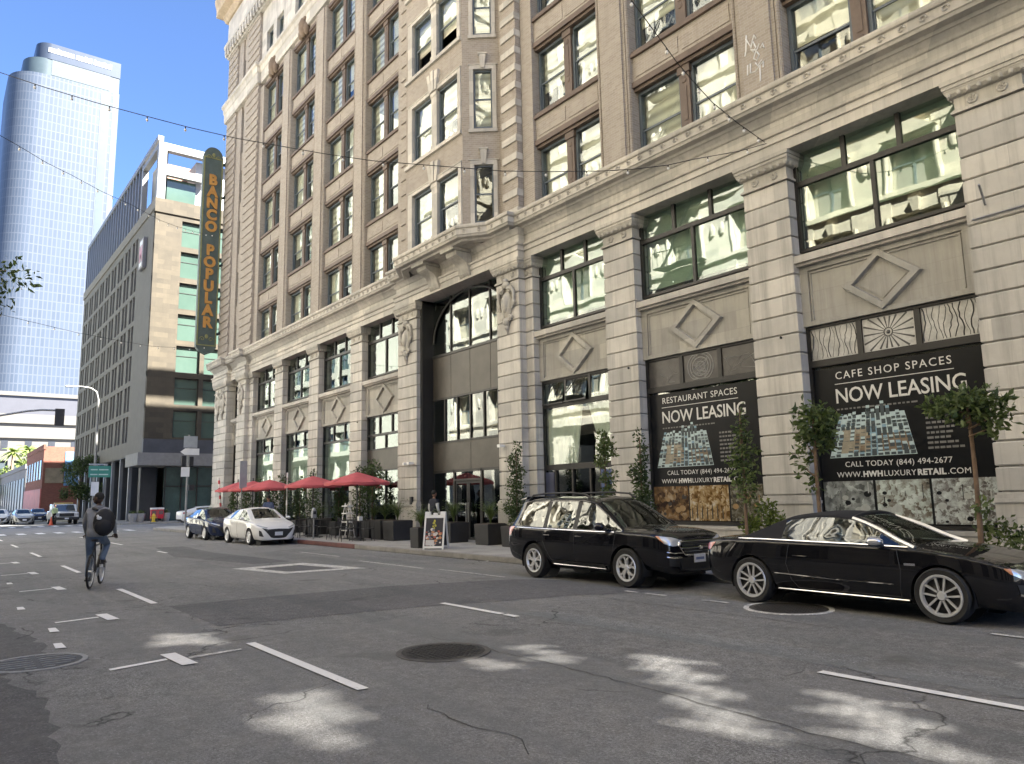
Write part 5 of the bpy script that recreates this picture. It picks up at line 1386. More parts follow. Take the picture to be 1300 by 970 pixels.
class Skin:
    """lays lamps, seams and trim onto a finished body by casting rays at it"""
    def __init__(s, V, F): s.b = BVHTree.FromPolygons(V, [f for f, t in F])
    def hit(s, view, u, z, off):
        if view == 'side': o, d = Vector((u,-4,z)), Vector((0,1,0))
        elif view == 'front': o, d = Vector((5,u,z)), Vector((-1,0,0))
        elif view == 'rear': o, d = Vector((-5,u,z)), Vector((1,0,0))
        elif view == 'top': o, d = Vector((u,z,4)), Vector((0,0,-1))
        else: k = .7071; o, d = Vector((k*u+4*k, k*u-4*k, z)), Vector((-k,k,0))     # 'diag': from the near front corner
        p, nr, i, ds = s.b.ray_cast(o, d)
        if p is None: return None
        if nr.dot(d) > 0: nr = -nr
        return p + nr*off
    def patch(s, mb, view, top, bot, nu=14, nv=5, off=.006, mirror=False, m=0):
        def at(L, t):
            q = t*(len(L)-1); i = min(int(q), len(L)-2); f = q-i
            return (L[i][0]*(1-f)+L[i+1][0]*f, L[i][1]*(1-f)+L[i+1][1]*f)
        P = {}
        for i in range(nu+1):
            a, b = at(top, i/nu), at(bot, i/nu)
            for j in range(nv+1):
                f = j/nv; h = s.hit(view, a[0]*(1-f)+b[0]*f, a[1]*(1-f)+b[1]*f, off)
                P[i,j] = h
        vs = []; ix = {}
        for k, p in P.items():
            if p is not None: ix[k] = len(vs); vs.append(tuple(p))
        fs = [(ix[i,j],ix[i+1,j],ix[i+1,j+1],ix[i,j+1]) for i in range(nu) for j in range(nv) if all(q in ix for q in ((i,j),(i+1,j),(i+1,j+1),(i,j+1)))]
        mb.add(vs, fs, m)
        if mirror: mb.add([(x,-y,z) for x,y,z in vs], [f[::-1] for f in fs], m)
        return mb
    def line(s, mb, view, pts, r=.005, off=.0, k=10, mirror=False, m=0):
        P = []
        for (a, b) in zip(pts, pts[1:]):
            for i in range(k+1):
                f = i/k; h = s.hit(view, a[0]*(1-f)+b[0]*f, a[1]*(1-f)+b[1]*f, off)
                if h is not None and (not P or (h-P[-1]).length > 1e-4): P.append(h)
        if len(P) > 1:
            mb.tube(P, r, 5, m)
            if mirror: mb.tube([(p.x,-p.y,p.z) for p in P], r, 5, m)
        return mb

def finish_car(root, S, spec):
    V, F = loft_body(S, [(ax, spec['r']+.0, spec['r']*spec.get('arch',1.13)) for ax in spec['axles']], spec.get('sub', 3))
    rear_i, roof_r, roof_f, cowl = spec['idx']                 # station numbers: rear glass base, roof rear, roof front, cowl
    gl = spec['glass']
    def tag_of(t): return divmod(t, 16)
    groups = []
    def ws(t, c): i, j = tag_of(t); return t < 900 and roof_f <= i < cowl and j == 8
    def rg(t, c): i, j = tag_of(t); return t < 900 and rear_i <= i < roof_r and j == 8
    groups.append(('windscreen', CARGL, ws)); 
    if spec.get('rear_glass', True): groups.append(('rear_window', gl, rg))
    for k, (a, b) in enumerate(spec['panes']):
        for s in (-1, 1):
            groups.append((f'side_window#{k}{s}', spec.get('pane_mats', {}).get(k, gl), (lambda a, b, s: lambda t, c: t < 900 and a <= tag_of(t)[0] < b and tag_of(t)[1] == 5 and c.y*s > 0)(a, b, s)))
    if spec.get('soft_top'):
        a, b = spec['soft_top']
        groups.append(('soft_top', FABRIC, lambda t, c: t < 900 and a <= tag_of(t)[0] < b and tag_of(t)[1] >= 5))
    if 'pillars' in spec:
        groups.append(('window_pillar', TRIMB, lambda t, c: t < 900 and tag_of(t)[0] in spec['pillars'] and tag_of(t)[1] == 5))
    groups.append(('under_trim', TRIMB, lambda t, c: t == 999 or (t < 900 and tag_of(t)[1] == 0)))
    objs = split(V, F, groups, root, spec['paint'])
    body = objs['body']
    sk = Skin(V, F)
    # dark wells and cabin so that nothing shows through
    mb = MB()
    L0, L1 = S[0]['x']+.35, S[-1]['x']-.25; W = max(s['w'] for s in S)
    for ax in spec['axles']:
        for s in (-1,1):
            rr = spec['r']*spec.get('arch',1.13)
            mb.lathe([(rr, 0),(rr,.26)] if s > 0 else [(rr,-.26),(rr,0)], (ax, s*(W*.82-.13*(1)), spec['r']), 24, 'y', a0=-.35, a1=math.pi+.35)
            mb.lathe([(0,0),(rr,0)], (ax, s*(W*.82-.27), spec['r']), 24, 'y')
    mb.box(L0, L1, -W*.55, W*.55, .20, .34); mb.build('underbody', TRIMB, root, local=True)
    mb = MB(); zs = spec['seat_z']; a, b = spec['cabin']
    mb.box(a, b, -W*.80, W*.80, .34, zs-.22)
    for (sx, n) in spec['seats']:
        for sy in ((-.36,.36) if n == 2 else (-.42,0,.42)):
            mb.box(sx-.10, sx+.06, sy-.24, sy+.24, zs-.25, zs+.16); mb.box(sx-.08, sx+.03, sy-.13, sy+.13, zs+.18, zs+.34)
    mb.box(b-.25, b+.02, -W*.78, W*.78, zs-.25, zs-.02)
    mb.tube([(b-.42+.06*math.sin(q), .36+.18*math.cos(q), zs-.02+.18*math.sin(q)) for q in [k*math.pi/8 for k in range(17)]], .015, 6)
    mb.build('cabin', CABIN, root, local=True)
    for i, ax in enumerate(spec['axles']):
        for s in (-1,1): wheel(root, ax, s*(spec['track']), spec['r'], spec['tw'], s, spec['rim'])
    return body, sk

def mirror_unit(root, x, y, z, m_shell, m_glass, sz=(.13,.10,.075), stalk=True):
    for s in (-1,1):
        mb = MB(); mb.ball((x, s*(y+.09), z), (sz[0],sz[1],sz[2]), 14)
        for i, v in enumerate(mb.v):
            if v[0] < x-.045: mb.v[i] = (x-.045, v[1], v[2])
        o = mb.build('wing_mirror', m_shell, root, smooth=50, local=True)
        if stalk:
            MB().tube([(x+.05,s*(y-.06),z-.07),(x+.02,s*(y+.04),z-.05)], .022, 6).build('mirror_arm', TRIMB, o, local=True)

# --- black estate car (tall, five doors)
def build_suv():
    root = thing('estate_car', (0,0,0), 'black tall estate car with tan reflections in its side windows, parked behind the convertible', 'car', 'cars parked along the kerb')
    T = lambda x, zb, w, zs, zh, wt, zt, **k: dict(x=x, t='cab', zb=zb, w=w, zs=zs, zh=zh, wt=wt, zt=zt, **k)
    Hd = lambda x, zb, w, zs, zh, **k: dict(x=x, t='hood', zb=zb, w=w, zs=zs, zh=zh, **k)
    S = [Hd(-2.30,.48,.66,.92,1.0), Hd(-2.26,.38,.80,.98,1.07,cr=.3), T(-2.20,.34,.845,1.02,1.13,.70,1.10,wb=.80),      # 0,1,2
         T(-1.92,.30,.880,1.02,1.635,.60,1.55,wb=.825,cr=.5), T(-1.82,.28,.888,1.02,1.65,.605,1.565,wb=.83,cr=.6),                                   # 3,4
         T(-1.02,.27,.895,1.00,1.675,.625,1.59,wb=.84,cr=.7), T(-.93,.27,.895,1.00,1.678,.627,1.59,wb=.84,cr=.7),               # 5,6
         T(-.10,.27,.895,.99,1.675,.63,1.585,wb=.845,cr=.7), T(-.0,.27,.895,.985,1.67,.63,1.58,wb=.845,cr=.7),                  # 7,8
         T(.34,.27,.895,.98,1.62,.645,1.535,wb=.845,cr=.3),                                                                    # 9 roof front
         T(.72,.27,.893,.975,1.40,.70,1.32,wb=.84,g=.07), T(1.02,.27,.892,.97,1.20,.76,1.13,wb=.835,g=.1), T(1.20,.28,.890,.965,1.085,.80,1.02,wb=.83,cr=.5,g=.15), # 10,11,12 cowl
         Hd(1.38,.30,.888,.95,1.065), Hd(1.70,.32,.880,.945,1.055), Hd(1.98,.31,.862,.92,1.03), Hd(2.15,.28,.82,.87,.985,cr=.3), Hd(2.235,.27,.73,.80,.92,cr=.5), Hd(2.27,.30,.62,.74,.85)]
    spec = dict(axles=(-1.32,1.32), r=.350, track=.77, tw=.225, rim='five_y', arch=1.16, idx=(2,3,9,12), glass=CARGL_T, panes=[(4,5),(6,7),(8,12)], pane_mats={}, paint=P_BLACK, pillars=(5,7),
                seat_z=1.0, cabin=(-1.9,1.1), seats=((.15,2),(-.75,3)), sub=3)
    body, sk = finish_car(root, S, spec)
    mb = MB(); sk.patch(mb,'diag',[(.86,.93),(1.12,.90),(1.30,.845)],[(.98,.80),(1.12,.755),(1.27,.765)],16,6,.008)
    for p in [v for v in list(mb.v)]: pass
    n = len(mb.v); fs = list(mb.f); mb.add([(x,-y,z) for x,y,z in mb.v[:n]], [f[::-1] for f in fs]); 
    hl = MB(); hl.v = mb.v[:n]; hl.f = fs; hl.m = [0]*len(fs); hl.build('headlight', LENS, root, smooth=60, local=True)
    hr = MB(); hr.v = [(x,-y,z) for x,y,z in mb.v[:n]]; hr.f = [f[::-1] for f in fs]; hr.m = [0]*len(fs); hr.build('headlight', LENS, root, smooth=60, local=True)
    mb = MB(); sk.patch(mb,'diag',[(.84,.925),(.90,.92)],[(.95,.83),(.99,.80)],3,4,.011); mb.build('indicator', AMBER, root, smooth=60, local=True)
    g = MB(); sk.patch(g,'front',[(-.47,.80),(0,.815),(.47,.80)],[(-.36,.615),(0,.60),(.36,.615)],18,8,.010); gr = g.build('grille', TRIMB, root, smooth=60, local=True)
    c = MB()
    for pts in ([(-.50,.825),(0,.835),(.50,.825)],[(-.50,.825),(-.54,.77),(-.37,.595),(0,.585),(.37,.595),(.54,.77),(.50,.825)],[(-.46,.715),(.46,.715)]): sk.line(c,'front',pts,.014,.012)
    for z in (.655,.765): sk.line(c,'front',[(-.44,z),(.44,z)],.005,.014)
    c.ball((2.335,0,.715),(.012,.07,.035),10); c.build('grille_trim', CHROME, gr, local=True)
    lg = MB(); sk.patch(lg,'front',[(-.52,.55),(0,.55),(.52,.55)],[(-.46,.36),(0,.35),(.46,.36)],14,5,.008); lg.build('lower_grille', TRIMB, root, local=True)
    fl = MB(); sk.patch(fl,'diag',[(1.06,.60),(1.26,.585)],[(1.06,.42),(1.24,.40)],6,4,.009,True); build_sides(fl, 'fog_lamp_housing', TRIMB, root)
    fc = MB(); sk.line(fc,'diag',[(1.02,.575),(1.14,.555),(1.28,.555)],.012,.014,8,True); sk.line(fc,'diag',[(1.02,.655),(1.16,.635),(1.30,.635)],.009,.012,8,True); build_sides(fc, 'fog_lamp_trim', CHROME, root)
    h = sk.hit('front',-.0,.50,.03)
    MB().box(h.x-.004,h.x+.006,-.155+.0,.155,.455,.60).build('licence_plate', PLATE, root, local=True)
    mb = MB(); mb.box(h.x+.0065,h.x+.008,-.11,.11,.50,.545); mb.build('plate_mark', plain('plate_blue', (0.16,0.22,0.42), 0.5, 0, 0.5, 40), root, local=True)
    mb = MB(); sk.patch(mb,'side',[(-2.22,1.02),(-1.98,1.03)],[(-2.24,.84),(-2.12,.86)],6,6,.008,True); build_sides(mb, 'tail_light', TAIL, root, 60)
    mb = MB(); sk.patch(mb,'side',[(-2.24,.835),(-2.14,.855)],[(-2.25,.62),(-2.21,.66)],3,5,.008,True); build_sides(mb, 'tail_reflector', LENS, root, 60)
    s = MB()
    for pts in ([(-.05,.98),(-.06,.60),(-.03,.36)],[(-.98,.98),(-1.0,.75),(-.92,.60),(-.80,.42),(-.74,.36)],[(1.08,.96),(1.02,.70),(.98,.36)],[(-.74,.36),(.98,.36)]): sk.line(s,'side',pts,.006,-.001,10,True)
    sk.line(s,'front',[(-.66,.83),(-.5,.86),(0,.87),(.5,.86),(.66,.83)],.005,0)
    build_sides(s, 'door_seam', BLACKP, body)
    t = MB(); sk.line(t,'side',[(-1.95,1.018),(-1.0,1.0),(0,.985),(1.05,.972)],.011,.006,12,True); build_sides(t, 'window_trim', CHROME, root)
    t = MB(); sk.line(t,'side',[(-.92,.32),(.92,.30)],.018,.012,10,True); build_sides(t, 'sill_trim', CHROME, root)
    t = MB(); sk.patch(t,'side',[(-.95,.40),(.95,.38)],[(-.95,.30),(.95,.29)],10,3,.012,True); build_sides(t, 'sill_cladding', TRIMB, root)
    for x in (-.86,.10):
        for sgn in (-1,1):
            p = sk.hit('side',x,.87,.022); MB().box(p.x-.10,p.x+.10,sgn*abs(p.y)-.012,sgn*abs(p.y)+.012,.858,.888).build('door_handle', P_BLACK, root, bevel=.008, local=True)
    for sgn in (-1,1):
        pts = [(-1.72,sgn*.60,1.60),(-1.60,sgn*.60,1.685),(-1.2,sgn*.615,1.715),(-.4,sgn*.625,1.72),(.05,sgn*.625,1.685),(.22,sgn*.625,1.60)]
        MB().tube(pts, .022, 6).build('roof_rail', TRIMB, root, smooth=50, local=True)
    mirror_unit(root, .78, .90, 1.08, P_NAVY, CHROME)
    # spoiler over the rear window
    MB().hexa([(-2.10,-.58,1.585),(-1.85,-.60,1.60),(-1.85,.60,1.60),(-2.10,.58,1.585),(-2.10,-.56,1.615),(-1.85,-.58,1.665),(-1.85,.58,1.665),(-2.10,.56,1.615)]).build('spoiler', P_BLACK, root, bevel=.015, local=True)
    return root

# --- black convertible with its soft top up
def build_convertible():
    root = thing('convertible', (0,0,0), 'black convertible with its black soft top up, nearest car at the kerb', 'car', 'cars parked along the kerb')
    T = lambda x, zb, w, zs, zh, wt, zt, **k: dict(x=x, t='cab', zb=zb, w=w, zs=zs, zh=zh, wt=wt, zt=zt, **k)
    Hd = lambda x, zb, w, zs, zh, **k: dict(x=x, t='hood', zb=zb, w=w, zs=zs, zh=zh, **k)
    S = [Hd(-2.34,.40,.62,.80,.86), Hd(-2.30,.33,.76,.86,.93,cr=.3), Hd(-2.16,.27,.85,.90,.97,ws=.80), Hd(-1.85,.24,.905,.925,.985,ws=.84),         # 0-3
         T(-1.55,.22,.920,.930,1.00,.74,.985,wb=.80,cr=.3), T(-1.10,.20,.925,.925,1.24,.63,1.17,wb=.82,cr=.4,g=.07), T(-.88,.19,.925,.92,1.325,.60,1.25,wb=.83,cr=.5),   # 4,5,6
         T(-.38,.185,.922,.915,1.378,.585,1.305,wb=.832,cr=.4), T(-.10,.185,.92,.910,1.375,.585,1.302,wb=.832,cr=.3), T(.20,.185,.918,.905,1.335,.60,1.265,wb=.83,cr=.5),         # 7,8,9 roof front
         T(.52,.185,.915,.90,1.205,.66,1.135,wb=.825,g=.075), T(.82,.185,.914,.893,1.055,.72,.99,wb=.82,g=.1), T(1.02,.19,.912,.885,.955,.77,.915,wb=.81,cr=.4,g=.2), # 10,11,12 cowl
         Hd(1.25,.20,.912,.865,.93), Hd(1.60,.21,.905,.825,.885), Hd(1.90,.20,.875,.765,.82), Hd(2.10,.18,.80,.70,.755,cr=.2), Hd(2.21,.18,.68,.63,.69,cr=.4), Hd(2.26,.21,.54,.57,.62)]
    spec = dict(axles=(-1.375,1.375), r=.340, track=.80, tw=.245, rim='five_double', arch=1.10, idx=(4,6,9,12), glass=CARGL, panes=[(6,9),(9,12)], paint=P_BLACK,
                soft_top=(4,9), seat_z=.80, cabin=(-1.3,.95), seats=((.0,2),(-.75,2)), rear_glass=False, sub=3)
    # keep glass tests ahead of the soft top
    body, sk = finish_car(root, S, spec)
    # headlights
    d = MB(); sk.patch(d,'diag',[(.90,.70),(1.06,.685),(1.24,.645)],[(.96,.64),(1.10,.575),(1.25,.545)],16,6,.008)
    for s in (1,-1):
        h = MB(); h.v = [(x,y*s,z) for x,y,z in d.v]; h.f = [f[::s] for f in d.f]; h.m = [0]*len(d.f); h.build('headlight', LENS, root, smooth=60, local=True)
    a = MB(); sk.patch(a,'diag',[(.90,.70),(.975,.695)],[(.96,.64),(.99,.625)],4,4,.011); a.build('indicator', AMBER, root, smooth=60, local=True)
    a = MB(); sk.patch(a,'diag',[(1.02,.52),(1.26,.49)],[(1.05,.40),(1.26,.37)],8,4,.010,True); build_sides(a, 'bumper_intake', TRIMB, root)
    a = MB(); sk.line(a,'diag',[(1.04,.40),(1.12,.385),(1.28,.36)],.013,.014,8,True); sk.line(a,'diag',[(1.10,.47),(1.26,.455)],.012,.015,6,True); build_sides(a, 'intake_trim', CHROME, root)
    g = MB(); sk.patch(g,'front',[(-.42,.60),(.42,.60)],[(-.34,.30),(.34,.30)],12,8,.010); g.build('grille', TRIMB, root, local=True)
    c = MB(); sk.line(c,'front',[(-.44,.61),(.44,.61),(.36,.29),(-.36,.29),(-.44,.61)],.012,.012); c.build('grille_trim', CHROME, root, local=True)
    mb = MB(); sk.patch(mb,'side',[(-2.28,.86),(-2.06,.88)],[(-2.30,.74),(-2.18,.76)],6,5,.008,True); build_sides(mb, 'tail_light', TAIL, root, 60)
    mb = MB(); sk.patch(mb,'side',[(-2.29,.735),(-2.22,.74)],[(-2.30,.60),(-2.26,.60)],3,4,.008,True); build_sides(mb, 'tail_reflector', LENS, root, 60)
    s = MB()
    for pts in ([(-.70,.90),(-.76,.62),(-.70,.40),(-.60,.28)],[(.86,.89),(.90,.62),(.86,.28)],[(-.60,.28),(.86,.28)],[(1.0,.88),(1.28,.862),(1.7,.80),(2.0,.73)]): sk.line(s,'side',pts,.005,-.001,12,True)
    build_sides(s, 'door_seam', BLACKP, body)
    t = MB(); sk.line(t,'side',[(-1.62,.945),(-1.1,.945),(-.4,.935),(.3,.925),(.98,.905)],.013,.006,14,True); build_sides(t, 'belt_trim', CHROME, root)
    # bright windscreen pillars
    for s_ in (-1,1):
        pts = [(.16,s_*.600,1.268),(.36,s_*.635,1.205),(.54,s_*.668,1.132),(.84,s_*.735,.985),(1.06,s_*.80,.905)]
        MB().tube(pts, [.030,.030,.032,.034,.030], 6).build('windscreen_pillar', plain('satin_aluminium', (0.60,0.61,0.63), 0.3, 0.8, 0.05), root, smooth=50, local=True)
    MB().tube([(.16,y,1.268+.075*(1-(y/.6)**2)) for y in [-.6+.1*k for k in range(13)]], .026, 6).build('windscreen_header', TRIMB, root, smooth=50, local=True)
    t = MB(); sk.line(t,'side',[(-.95,.255),(.95,.245)],.010,.012,10,True); build_sides(t, 'sill_trim', CHROME, root)
    t = MB(); sk.line(t,'side',[(-1.0,.47),(0,.435),(.80,.43)],.014,-.004,10,True); build_sides(t, 'door_crease', P_BLACK, body)
    p = sk.hit('side',-.52,.73,.02); MB().box(p.x-.11,p.x+.11,p.y-.012,p.y+.012,.72,.745).build('door_handle', P_BLACK, root, bevel=.008, local=True)
    p = sk.hit('side',1.02,.70,.004); MB().box(p.x-.07,p.x+.07,p.y-.003,p.y+.003,.685,.715).build('badge', CHROME, root, local=True)
    mirror_unit(root, .62, .90, .985, plain('satin_mirror', (0.66,0.67,0.70), 0.22, 0.7, 0.03), CHROME, (.13,.105,.065))
    return root

# --- saloon with a fastback roof, used for the white and the darker cars beyond
def build_saloon(paint, label, front='black', group='cars parked along the kerb', detail=True):
    root = thing('saloon_car', (0,0,0), label, 'car', group)
    T = lambda x, zb, w, zs, zh, wt, zt, **k: dict(x=x, t='cab', zb=zb, w=w, zs=zs, zh=zh, wt=wt, zt=zt, **k)
    Hd = lambda x, zb, w, zs, zh, **k: dict(x=x, t='hood', zb=zb, w=w, zs=zs, zh=zh, **k)
    S = [Hd(-2.28,.45,.58,.92,1.0), Hd(-2.24,.36,.74,.97,1.06,cr=.3), T(-2.12,.28,.81,1.0,1.10,.66,1.07,wb=.74), T(-1.55,.22,.86,.99,1.30,.58,1.22,wb=.79,cr=.3),
         T(-1.15,.20,.875,.98,1.39,.565,1.31,wb=.80,cr=.5), T(-.85,.20,.88,.97,1.44,.57,1.355,wb=.80,cr=.6), T(-.10,.19,.88,.95,1.475,.575,1.385,wb=.805,cr=.6), T(.0,.19,.88,.945,1.472,.575,1.383,wb=.805,cr=.6),
         T(.30,.19,.88,.935,1.43,.59,1.345,wb=.80,cr=.3), T(.72,.19,.878,.915,1.23,.66,1.15,wb=.79,g=.08), T(1.12,.20,.875,.89,1.02,.73,.97,wb=.775,cr=.4,g=.15),
         Hd(1.35,.21,.87,.865,.975), Hd(1.70,.21,.85,.81,.91), Hd(2.0,.19,.80,.73,.82), Hd(2.2,.18,.68,.62,.71,cr=.3), Hd(2.30,.20,.50,.54,.60)]
    spec = dict(axles=(-1.33,1.37), r=.320, track=.76, tw=.205, rim='seven', arch=1.12, idx=(2,4,8,10), glass=CARGL_T, panes=[(4,5),(5,6),(7,10)], paint=paint, pillars=(6,),
                seat_z=.92, cabin=(-1.5,1.0), seats=((.0,2),(-.8,3)), sub=2)
    body, sk = finish_car(root, S, spec)
    d = MB(); sk.patch(d,'diag',[(.78,.79),(1.05,.735),(1.28,.675)],[(.92,.735),(1.10,.68),(1.27,.635)],12,4,.008)
    for s in (1,-1):
        h = MB(); h.v = [(x,y*s,z) for x,y,z in d.v]; h.f = [f[::s] for f in d.f]; h.m = [0]*len(d.f); h.build('headlight', LENS, root, smooth=60, local=True)
    g = MB(); sk.patch(g,'front',[(-.62,.66),(-.4,.60),(0,.62),(.4,.60),(.62,.66)],[(-.30,.30),(-.2,.27),(0,.26),(.2,.27),(.30,.30)],16,7,.010); g.build('grille', TRIMB, root, smooth=60, local=True)
    c = MB(); sk.patch(c,'diag',[(1.0,.58),(1.10,.54)],[(1.02,.36),(1.20,.33)],4,5,.010,True); build_sides(c, 'fog_lamp_housing', TRIMB, root)
    h = sk.hit('front',0,.42,.03); MB().box(h.x-.004,h.x+.006,-.155,.155,.37,.51).build('licence_plate', PLATE, root, local=True)
    s = MB()
    for pts in ([(-.05,.95),(-.06,.55),(-.03,.28)],[(-.86,.96),(-.9,.7),(-.78,.45),(-.7,.28)],[(1.0,.89),(.98,.6),(.92,.28)]): sk.line(s,'side',pts,.006,-.001,8,True)
    build_sides(s, 'door_seam', BLACKP, body)
    for x in (-.75,.15):
        p = sk.hit('side',x,.84,.02); MB().box(p.x-.09,p.x+.09,p.y-.012,p.y+.012,.828,.855).build('door_handle', paint, root, local=True)
    mb = MB(); sk.patch(mb,'side',[(-2.2,1.0),(-1.9,.98)],[(-2.2,.85),(-2.0,.88)],5,4,.008,True); build_sides(mb, 'tail_light', TAIL, root)
    mirror_unit(root, .80, .86, 1.02, paint, CHROME, (.11,.09,.065))
    return root
def put(o, x, y, rz=0.0): o.location = (x, y, 0.004); o.rotation_euler = (0,0,R_(rz)); return o
CARY = 11.02
suv = put(build_suv(), -11.20, CARY); conv = put(build_convertible(), -5.82, CARY-.02)
wsal = put(build_saloon(P_WHITE, 'white fastback saloon with black grille parked before the red umbrellas'), -31.6, CARY)
d2 = put(build_saloon(P_DKBLUE, 'dark blue saloon parked behind the white fastback'), -37.6, CARY)
for o in subtree(d2):
    if o.name.startswith(('grille','fog_lamp')): pass
# its bonnet and bumper are dark blue
me = [o for o in subtree(d2) if o.name.split('.')[0] == 'body'][0].data
me.materials.append(P_DKBLUE)
for p in me.polygons:
    if p.center.x > 1.45: p.material_index = 1
def recolour(o, old, new):
    for c in subtree(o):
        if c.type == 'MESH' and old in [m for m in c.data.materials]:
            c.data = c.data.copy()
            for i, m in enumerate(c.data.materials):
                if m == old: c.data.materials[i] = new
w3 = put(copy_tree(wsal), -64.0, 18.2, 95); w3['label'] = 'white car in the side street, half hidden behind the dark blue saloon'
# cars waiting beyond the crossing
def build_pickup(paint, label):
    root = thing('utility_truck', (0,0,0), label, 'truck', 'vehicles waiting beyond the crossing')
    mb = MB(); prof = [(-2.6,.45),(2.55,.45),(2.65,.75),(2.6,1.08),(1.35,1.18),(.75,1.80),(-.75,1.86),(-.95,1.22),(-2.6,1.20)]
    mb.prism([(x,z) for x,z in prof], 'y', -.98, .98); mb.build('body', paint, root, bevel=.08, local=True)
    MB().hexa([(1.30,-.84,1.19),(1.37,-.84,1.19),(1.37,.84,1.19),(1.30,.84,1.19),(.76,-.74,1.76),(.82,-.74,1.76),(.82,.74,1.76),(.76,.74,1.76)]).build('windscreen', CARGL_T, root, local=True)
    for s in (-1,1):
        MB().prism([(-.7,1.25),(1.1,1.22),(.68,1.74),(-.65,1.78)],'y',s*.99-.006,s*.99+.006).build('side_window', CARGL_T, root, local=True)
        MB().box(2.60,2.67,s*.78-.16,s*.78+.16,.80,1.02).build('headlight', LENS, root, local=True)
    MB().box(2.62,2.70,-.58,.58,.72,1.02).build('grille', TRIMB, root, local=True); MB().box(2.56,2.78,-.98,.98,.42,.66).build('bumper', TRIMB, root, bevel=.03, local=True)
    MB().box(2.785,2.79,-.16,.16,.48,.62).build('licence_plate', PLATE, root, local=True)
    mb = MB(); mb.box(-.2,.3,-.75,.75,1.88,1.96); mb.build('light_bar', plain('beacon_amber', (0.65,0.48,0.18), 0.3, 0, 0.2), root, local=True)
    for ax in (-1.7,1.65):
        for s in (-1,1): wheel(root, ax, s*.85, .40, .26, s, 'seven')
    return root
put(build_pickup(P_WHITE, 'white utility truck with an amber light bar beside the traffic cone'), -82.2, 10.3, 0)
fs = put(build_saloon(P_SILVER, 'silver car at the head of the waiting line, left of the truck', group='vehicles waiting beyond the crossing'), -87.5, 7.6, 0)
f2 = put(copy_tree(wsal), -92.0, 5.9, 0); f2['label'] = 'white car at the left end of the waiting line'; f2['group'] = 'vehicles waiting beyond the crossing'
f3 = put(copy_tree(fs), -101, 10.2, 0); f3['label'] = 'dark blue car seen between the silver car and the truck'; recolour(f3, P_SILVER, P_DKBLUE)
f4 = put(copy_tree(wsal), -100, 6.6, 0); f4['label'] = 'white car behind the silver car in the waiting line'; f4['group'] = 'vehicles waiting beyond the crossing'
w3['group'] = 'cars parked along the kerb'
# orange bus crossing far down the street
bus = thing('city_bus', (-228,16.5,0), 'orange and white city bus crossing far down the street', 'bus')
OR = plain('orange_paint', (0.38,0.12,0.015), 0.35, 0, 0.08)
mb = MB(); mb.box(-229.3,-226.7,10,23,.45,2.2); mb.build('body', OR, bus, bevel=.12)
MB().box(-229.2,-226.8,10.1,22.9,2.21,3.1).build('roof', WHITE, bus, bevel=.15)
for y in (11.2,13.4,15.6,17.8,20.0): MB().box(-226.69,-226.66,y,y+1.9,1.2,2.0).build('window', H_WIN, bus)
for y in (12.5,20.5):
    for x in (-228.8,-227.0): MB().lathe([(0,-.15),(.48,-.15),(.48,.15),(0,.15)],(x,y,.48),16,'x').build('wheel', TYRE, bus)
# ------------------------------------------------------------------ the vertical bank sign on the corner
SGN = plain('sign_green', (0.085,0.115,0.105), 0.5, 0.2, 0.25, 1.5); SGD = plain('sign_dark_green', (0.04,0.06,0.055), 0.5, 0.2, 0.2)
GOLD = plain('gold_letters', (0.52,0.27,0.07), 0.4, 0.3, 0.15); OLIVE = plain('olive_gilding', (0.24,0.24,0.10), 0.5, 0.3, 0.2)
s_ = thing('bank_sign', (-52.9,14.45,12), 'tall dark green vertical sign with gold letters reading BANCO POPULAR', 'sign')
y0, y1, z0, z1 = 13.78, 15.12, 12.2, 25.95; ym = (y0+y1)/2
out = [(y0,z0),(y0+.2,z0-.28),(ym,z0-.5),(y1-.2,z0-.28),(y1,z0),(y1,z1)] + [(ym+.67*math.cos(R_(a))*(1 if 1 else 1)*.92, z1+.12+.62*math.sin(R_(a))) for a in (25,50,70,90,110,130,155)] + [(y0,z1)]
MB().prism(out, 'x', -53.2, -52.85).build('case', SGN, s_)
mb = MB()
for y in (y0+.03, y1-.10): mb.box(-52.85,-52.80,y,y+.07,z0+.1,z1-.05)
mb.box(-52.85,-52.80,y0+.1,y1-.1,z0+.1,z0+.17); mb.box(-52.85,-52.80,y0+.1,y1-.1,z1-.12,z1-.05)
mb.build('border', OLIVE, s_)
for i, ch in enumerate('BANCO POPULAR'):
    if ch != ' ': text(ch, 1.02, (-52.84, ym, 24.25-.858*i-.36), (R_(90),0,R_(90)), GOLD, 'letter', s_, 'CENTER', .95, extrude=.07, bold=.05)
mb = MB()
for zc, d in ((25.9,1),(12.75,-1)):
    for s in (-1,1): mb.tube([(-52.82, ym+s*(.28+.18*(1-k/12)*math.cos(k*.7)), zc+d*.25*0+.18*(1-k/12)*math.sin(k*.7)) for k in range(11)], .025, 5)
    mb.ball((-52.83, ym, zc+.2), (.03,.12,.16), 8)
mb.build('scrollwork', OLIVE, s_)
for z in (25.6,23.1,20.6,18.1,15.7,13.2):
    mb = MB(); mb.tube([(-53.0,y1-.05,z),(-53.0,15.25,z+.02),(-53.0,15.42,z+.25)], .10, 6); mb.build('bracket', SGD, s_)

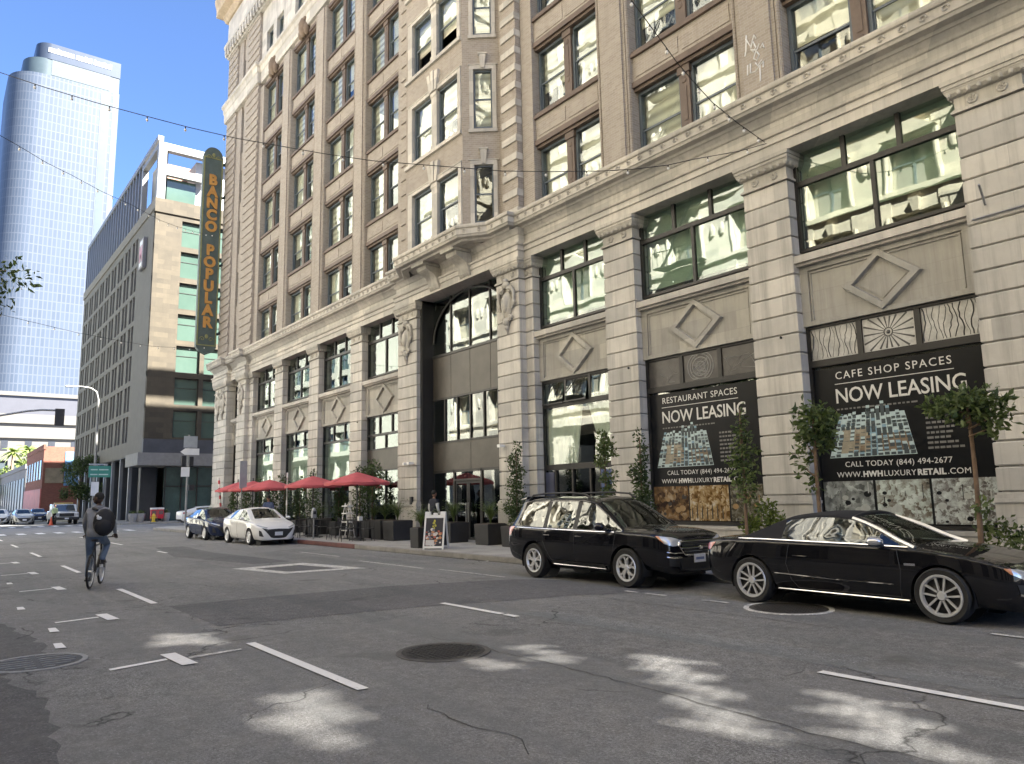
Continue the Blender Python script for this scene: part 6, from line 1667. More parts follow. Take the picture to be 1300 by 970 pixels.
# ------------------------------------------------------------------ leasing posters in the two display windows
PBLK = plain('poster_black', (0.008,0.009,0.011), 0.3, 0, 0.3, 2, spec=0.25)
PWHT = plain('poster_white', (0.66,0.66,0.64), 0.4, 0, 0.05); PGRY = plain('poster_grey', (0.17,0.17,0.165), 0.5, 0, 0.2)
MOD = [plain('model_pale', (0.46,0.58,0.60), 0.4, 0, 0.12, 9), plain('model_blue', (0.22,0.36,0.46), 0.4, 0, 0.2, 9), plain('model_tan', (0.33,0.30,0.23), 0.4, 0, 0.3, 9), plain('model_dark', (0.05,0.07,0.08), 0.4, 0, 0.2), plain('model_brown', (0.20,0.15,0.10), 0.4, 0, 0.3, 9)]
def photo_mat(name, cols, scale, seed):
    t = NT(name); p = t.pos(); mp = t.n('ShaderNodeMapping'); t.link(p, mp.inputs[0]); mp.inputs['Location'].default_value = (seed*3.1,0,seed*1.7)
    v = t.n('ShaderNodeTexVoronoi', Scale=scale); v.feature = 'F1'; nn = t.n('ShaderNodeTexNoise', Scale=scale*.8, Detail=5.0); t.link(mp.outputs[0], nn.inputs['Vector'])
    sc = t.n('ShaderNodeVectorMath', operation='ADD'); t.link(mp.outputs[0], sc.inputs[0]); s2 = t.n('ShaderNodeVectorMath', operation='SCALE'); s2.inputs['Scale'].default_value = .35; t.link(nn.outputs['Color'], s2.inputs[0]); t.link(s2.outputs[0], sc.inputs[1]); t.link(sc.outputs[0], v.inputs['Vector'])
    sp = t.n('ShaderNodeSeparateColor'); t.link(v.outputs['Color'], sp.inputs[0])
    f = t.math('ADD', t.math('MULTIPLY', sp.outputs[0], .32), t.math('MULTIPLY', nn.outputs[0], .72))
    b = t.bsdf(Roughness=0.15); t.link(t.ramp(f, [(.18+.64*i/(len(cols)-1), c) for i, c in enumerate(cols)]), b.inputs['Base Color']); return t.mat
def leasing(xo, head, label, restaurant):
    """xo shifts the layout of the nearer poster along the wall"""
    Y = YG-.02; root = thing('leasing_sign', (-7.5+xo,Y,.95), label, 'sign')
    X = lambda x: x+xo
    xa, xb = X(-9.27), X(-5.73)
    MB().box(xa, xb, Y, Y+.012, .94, 4.37).build('panel', PBLK, root)
    y = Y-.004
    text(head, .235, (X(-8.76),y,4.10), UPR, PWHT, 'heading', root, sx=1.0, spacing=1.22 if not restaurant else 1.08)
    MB().box(X(-8.78),X(-6.3),y-.002,y,3.985,4.0).build('rule', PWHT, root)
    text('NOW LEASING', .455, (X(-8.80),y,3.57), UPR, PWHT, 'title', root, sx=.90, spacing=.97, bold=.004)
    mb = MB(); rg = random.Random(4); x = -8.78
    while x < -7.1: w = rg.uniform(.04,.13); mb.box(X(x),X(x+w),y-.002,y,3.41,3.445); x += w+.035
    mb.build('lettering', PGRY, root)
    # bird's-eye picture of the block
    mb = MB(); TL, TR, BR, BL = (-8.74,3.27),(-7.33,3.27),(-7.15,2.37),(-9.03,2.37)
    def P(u, v, dz=0): 
        a = (TL[0]*(1-u)+TR[0]*u, TL[1]*(1-u)+TR[1]*u); b = (BL[0]*(1-u)+BR[0]*u, BL[1]*(1-u)+BR[1]*u)
        return (X(a[0]*(1-v)+b[0]*v), a[1]*(1-v)+b[1]*v+dz)
    def quad(u0,u1,v0,v1,h,m,yy):
        pts = [P(u0,v1,h),P(u1,v1,h),P(u1,v0,h),P(u0,v0,h)]; mb.add([(a,yy,b) for a,b in pts],[(0,1,2,3)],m)
        if h > 0:
            q = [P(u0,v1),P(u1,v1),P(u1,v1,h),P(u0,v1,h)]; mb.add([(a,yy-.0004,b) for a,b in q],[(0,1,2,3)],3 if m != 3 else 1)
    quad(0,1,0,1,0,0,y-.001)
    rg = random.Random(9); k = 0
    quad(.10,.48,.30,.90,0,2,y-.0015); quad(.60,.95,.48,.90,0,4,y-.0015); quad(.46,.60,.30,.97,0,1,y-.0015)
    for v in [i/11 for i in range(0,11)]:
        for u in [i/14 for i in range(0,14)]:
            k += 1; mid = .12 < u < .44 and .35 < v < .85
            h = rg.uniform(.03,.09) if not mid else rg.uniform(.0,.05)
            if .40 < u < .72 and v < .5: h = rg.uniform(.10,.24)*(1.15-v)
            m = rg.choice((0,0,1,0)) if not mid else rg.choice((2,2,4,0))
            if rg.random() < .8: quad(u+.008,u+.062,v+.012,v+.075,h,m,y-.002-.0009*k*.01-.003*v)
    mb.build('block_picture', MOD, root)
    mb = MB(); rg = random.Random(2)
    for i, z in enumerate((3.15,3.05,2.95,2.85,2.75,2.65,2.55,2.45)):
        x = -6.93; n = rg.randint(3,6)
        while x < -6.93+n*.11: w = rg.uniform(.05,.12); mb.box(X(x),X(x+w),y-.002,y,z,z+.045); x += w+.025
    mb.build('lettering', PGRY, root)
    text('CALL TODAY (844) 494-2677', .165, (X(-7.6),y,2.165), UPR, PWHT, 'lettering', root, 'CENTER', spacing=1.06)
    cx = X(-8.90); webs = []
    for sgm, bo in (('WWW.',0),('HWH',.007),('LUXURY',0),('RETAIL',.007),('.COM',0)):
        o = text(sgm, .165, (cx,y,1.945), UPR, PWHT, 'web_address', root, spacing=1.06, bold=bo); webs.append(o)
        ox = ORG[o.name].x; cx = max(v.co.x for v in o.data.vertices)+ox+.022
    k = (X(-6.17)-X(-8.90))/(cx-X(-8.90))
    for o in webs:
        ox = ORG[o.name].x
        for v in o.data.vertices: v.co.x = (v.co.x+ox-X(-8.90))*k+X(-8.90)-ox
    if restaurant:
        cols = [[(.01,.01,.01),(.05,.03,.02),(.20,.12,.05),(.42,.36,.26)], [(.02,.015,.01),(.16,.09,.03),(.40,.30,.16),(.55,.52,.45)], [(.02,.02,.02),(.10,.09,.06),(.30,.30,.26)]]
        xs = [(-9.24,-8.02),(-7.98,-6.75),(-6.70,-5.76)]
    else:
        cols = [[(.03,.035,.035),(.12,.13,.125),(.28,.30,.29),(.52,.57,.55)], [(.04,.04,.035),(.18,.16,.13),(.46,.52,.48),(.62,.68,.64)], [(.05,.05,.05),(.16,.15,.14),(.44,.48,.47),(.60,.66,.64)]]
        xs = [(-9.24,-8.12),(-8.06,-6.98),(-6.93,-5.76)]
    rg = random.Random(11)
    for i, ((a,b),c) in enumerate(zip(xs, cols)):
        dm = MB(); dm.box(X(a),X(b),y-.003,y,.97,1.86,2)
        for k in range(14):
            x = rg.uniform(a+.08,b-.12); z = rg.uniform(1.0,1.6); w = rg.uniform(.02,.07); hgt = rg.uniform(.08,.3)
            if i == 1 and restaurant: x = a+.06+k*(b-a-.12)/14; z = 1.02; w = .028; hgt = .28+.06*(k%3); dm.prism([(X(x-w*.2),z),(X(x+w),z),(X(x+w),z+hgt*.6),(X(x+w*.6),z+hgt),(X(x+w*.2),z+hgt),(X(x-w*.2),z+hgt*.6)],'y',y-.005,y-.0031,k%2)
            elif k % 3: dm.add([(X(x)+w*1.6*math.cos(q),y-.0045-.0001*k,z+w*math.sin(q)*1.2) for q in [j*math.pi/5 for j in range(10)]], [tuple(range(9,-1,-1))], k%2)
            else: dm.box(X(x),X(x+w*.4),y-.0048-.0001*k,y-.0031,z,z+hgt,k%2)
        dm.build('photograph', ([PBLK, plain('photo_pale', (0.40,0.42,0.40), 0.4, 0, 0.2, 8)] if not restaurant else [plain('photo_dark', (0.015,0.012,0.01), 0.3), plain('photo_amber', (0.30,0.19,0.08), 0.4, 0, 0.3, 8)]) + [photo_mat('poster_photo_%d%d' % (restaurant,i), c, 7.5+2*i, i+5*restaurant)], root)
    return root
leasing(0.0, 'CAFE SHOP SPACES', 'black poster reading CAFE SHOP SPACES NOW LEASING in the display window', False)
leasing(-5.03, 'RESTAURANT SPACES', 'black poster reading RESTAURANT SPACES NOW LEASING in the display window', True)
# patterned panes over them
def decor(x0, x1, kind):
    zt = zp(5.31,YG)-.08; z0 = zp(4.46,YG)+.07; L = x1-x0; f = BAYF[kind]; y = YG-.012
    if kind == 'cafe': pm, dk = plain('etched_pale', (0.50,0.50,0.48), 0.3, 0, 0.35, 5), plain('etched_dark', (0.05,0.05,0.05), 0.3)
    else: pm, dk = plain('etched_grey', (0.085,0.08,0.075), 0.3, 0, 0.5, 4), plain('etched_light', (0.33,0.33,0.32), 0.35, 0, 0.2)
    for k in range(3):
        a, b = x0+max(.08,L*k/3+.065), x0+L*(k+1)/3-.075
        pn = MB().box(a,b,y,y+.01,z0,zt).build('patterned_pane', pm, f)
        mb = MB(); xc, zc = (a+b)/2, (z0+zt)/2; rg = random.Random(k+3)
        if k == 1 and kind == 'cafe':
            for q in range(18):
                t = q*math.pi/9; c, s = math.cos(t), math.sin(t); e = min((b-a)/2/max(.01,abs(c)), (zt-z0)/2/max(.01,abs(s)))-.02; w = .022
                mb.add([(xc+c*.08-s*.006,y-.001,zc+s*.08+c*.006),(xc+c*e-s*w,y-.001,zc+s*e+c*w),(xc+c*e+s*w,y-.001,zc+s*e-c*w),(xc+c*.08+s*.006,y-.001,zc+s*.08-c*.006)],[(3,2,1,0)])
            mb.tube([(xc+.09*math.cos(q*.4),y-.004,zc+.09*math.sin(q*.4)) for q in range(17)],.010,5); mb.ball((xc,y,zc),(.045,.02,.045),10)
        elif k == 1:
            for rr in (.36,.29,.22,.12): mb.tube([(xc+rr*1.15*math.cos(q*.2),y-.003,zc+min(.32,max(-.32,rr*math.sin(q*.2)*1.1))) for q in range(33)],.012,5)
            for q in range(9): mb.tube([(xc+rg.uniform(-.28,.28),y-.003,zc+rg.uniform(-.3,.3)) for _ in range(4)],.009,4)
        else:
            n = 11 if kind == 'cafe' else 5
            for q in range(n):
                x = a+.04+(b-a-.08)*q/(n-1); pts = [(x+.035*math.sin(z*9+q*1.3)+rg.uniform(-.012,.012),y-.002,z) for z in [z0+.02+(zt-z0-.04)*j/9 for j in range(10)]]
                if kind == 'cafe': mb.tube(pts, rg.uniform(.004,.014), 4)
                else: mb.tube([(a+.05+.9*(b-a)*rg.random(),y-.002,z0+.05+.5*rg.random()) for _ in range(3)], .006, 4)
        mb.build('tracery', dk, pn)
decor(-9.35,-5.65,'cafe'); decor(-14.3,-10.55,'restaurant')
# small fittings on the stone
for x, z, yy in ((-20.2,3.35,YF-.32),(-26.55,3.05,YF-.33),(-26.2,3.05,YF-.33)):
    mb = MB(); mb.box(x-.04,x+.04,yy-.02,yy+.08,z-.03,z+.05); mb.box(x-.06,x+.10,yy-.22,yy-.03,z-.05,z+.05); mb.build('security_camera', WHITE, B, bevel=.01)
mb = MB(); mb.tube([(-5.3,YF-.02,6.95),(-5.25,YF-.28,7.12),(-5.2,YF-.5,7.2)],.022,6); mb.tube([(-5.55,YF-.03,6.72),(-4.45,YF-.03,6.74)],.018,6); mb.build('flag_bracket', GREYM, B)
for x in (-10.0,-14.85,-31.9): MB().ball((x+.2,YF-.02,5.2),(.03,.04,.03),6).build('wall_anchor', IRON, B)
MB().box(-26.35,-26.2,YF-.36,YF-.27,1.45,1.75).build('entry_panel', BLACKP, B)

# ------------------------------------------------------------------ trees and planters along the pavement
POT = plain('black_planter', (0.025,0.025,0.027), 0.6, 0, 0.2, 3); SOIL = plain('soil', (0.05,0.035,0.025), 0.95, 0, 0.3, 20)
def planter(x, y, w, h, label, group='black planters along the storefronts'):
    root = thing('planter_box', (x,y,.15), label, 'planter', group); t = w*.92
    mb = MB(); mb.hexa([(x-t/2,y-t/2,.15),(x+t/2,y-t/2,.15),(x+t/2,y+t/2,.15),(x-t/2,y+t/2,.15),(x-w/2,y-w/2,.15+h),(x+w/2,y-w/2,.15+h),(x+w/2,y+w/2,.15+h),(x-w/2,y+w/2,.15+h)])
    mb.build('pot', POT, root, bevel=.015); MB().box(x-w/2+.04,x+w/2-.04,y-w/2+.04,y+w/2-.04,.14+h,.165+h).build('soil', SOIL, root); return root
def plant(name, x, y, blobs, n, leaf, m, label, cat, group=None, stem=None, seed=1, zbase=.15):
    if 'tree' in name:                                                       # uneven outline: shrink the clumps, add stray sprigs
        rg = random.Random(seed+100); base = list(blobs); blobs = [(c,(r[0]*.88,r[1]*.88,r[2]*.88)) for c,r in base]
        for c, r in base:
            for _ in range(3):
                a = rg.random()*6.283; e = rg.uniform(-.6,1.2); blobs.append(((c[0]+r[0]*1.02*math.cos(a)*math.cos(e), c[1]+r[1]*1.02*math.sin(a)*math.cos(e), c[2]+r[2]*1.05*math.sin(e)), (r[0]*.26,r[1]*.26,r[2]*.34)))
    root = thing(name, (x,y,zbase), label, cat, group)
    mb = MB(); top = max(c[2] for c, r in blobs)
    if stem:
        pts, rs = limb((x,y,zbase),(x+.02,y,top), stem, stem*.5, .02, 8, seed); mb.tube(pts, rs, 8)
        for i,(c,r) in enumerate(blobs[:6]): pts, rs = limb((x,y,max(zbase+.3,c[2]-r[2]*.9)),(x+c[0],y+c[1],c[2]), stem*.45, .005, .1, 5, seed+i); mb.tube(pts, rs, 5)
        mb.build('trunk', BARK_R, root, smooth=60)
    leaves('crown', m, root, [((x+c[0],y+c[1],c[2]),r) for c,r in blobs], n, leaf, seed, .1)
    return root
def column(x, y, z0, z1, r, n, label, seed, m=None, leaf=.085, taper=.75, group='clipped columns of green in planters', stem=.035):
    k = 7; bl = []; rg = random.Random(seed)
    for i in range(k):
        f = i/(k-1); rr = r*(1-taper*f*f)*(.8+.35*rg.random()); bl.append(((rg.uniform(-.07,.07),rg.uniform(-.07,.07),z0+(z1-z0)*f),(rr,rr,(z1-z0)/k*.75)))
    return plant('column_shrub', x, y, bl, n, leaf, m or LEAF_D, label, 'shrub', group, stem, seed, .6)
planter(-8.05,13.6,.6,.55,'black planter of the round-headed tree by the cafe poster'); planter(-5.25,13.5,.6,.55,'black planter at the foot of the spreading tree'); planter(-9.8,13.7,.6,.55,'black planter under the feathery tree by the restaurant poster')
planter(-12.72,13.7,.6,.55,'black planter of the narrow column before the stone pilaster'); planter(-13.95,13.7,.6,.55,'black planter below the curtained window')
plant('clipped_tree', -8.05,13.6,[((-.02,0,2.95),(.42,.40,.42)),((-.20,.05,2.60),(.24,.22,.30)),((.16,0,3.12),(.26,.26,.28)),((.12,.1,2.62),(.2,.2,.22)),((-.28,0,2.15),(.12,.14,.30)),((-.12,0,1.8),(.10,.10,.25))],920,.125,LEAF_M,'round-headed small tree with a bare trunk left of the cafe poster','tree',None,.045,3,.68)
plant('clipped_tree', -5.25,13.5,[((-.05,0,2.95),(.40,.36,.30)),((.42,0,2.85),(.28,.26,.30)),((-.42,0,3.02),(.24,.22,.18)),((.1,0,3.12),(.34,.3,.2)),((.34,0,2.62),(.16,.15,.16)),((.08,0,1.35),(.14,.12,.10))],920,.125,LEAF_M,'spreading small tree with a tall bare trunk before the cafe poster','tree',None,.048,5,.68)
plant('clipped_tree', -3.95,13.3,[((0,0,2.75),(.40,.36,.40)),((-.2,0,2.35),(.24,.2,.25)),((.3,0,2.9),(.3,.3,.3))],600,.125,LEAF_M,'small tree cut off by the right edge beside the last pilaster','tree',None,.048,6,.15)
plant('feathery_tree', -9.8,13.7,[((0,0,3.22),(.10,.10,.25)),((0,0,2.9),(.20,.2,.28)),((.02,0,2.55),(.30,.28,.25)),((.03,0,2.2),(.34,.3,.24)),((.05,0,1.88),(.30,.26,.22)),((.08,0,1.6),(.2,.18,.16))],836,.10,LEAF_M,'feathery conical tree before the restaurant poster','tree',None,.04,8,.68)
plant('low_bush', -9.45,13.95,[((0,0,1.15),(.28,.2,.35)),((-.4,0,.95),(.2,.2,.25)),((.25,0,.9),(.25,.2,.3))],900,.10,LEAF_L,'loose low bush at the foot of the feathery tree','bush',None,None,9,.68)
plant('low_bush', -5.05,13.75,[((.1,0,.95),(.22,.18,.18)),((-.22,0,1.0),(.08,.08,.22)),((.3,0,.8),(.2,.2,.15))],420,.09,LEAF_M,'low green sprouts at the foot of the spreading tree','bush',None,None,10,.68)
column(-12.72,13.7,1.35,3.05,.26,1700,'narrow leafy column before the pilaster right of the curtained window',11)
plant('slender_tree', -13.95,13.7,[((0,0,3.1),(.14,.14,.2)),((.05,0,2.8),(.26,.22,.26)),((-.12,0,2.5),(.16,.16,.18)),((.14,0,2.1),(.20,.18,.18)),((.1,0,1.75),(.22,.18,.16))],1250,.09,LEAF_M,'slender tree before the curtained window','tree',None,.035,12,.68)
planter(-18.85,14.65,.75,.62,'black planter of the tall column by the entrance pilaster'); column(-18.85,14.65,.95,3.15,.36,2600,'tallest clipped column, by the entrance pilaster',13,taper=.55)
def grass_plant(x, y, z, h, n, label, seed, group='arching plants in planters', spread=.5, m=None):
    root = thing('arching_plant', (x,y,z), label, 'plant', group); rg = random.Random(seed); mb = MB()
    for i in range(n):
        a = rg.random()*6.283; L = h*rg.uniform(.6,1.1); sp = spread*rg.uniform(.4,1.1); w = .018
        prev = None
        for k in range(5):
            t = k/4; px, py, pz = x+math.cos(a)*sp*t*t+rg.uniform(-.01,.01)+.08*math.cos(a)*t, y+math.sin(a)*sp*t*t, z+L*(t-.38*t*t*sp/.5)
            q = (px-math.sin(a)*w*(1-t*.9), py+math.cos(a)*w*(1-t*.9), pz), (px+math.sin(a)*w*(1-t*.9), py-math.cos(a)*w*(1-t*.9), pz)
            if prev: mb.quad(prev[0],prev[1],q[1],q[0])
            prev = q
            if k >= 2 and i % 2 == 0:
                for s in (-1,1): e = (px+math.cos(a+s*1.1)*.10, py+math.sin(a+s*1.1)*.10, pz-.02); mb.add([(px,py,pz),(px+math.cos(a)*.03,py+math.sin(a)*.03,pz+.01),e],[(0,1,2)])
    mb.build('fronds', m or LEAF_M, root); return root
for (x,y,w,h,ph,sd,lb) in ((-20.95,12.45,.52,.62,.85,21,'beside the folding street board'),(-22.6,15.0-.25,.80,.68,1.05,22,'right of the entrance doors'),(-20.4,14.75,.78,.66,1.0,23,'below the tall clipped column'),
                           (-25.6,14.2,.85,.72,.95,24,'left of the entrance'),(-26.8,14.3,.85,.72,.9,25,'second left of the entrance'),(-28.3,14.6,.9,.7,.95,26,'behind the nearest umbrella'),(-33.6,14.5,.9,.7,.9,27,'behind the second umbrella')):
    planter(x,y,w,h,'black planter holding an arching plant '+lb)
    grass_plant(x,y,.15+h,ph,70,'arching green plant in the planter '+lb,sd)
for i,(x,y,h,r) in enumerate(((-24.9,14.75,0,0),(-29.9,14.8,2.9,.40),(-31.6,14.6,2.5,.36),(-34.9,14.75,3.0,.42),(-36.6,14.8,2.7,.36),(-38.6,14.75,2.9,.42),(-40.4,14.8,2.6,.36),(-42.3,14.8,2.9,.40),(-44.6,14.8,2.6,.38),(-46.8,14.8,2.5,.36))):
    if h == 0: continue
    nm = ('first','second','third','fourth','fifth','sixth','seventh','eighth','ninth')[i-1]
    planter(x,y,.7,.6,f'black planter of the {nm} clipped column behind the umbrellas, counted from the entrance'); column(x,y,.95,h,r,1000,f'{nm} clipped column behind the umbrellas, counted from the entrance',30+i,leaf=.11,taper=.5)
plant('leafy_tree', -28.6,14.7,[((0,0,2.9),(.5,.4,.5)),((.4,0,2.5),(.45,.4,.4)),((-.3,0,2.3),(.4,.4,.4)),((.2,0,1.8),(.4,.3,.35))],1500,.11,LEAF_D,'dark leafy tree behind the nearest red umbrella','tree',None,.04,41)
tree('street_tree', (-95,13.4,.15), 6.6, blobcrown(16,2.2,4.2,2.4,5), 'dark street tree before the hotel colonnade', 4200, .24, LEAF_D, .11, 6, 51)
tree('street_tree', (-24.0,-3.1,.146), 8.5, [((.5,4.35,7.6),(.9,.75,.40)),((.2,4.3,6.95),(.55,.35,.35)),((0,2.6,7.2),(1.5,1.5,1.0)),((0,1.0,7.4),(2.0,1.6,1.3)),((-1.2,-1,7.6),(2,2,1.5))], 'tree whose dark leaves reach in at the left edge', 3600, .17, LEAF_D, .16, 5, 52)
def palm(x, y, h, label, seed):
    root = thing('palm_tree', (x,y,0), label, 'palm tree', 'palms far down the street'); mb = MB(); mb.tube([(x,y,0),(x+.3,y,h*.5),(x,y,h)],[.35,.25,.22],8); mb.build('trunk', BARK, root)
    mb = MB(); rg = random.Random(seed)
    for i in range(34):
        a = rg.random()*6.28; el = rg.uniform(-.7,1.2); L = rg.uniform(2.2,3.2); prev = None
        for k in range(6):
            t = k/5; px, py, pz = x+math.cos(a)*L*t*math.cos(el*.6), y+math.sin(a)*L*t*math.cos(el*.6), h+L*(math.sin(el)*t-.55*t*t); w = .28*math.sin(math.pi*min(1,t+.15))
            q = ((px-math.sin(a)*w,py+math.cos(a)*w,pz-.12),(px,py,pz),(px+math.sin(a)*w,py-math.cos(a)*w,pz-.12))
            if prev: mb.quad(prev[0],prev[1],q[1],q[0]); mb.quad(prev[1],prev[2],q[2],q[1])
            prev = q
    mb.build('crown', LEAF_L, root)
palm(-198,14.6,13.5,'palm tree with a thin trunk left of the grey building',3); palm(-210,18.5,15,'palm behind the grey building',4)
for i,(x,y,h,R) in enumerate(((-214,13.0,11,4.5),(-218,20,15,4.5),(-222,27,13,4.0),(-205,24,11,3.5))):
    tree('far_tree', (x,y,0), h, blobcrown(12,R,h*.6,h*.35,60+i), ('sunlit green tree at the left end of the street','tall sunlit tree behind the palm','green tree before the white block','green tree above the brick building')[i], 1500, .8, LEAF_L, .25, 4, 61+i)

# ------------------------------------------------------------------ umbrellas, tables, chairs on the pavement
RED = plain('red_canvas', (0.55,0.11,0.12), 0.8, 0, 0.12, 3); STEEL = plain('dark_steel', (0.05,0.05,0.052), 0.45, 0.5, 0.1)
def umbrella(x, y, rz, label):
    o = thing('patio_umbrella', (0,0,0), label, 'umbrella', 'red umbrellas before the storefronts'); R, ze, zt = 1.22, 2.20, 2.60
    mb = MB(); n = 8; rows = 5; vs = [(0,0,zt)]
    for r in range(1, rows+1):
        f = r/rows
        for j in range(n*4):
            a = j*2*math.pi/(n*4); sc = 1/max(abs(math.cos(a)),abs(math.sin(a))); rad = R*f*(.62+.38*min(sc,1.35)/1.0*.82)
            sag = .03*abs(math.sin(a*n/2))*f
            vs.append((rad*math.cos(a),rad*math.sin(a),zt-(zt-ze)*f**1.08-sag))
    m = n*4; fs = [(0,1+j,1+(j+1)%m) for j in range(m)]
    for r in range(rows-1): fs += [(1+r*m+j,1+(r+1)*m+j,1+(r+1)*m+(j+1)%m,1+r*m+(j+1)%m) for j in range(m)]
    mb.add(vs, fs); k = len(vs)
    last = vs[-m:]; mb.add(last+[(a,b,c-.10) for a,b,c in last],[(j,(j+1)%m,(j+1)%m+m,j+m) for j in range(m)])
    mb.build('canopy', RED, o, smooth=40, local=True)
    MB().tube([(0,0,.02),(0,0,2.7)],.026,8).build('pole', STEEL, o, local=True); MB().lathe([(0,0),(.30,0),(.28,.06),(.05,.09),(0,.09)],(0,0,0),18).build('base', STEEL, o, local=True)
    mb = MB()
    for j in range(8): a = j*math.pi/4; mb.tube([(0,0,2.58),(1.1*math.cos(a),1.1*math.sin(a),2.22)],.009,4)
    mb.build('ribs', STEEL, o, local=True); MB().ball((0,0,2.72),.035,8).build('finial', STEEL, o, local=True)
    o.location = (x,y,.15); o.rotation_euler = (0,0,R_(rz)); return o
u1 = umbrella(-27.3,13.35,12,'nearest red umbrella, left of the entrance')
for x, y, rz, lb in ((-31.7,13.4,5,'second red umbrella from the entrance'),(-37.0,13.4,20,'third red umbrella from the entrance, above the white saloon'),(-39.4,13.4,8,'fourth red umbrella from the entrance'),(-41.8,13.4,0,'farthest red umbrella, nearest the corner')):
    c = copy_tree(u1); c.location = (x,y,.15); c.rotation_euler = (0,0,R_(rz)); c['label'] = lb
def cafe_table():
    o = thing('cafe_table', (0,0,0), 'small black table under the nearest umbrella', 'table', 'black cafe tables'); 
    MB().lathe([(0,.72),(.36,.72),(.36,.745),(0,.745)],(0,0,0),20).build('table_top', BLACKP, o, local=True); mb = MB(); mb.cyl((0,0,.03),(0,0,.72),.03); mb.build('stem', STEEL, o, local=True); MB().lathe([(0,0),(.24,0),(.22,.03),(0,.04)],(0,0,0),16).build('foot', STEEL, o, local=True); return o
def cafe_chair():
    o = thing('cafe_chair', (0,0,0), 'black metal cafe chair', 'chair', 'black chairs at the cafe tables')
    MB().box(-.2,.2,-.2,.2,.44,.465).build('seat', BLACKP, o, bevel=.008, local=True)
    for sx in (-1,1):
        for sy in (-1,1): MB().tube([(sx*.21,sy*.21,0),(sx*.18,sy*.18,.44)],.012,6).build('leg', STEEL, o, local=True)
    mb = MB(); mb.tube([(-.19,-.19,.45),(-.24,-.19,.86),(-.24,.19,.86),(-.19,.19,.45)],.012,6); 
    for y in (-.1,0,.1): mb.tube([(-.195,y,.47),(-.24,y,.85)],.009,5)
    mb.build('backrest', STEEL, o, local=True); return o
t0, c0 = cafe_table(), cafe_chair(); first = [True, True]
tn = ('nearest umbrella','second umbrella','third umbrella','fourth umbrella')
for i, (x, y) in enumerate(((-26.7,13.2),(-28.4,13.5),(-30.9,13.3),(-32.6,13.5))):
    o = t0 if first[0] else copy_tree(t0); first[0] = False; o.location = (x,y,.15)
    o['label'] = ('small round black table right of the nearest umbrella pole','small round black table left of the nearest umbrella pole','small round black table right of the second umbrella pole','small round black table left of the second umbrella pole')[i]
    for k, (dx, dy, rz) in enumerate(((.62,.0,180),(-.62,.05,0),(.05,-.62,90))):
        c = c0 if first[1] else copy_tree(c0); first[1] = False; c.location = (x+dx,y+dy,.15); c.rotation_euler = (0,0,R_(rz+(i*13)%25-10))
        c['label'] = ('black metal chair on the near side of the table ','black metal chair on the far side of the table ','black metal chair on the kerb side of the table ')[k] + ('right of the nearest umbrella pole','left of the nearest umbrella pole','right of the second umbrella pole','left of the second umbrella pole')[i]
tag(MB().box(-26.75,-26.6,13.1,13.25,.896,1.05).build('menu_card', WHITE), 'white menu card standing on the table right of the nearest umbrella pole', 'menu card')
rk = thing('display_rack', (-29.6,14.0,.15), 'white slatted rack on the pavement behind the parking meter', 'rack')
mb = MB()
for sx in (-1,1): mb.tube([(-29.6+sx*.28,13.8,.15),(-29.6+sx*.22,14.05,1.55)],.022,6); mb.tube([(-29.6+sx*.28,14.25,.15),(-29.6+sx*.22,14.05,1.55)],.022,6)
mb.build('frame', WHITE, rk)
for z in (.4,.75,1.1,1.4): MB().box(-29.86,-29.34,13.9,14.18,z,z+.05).build('shelf', WHITE, rk)

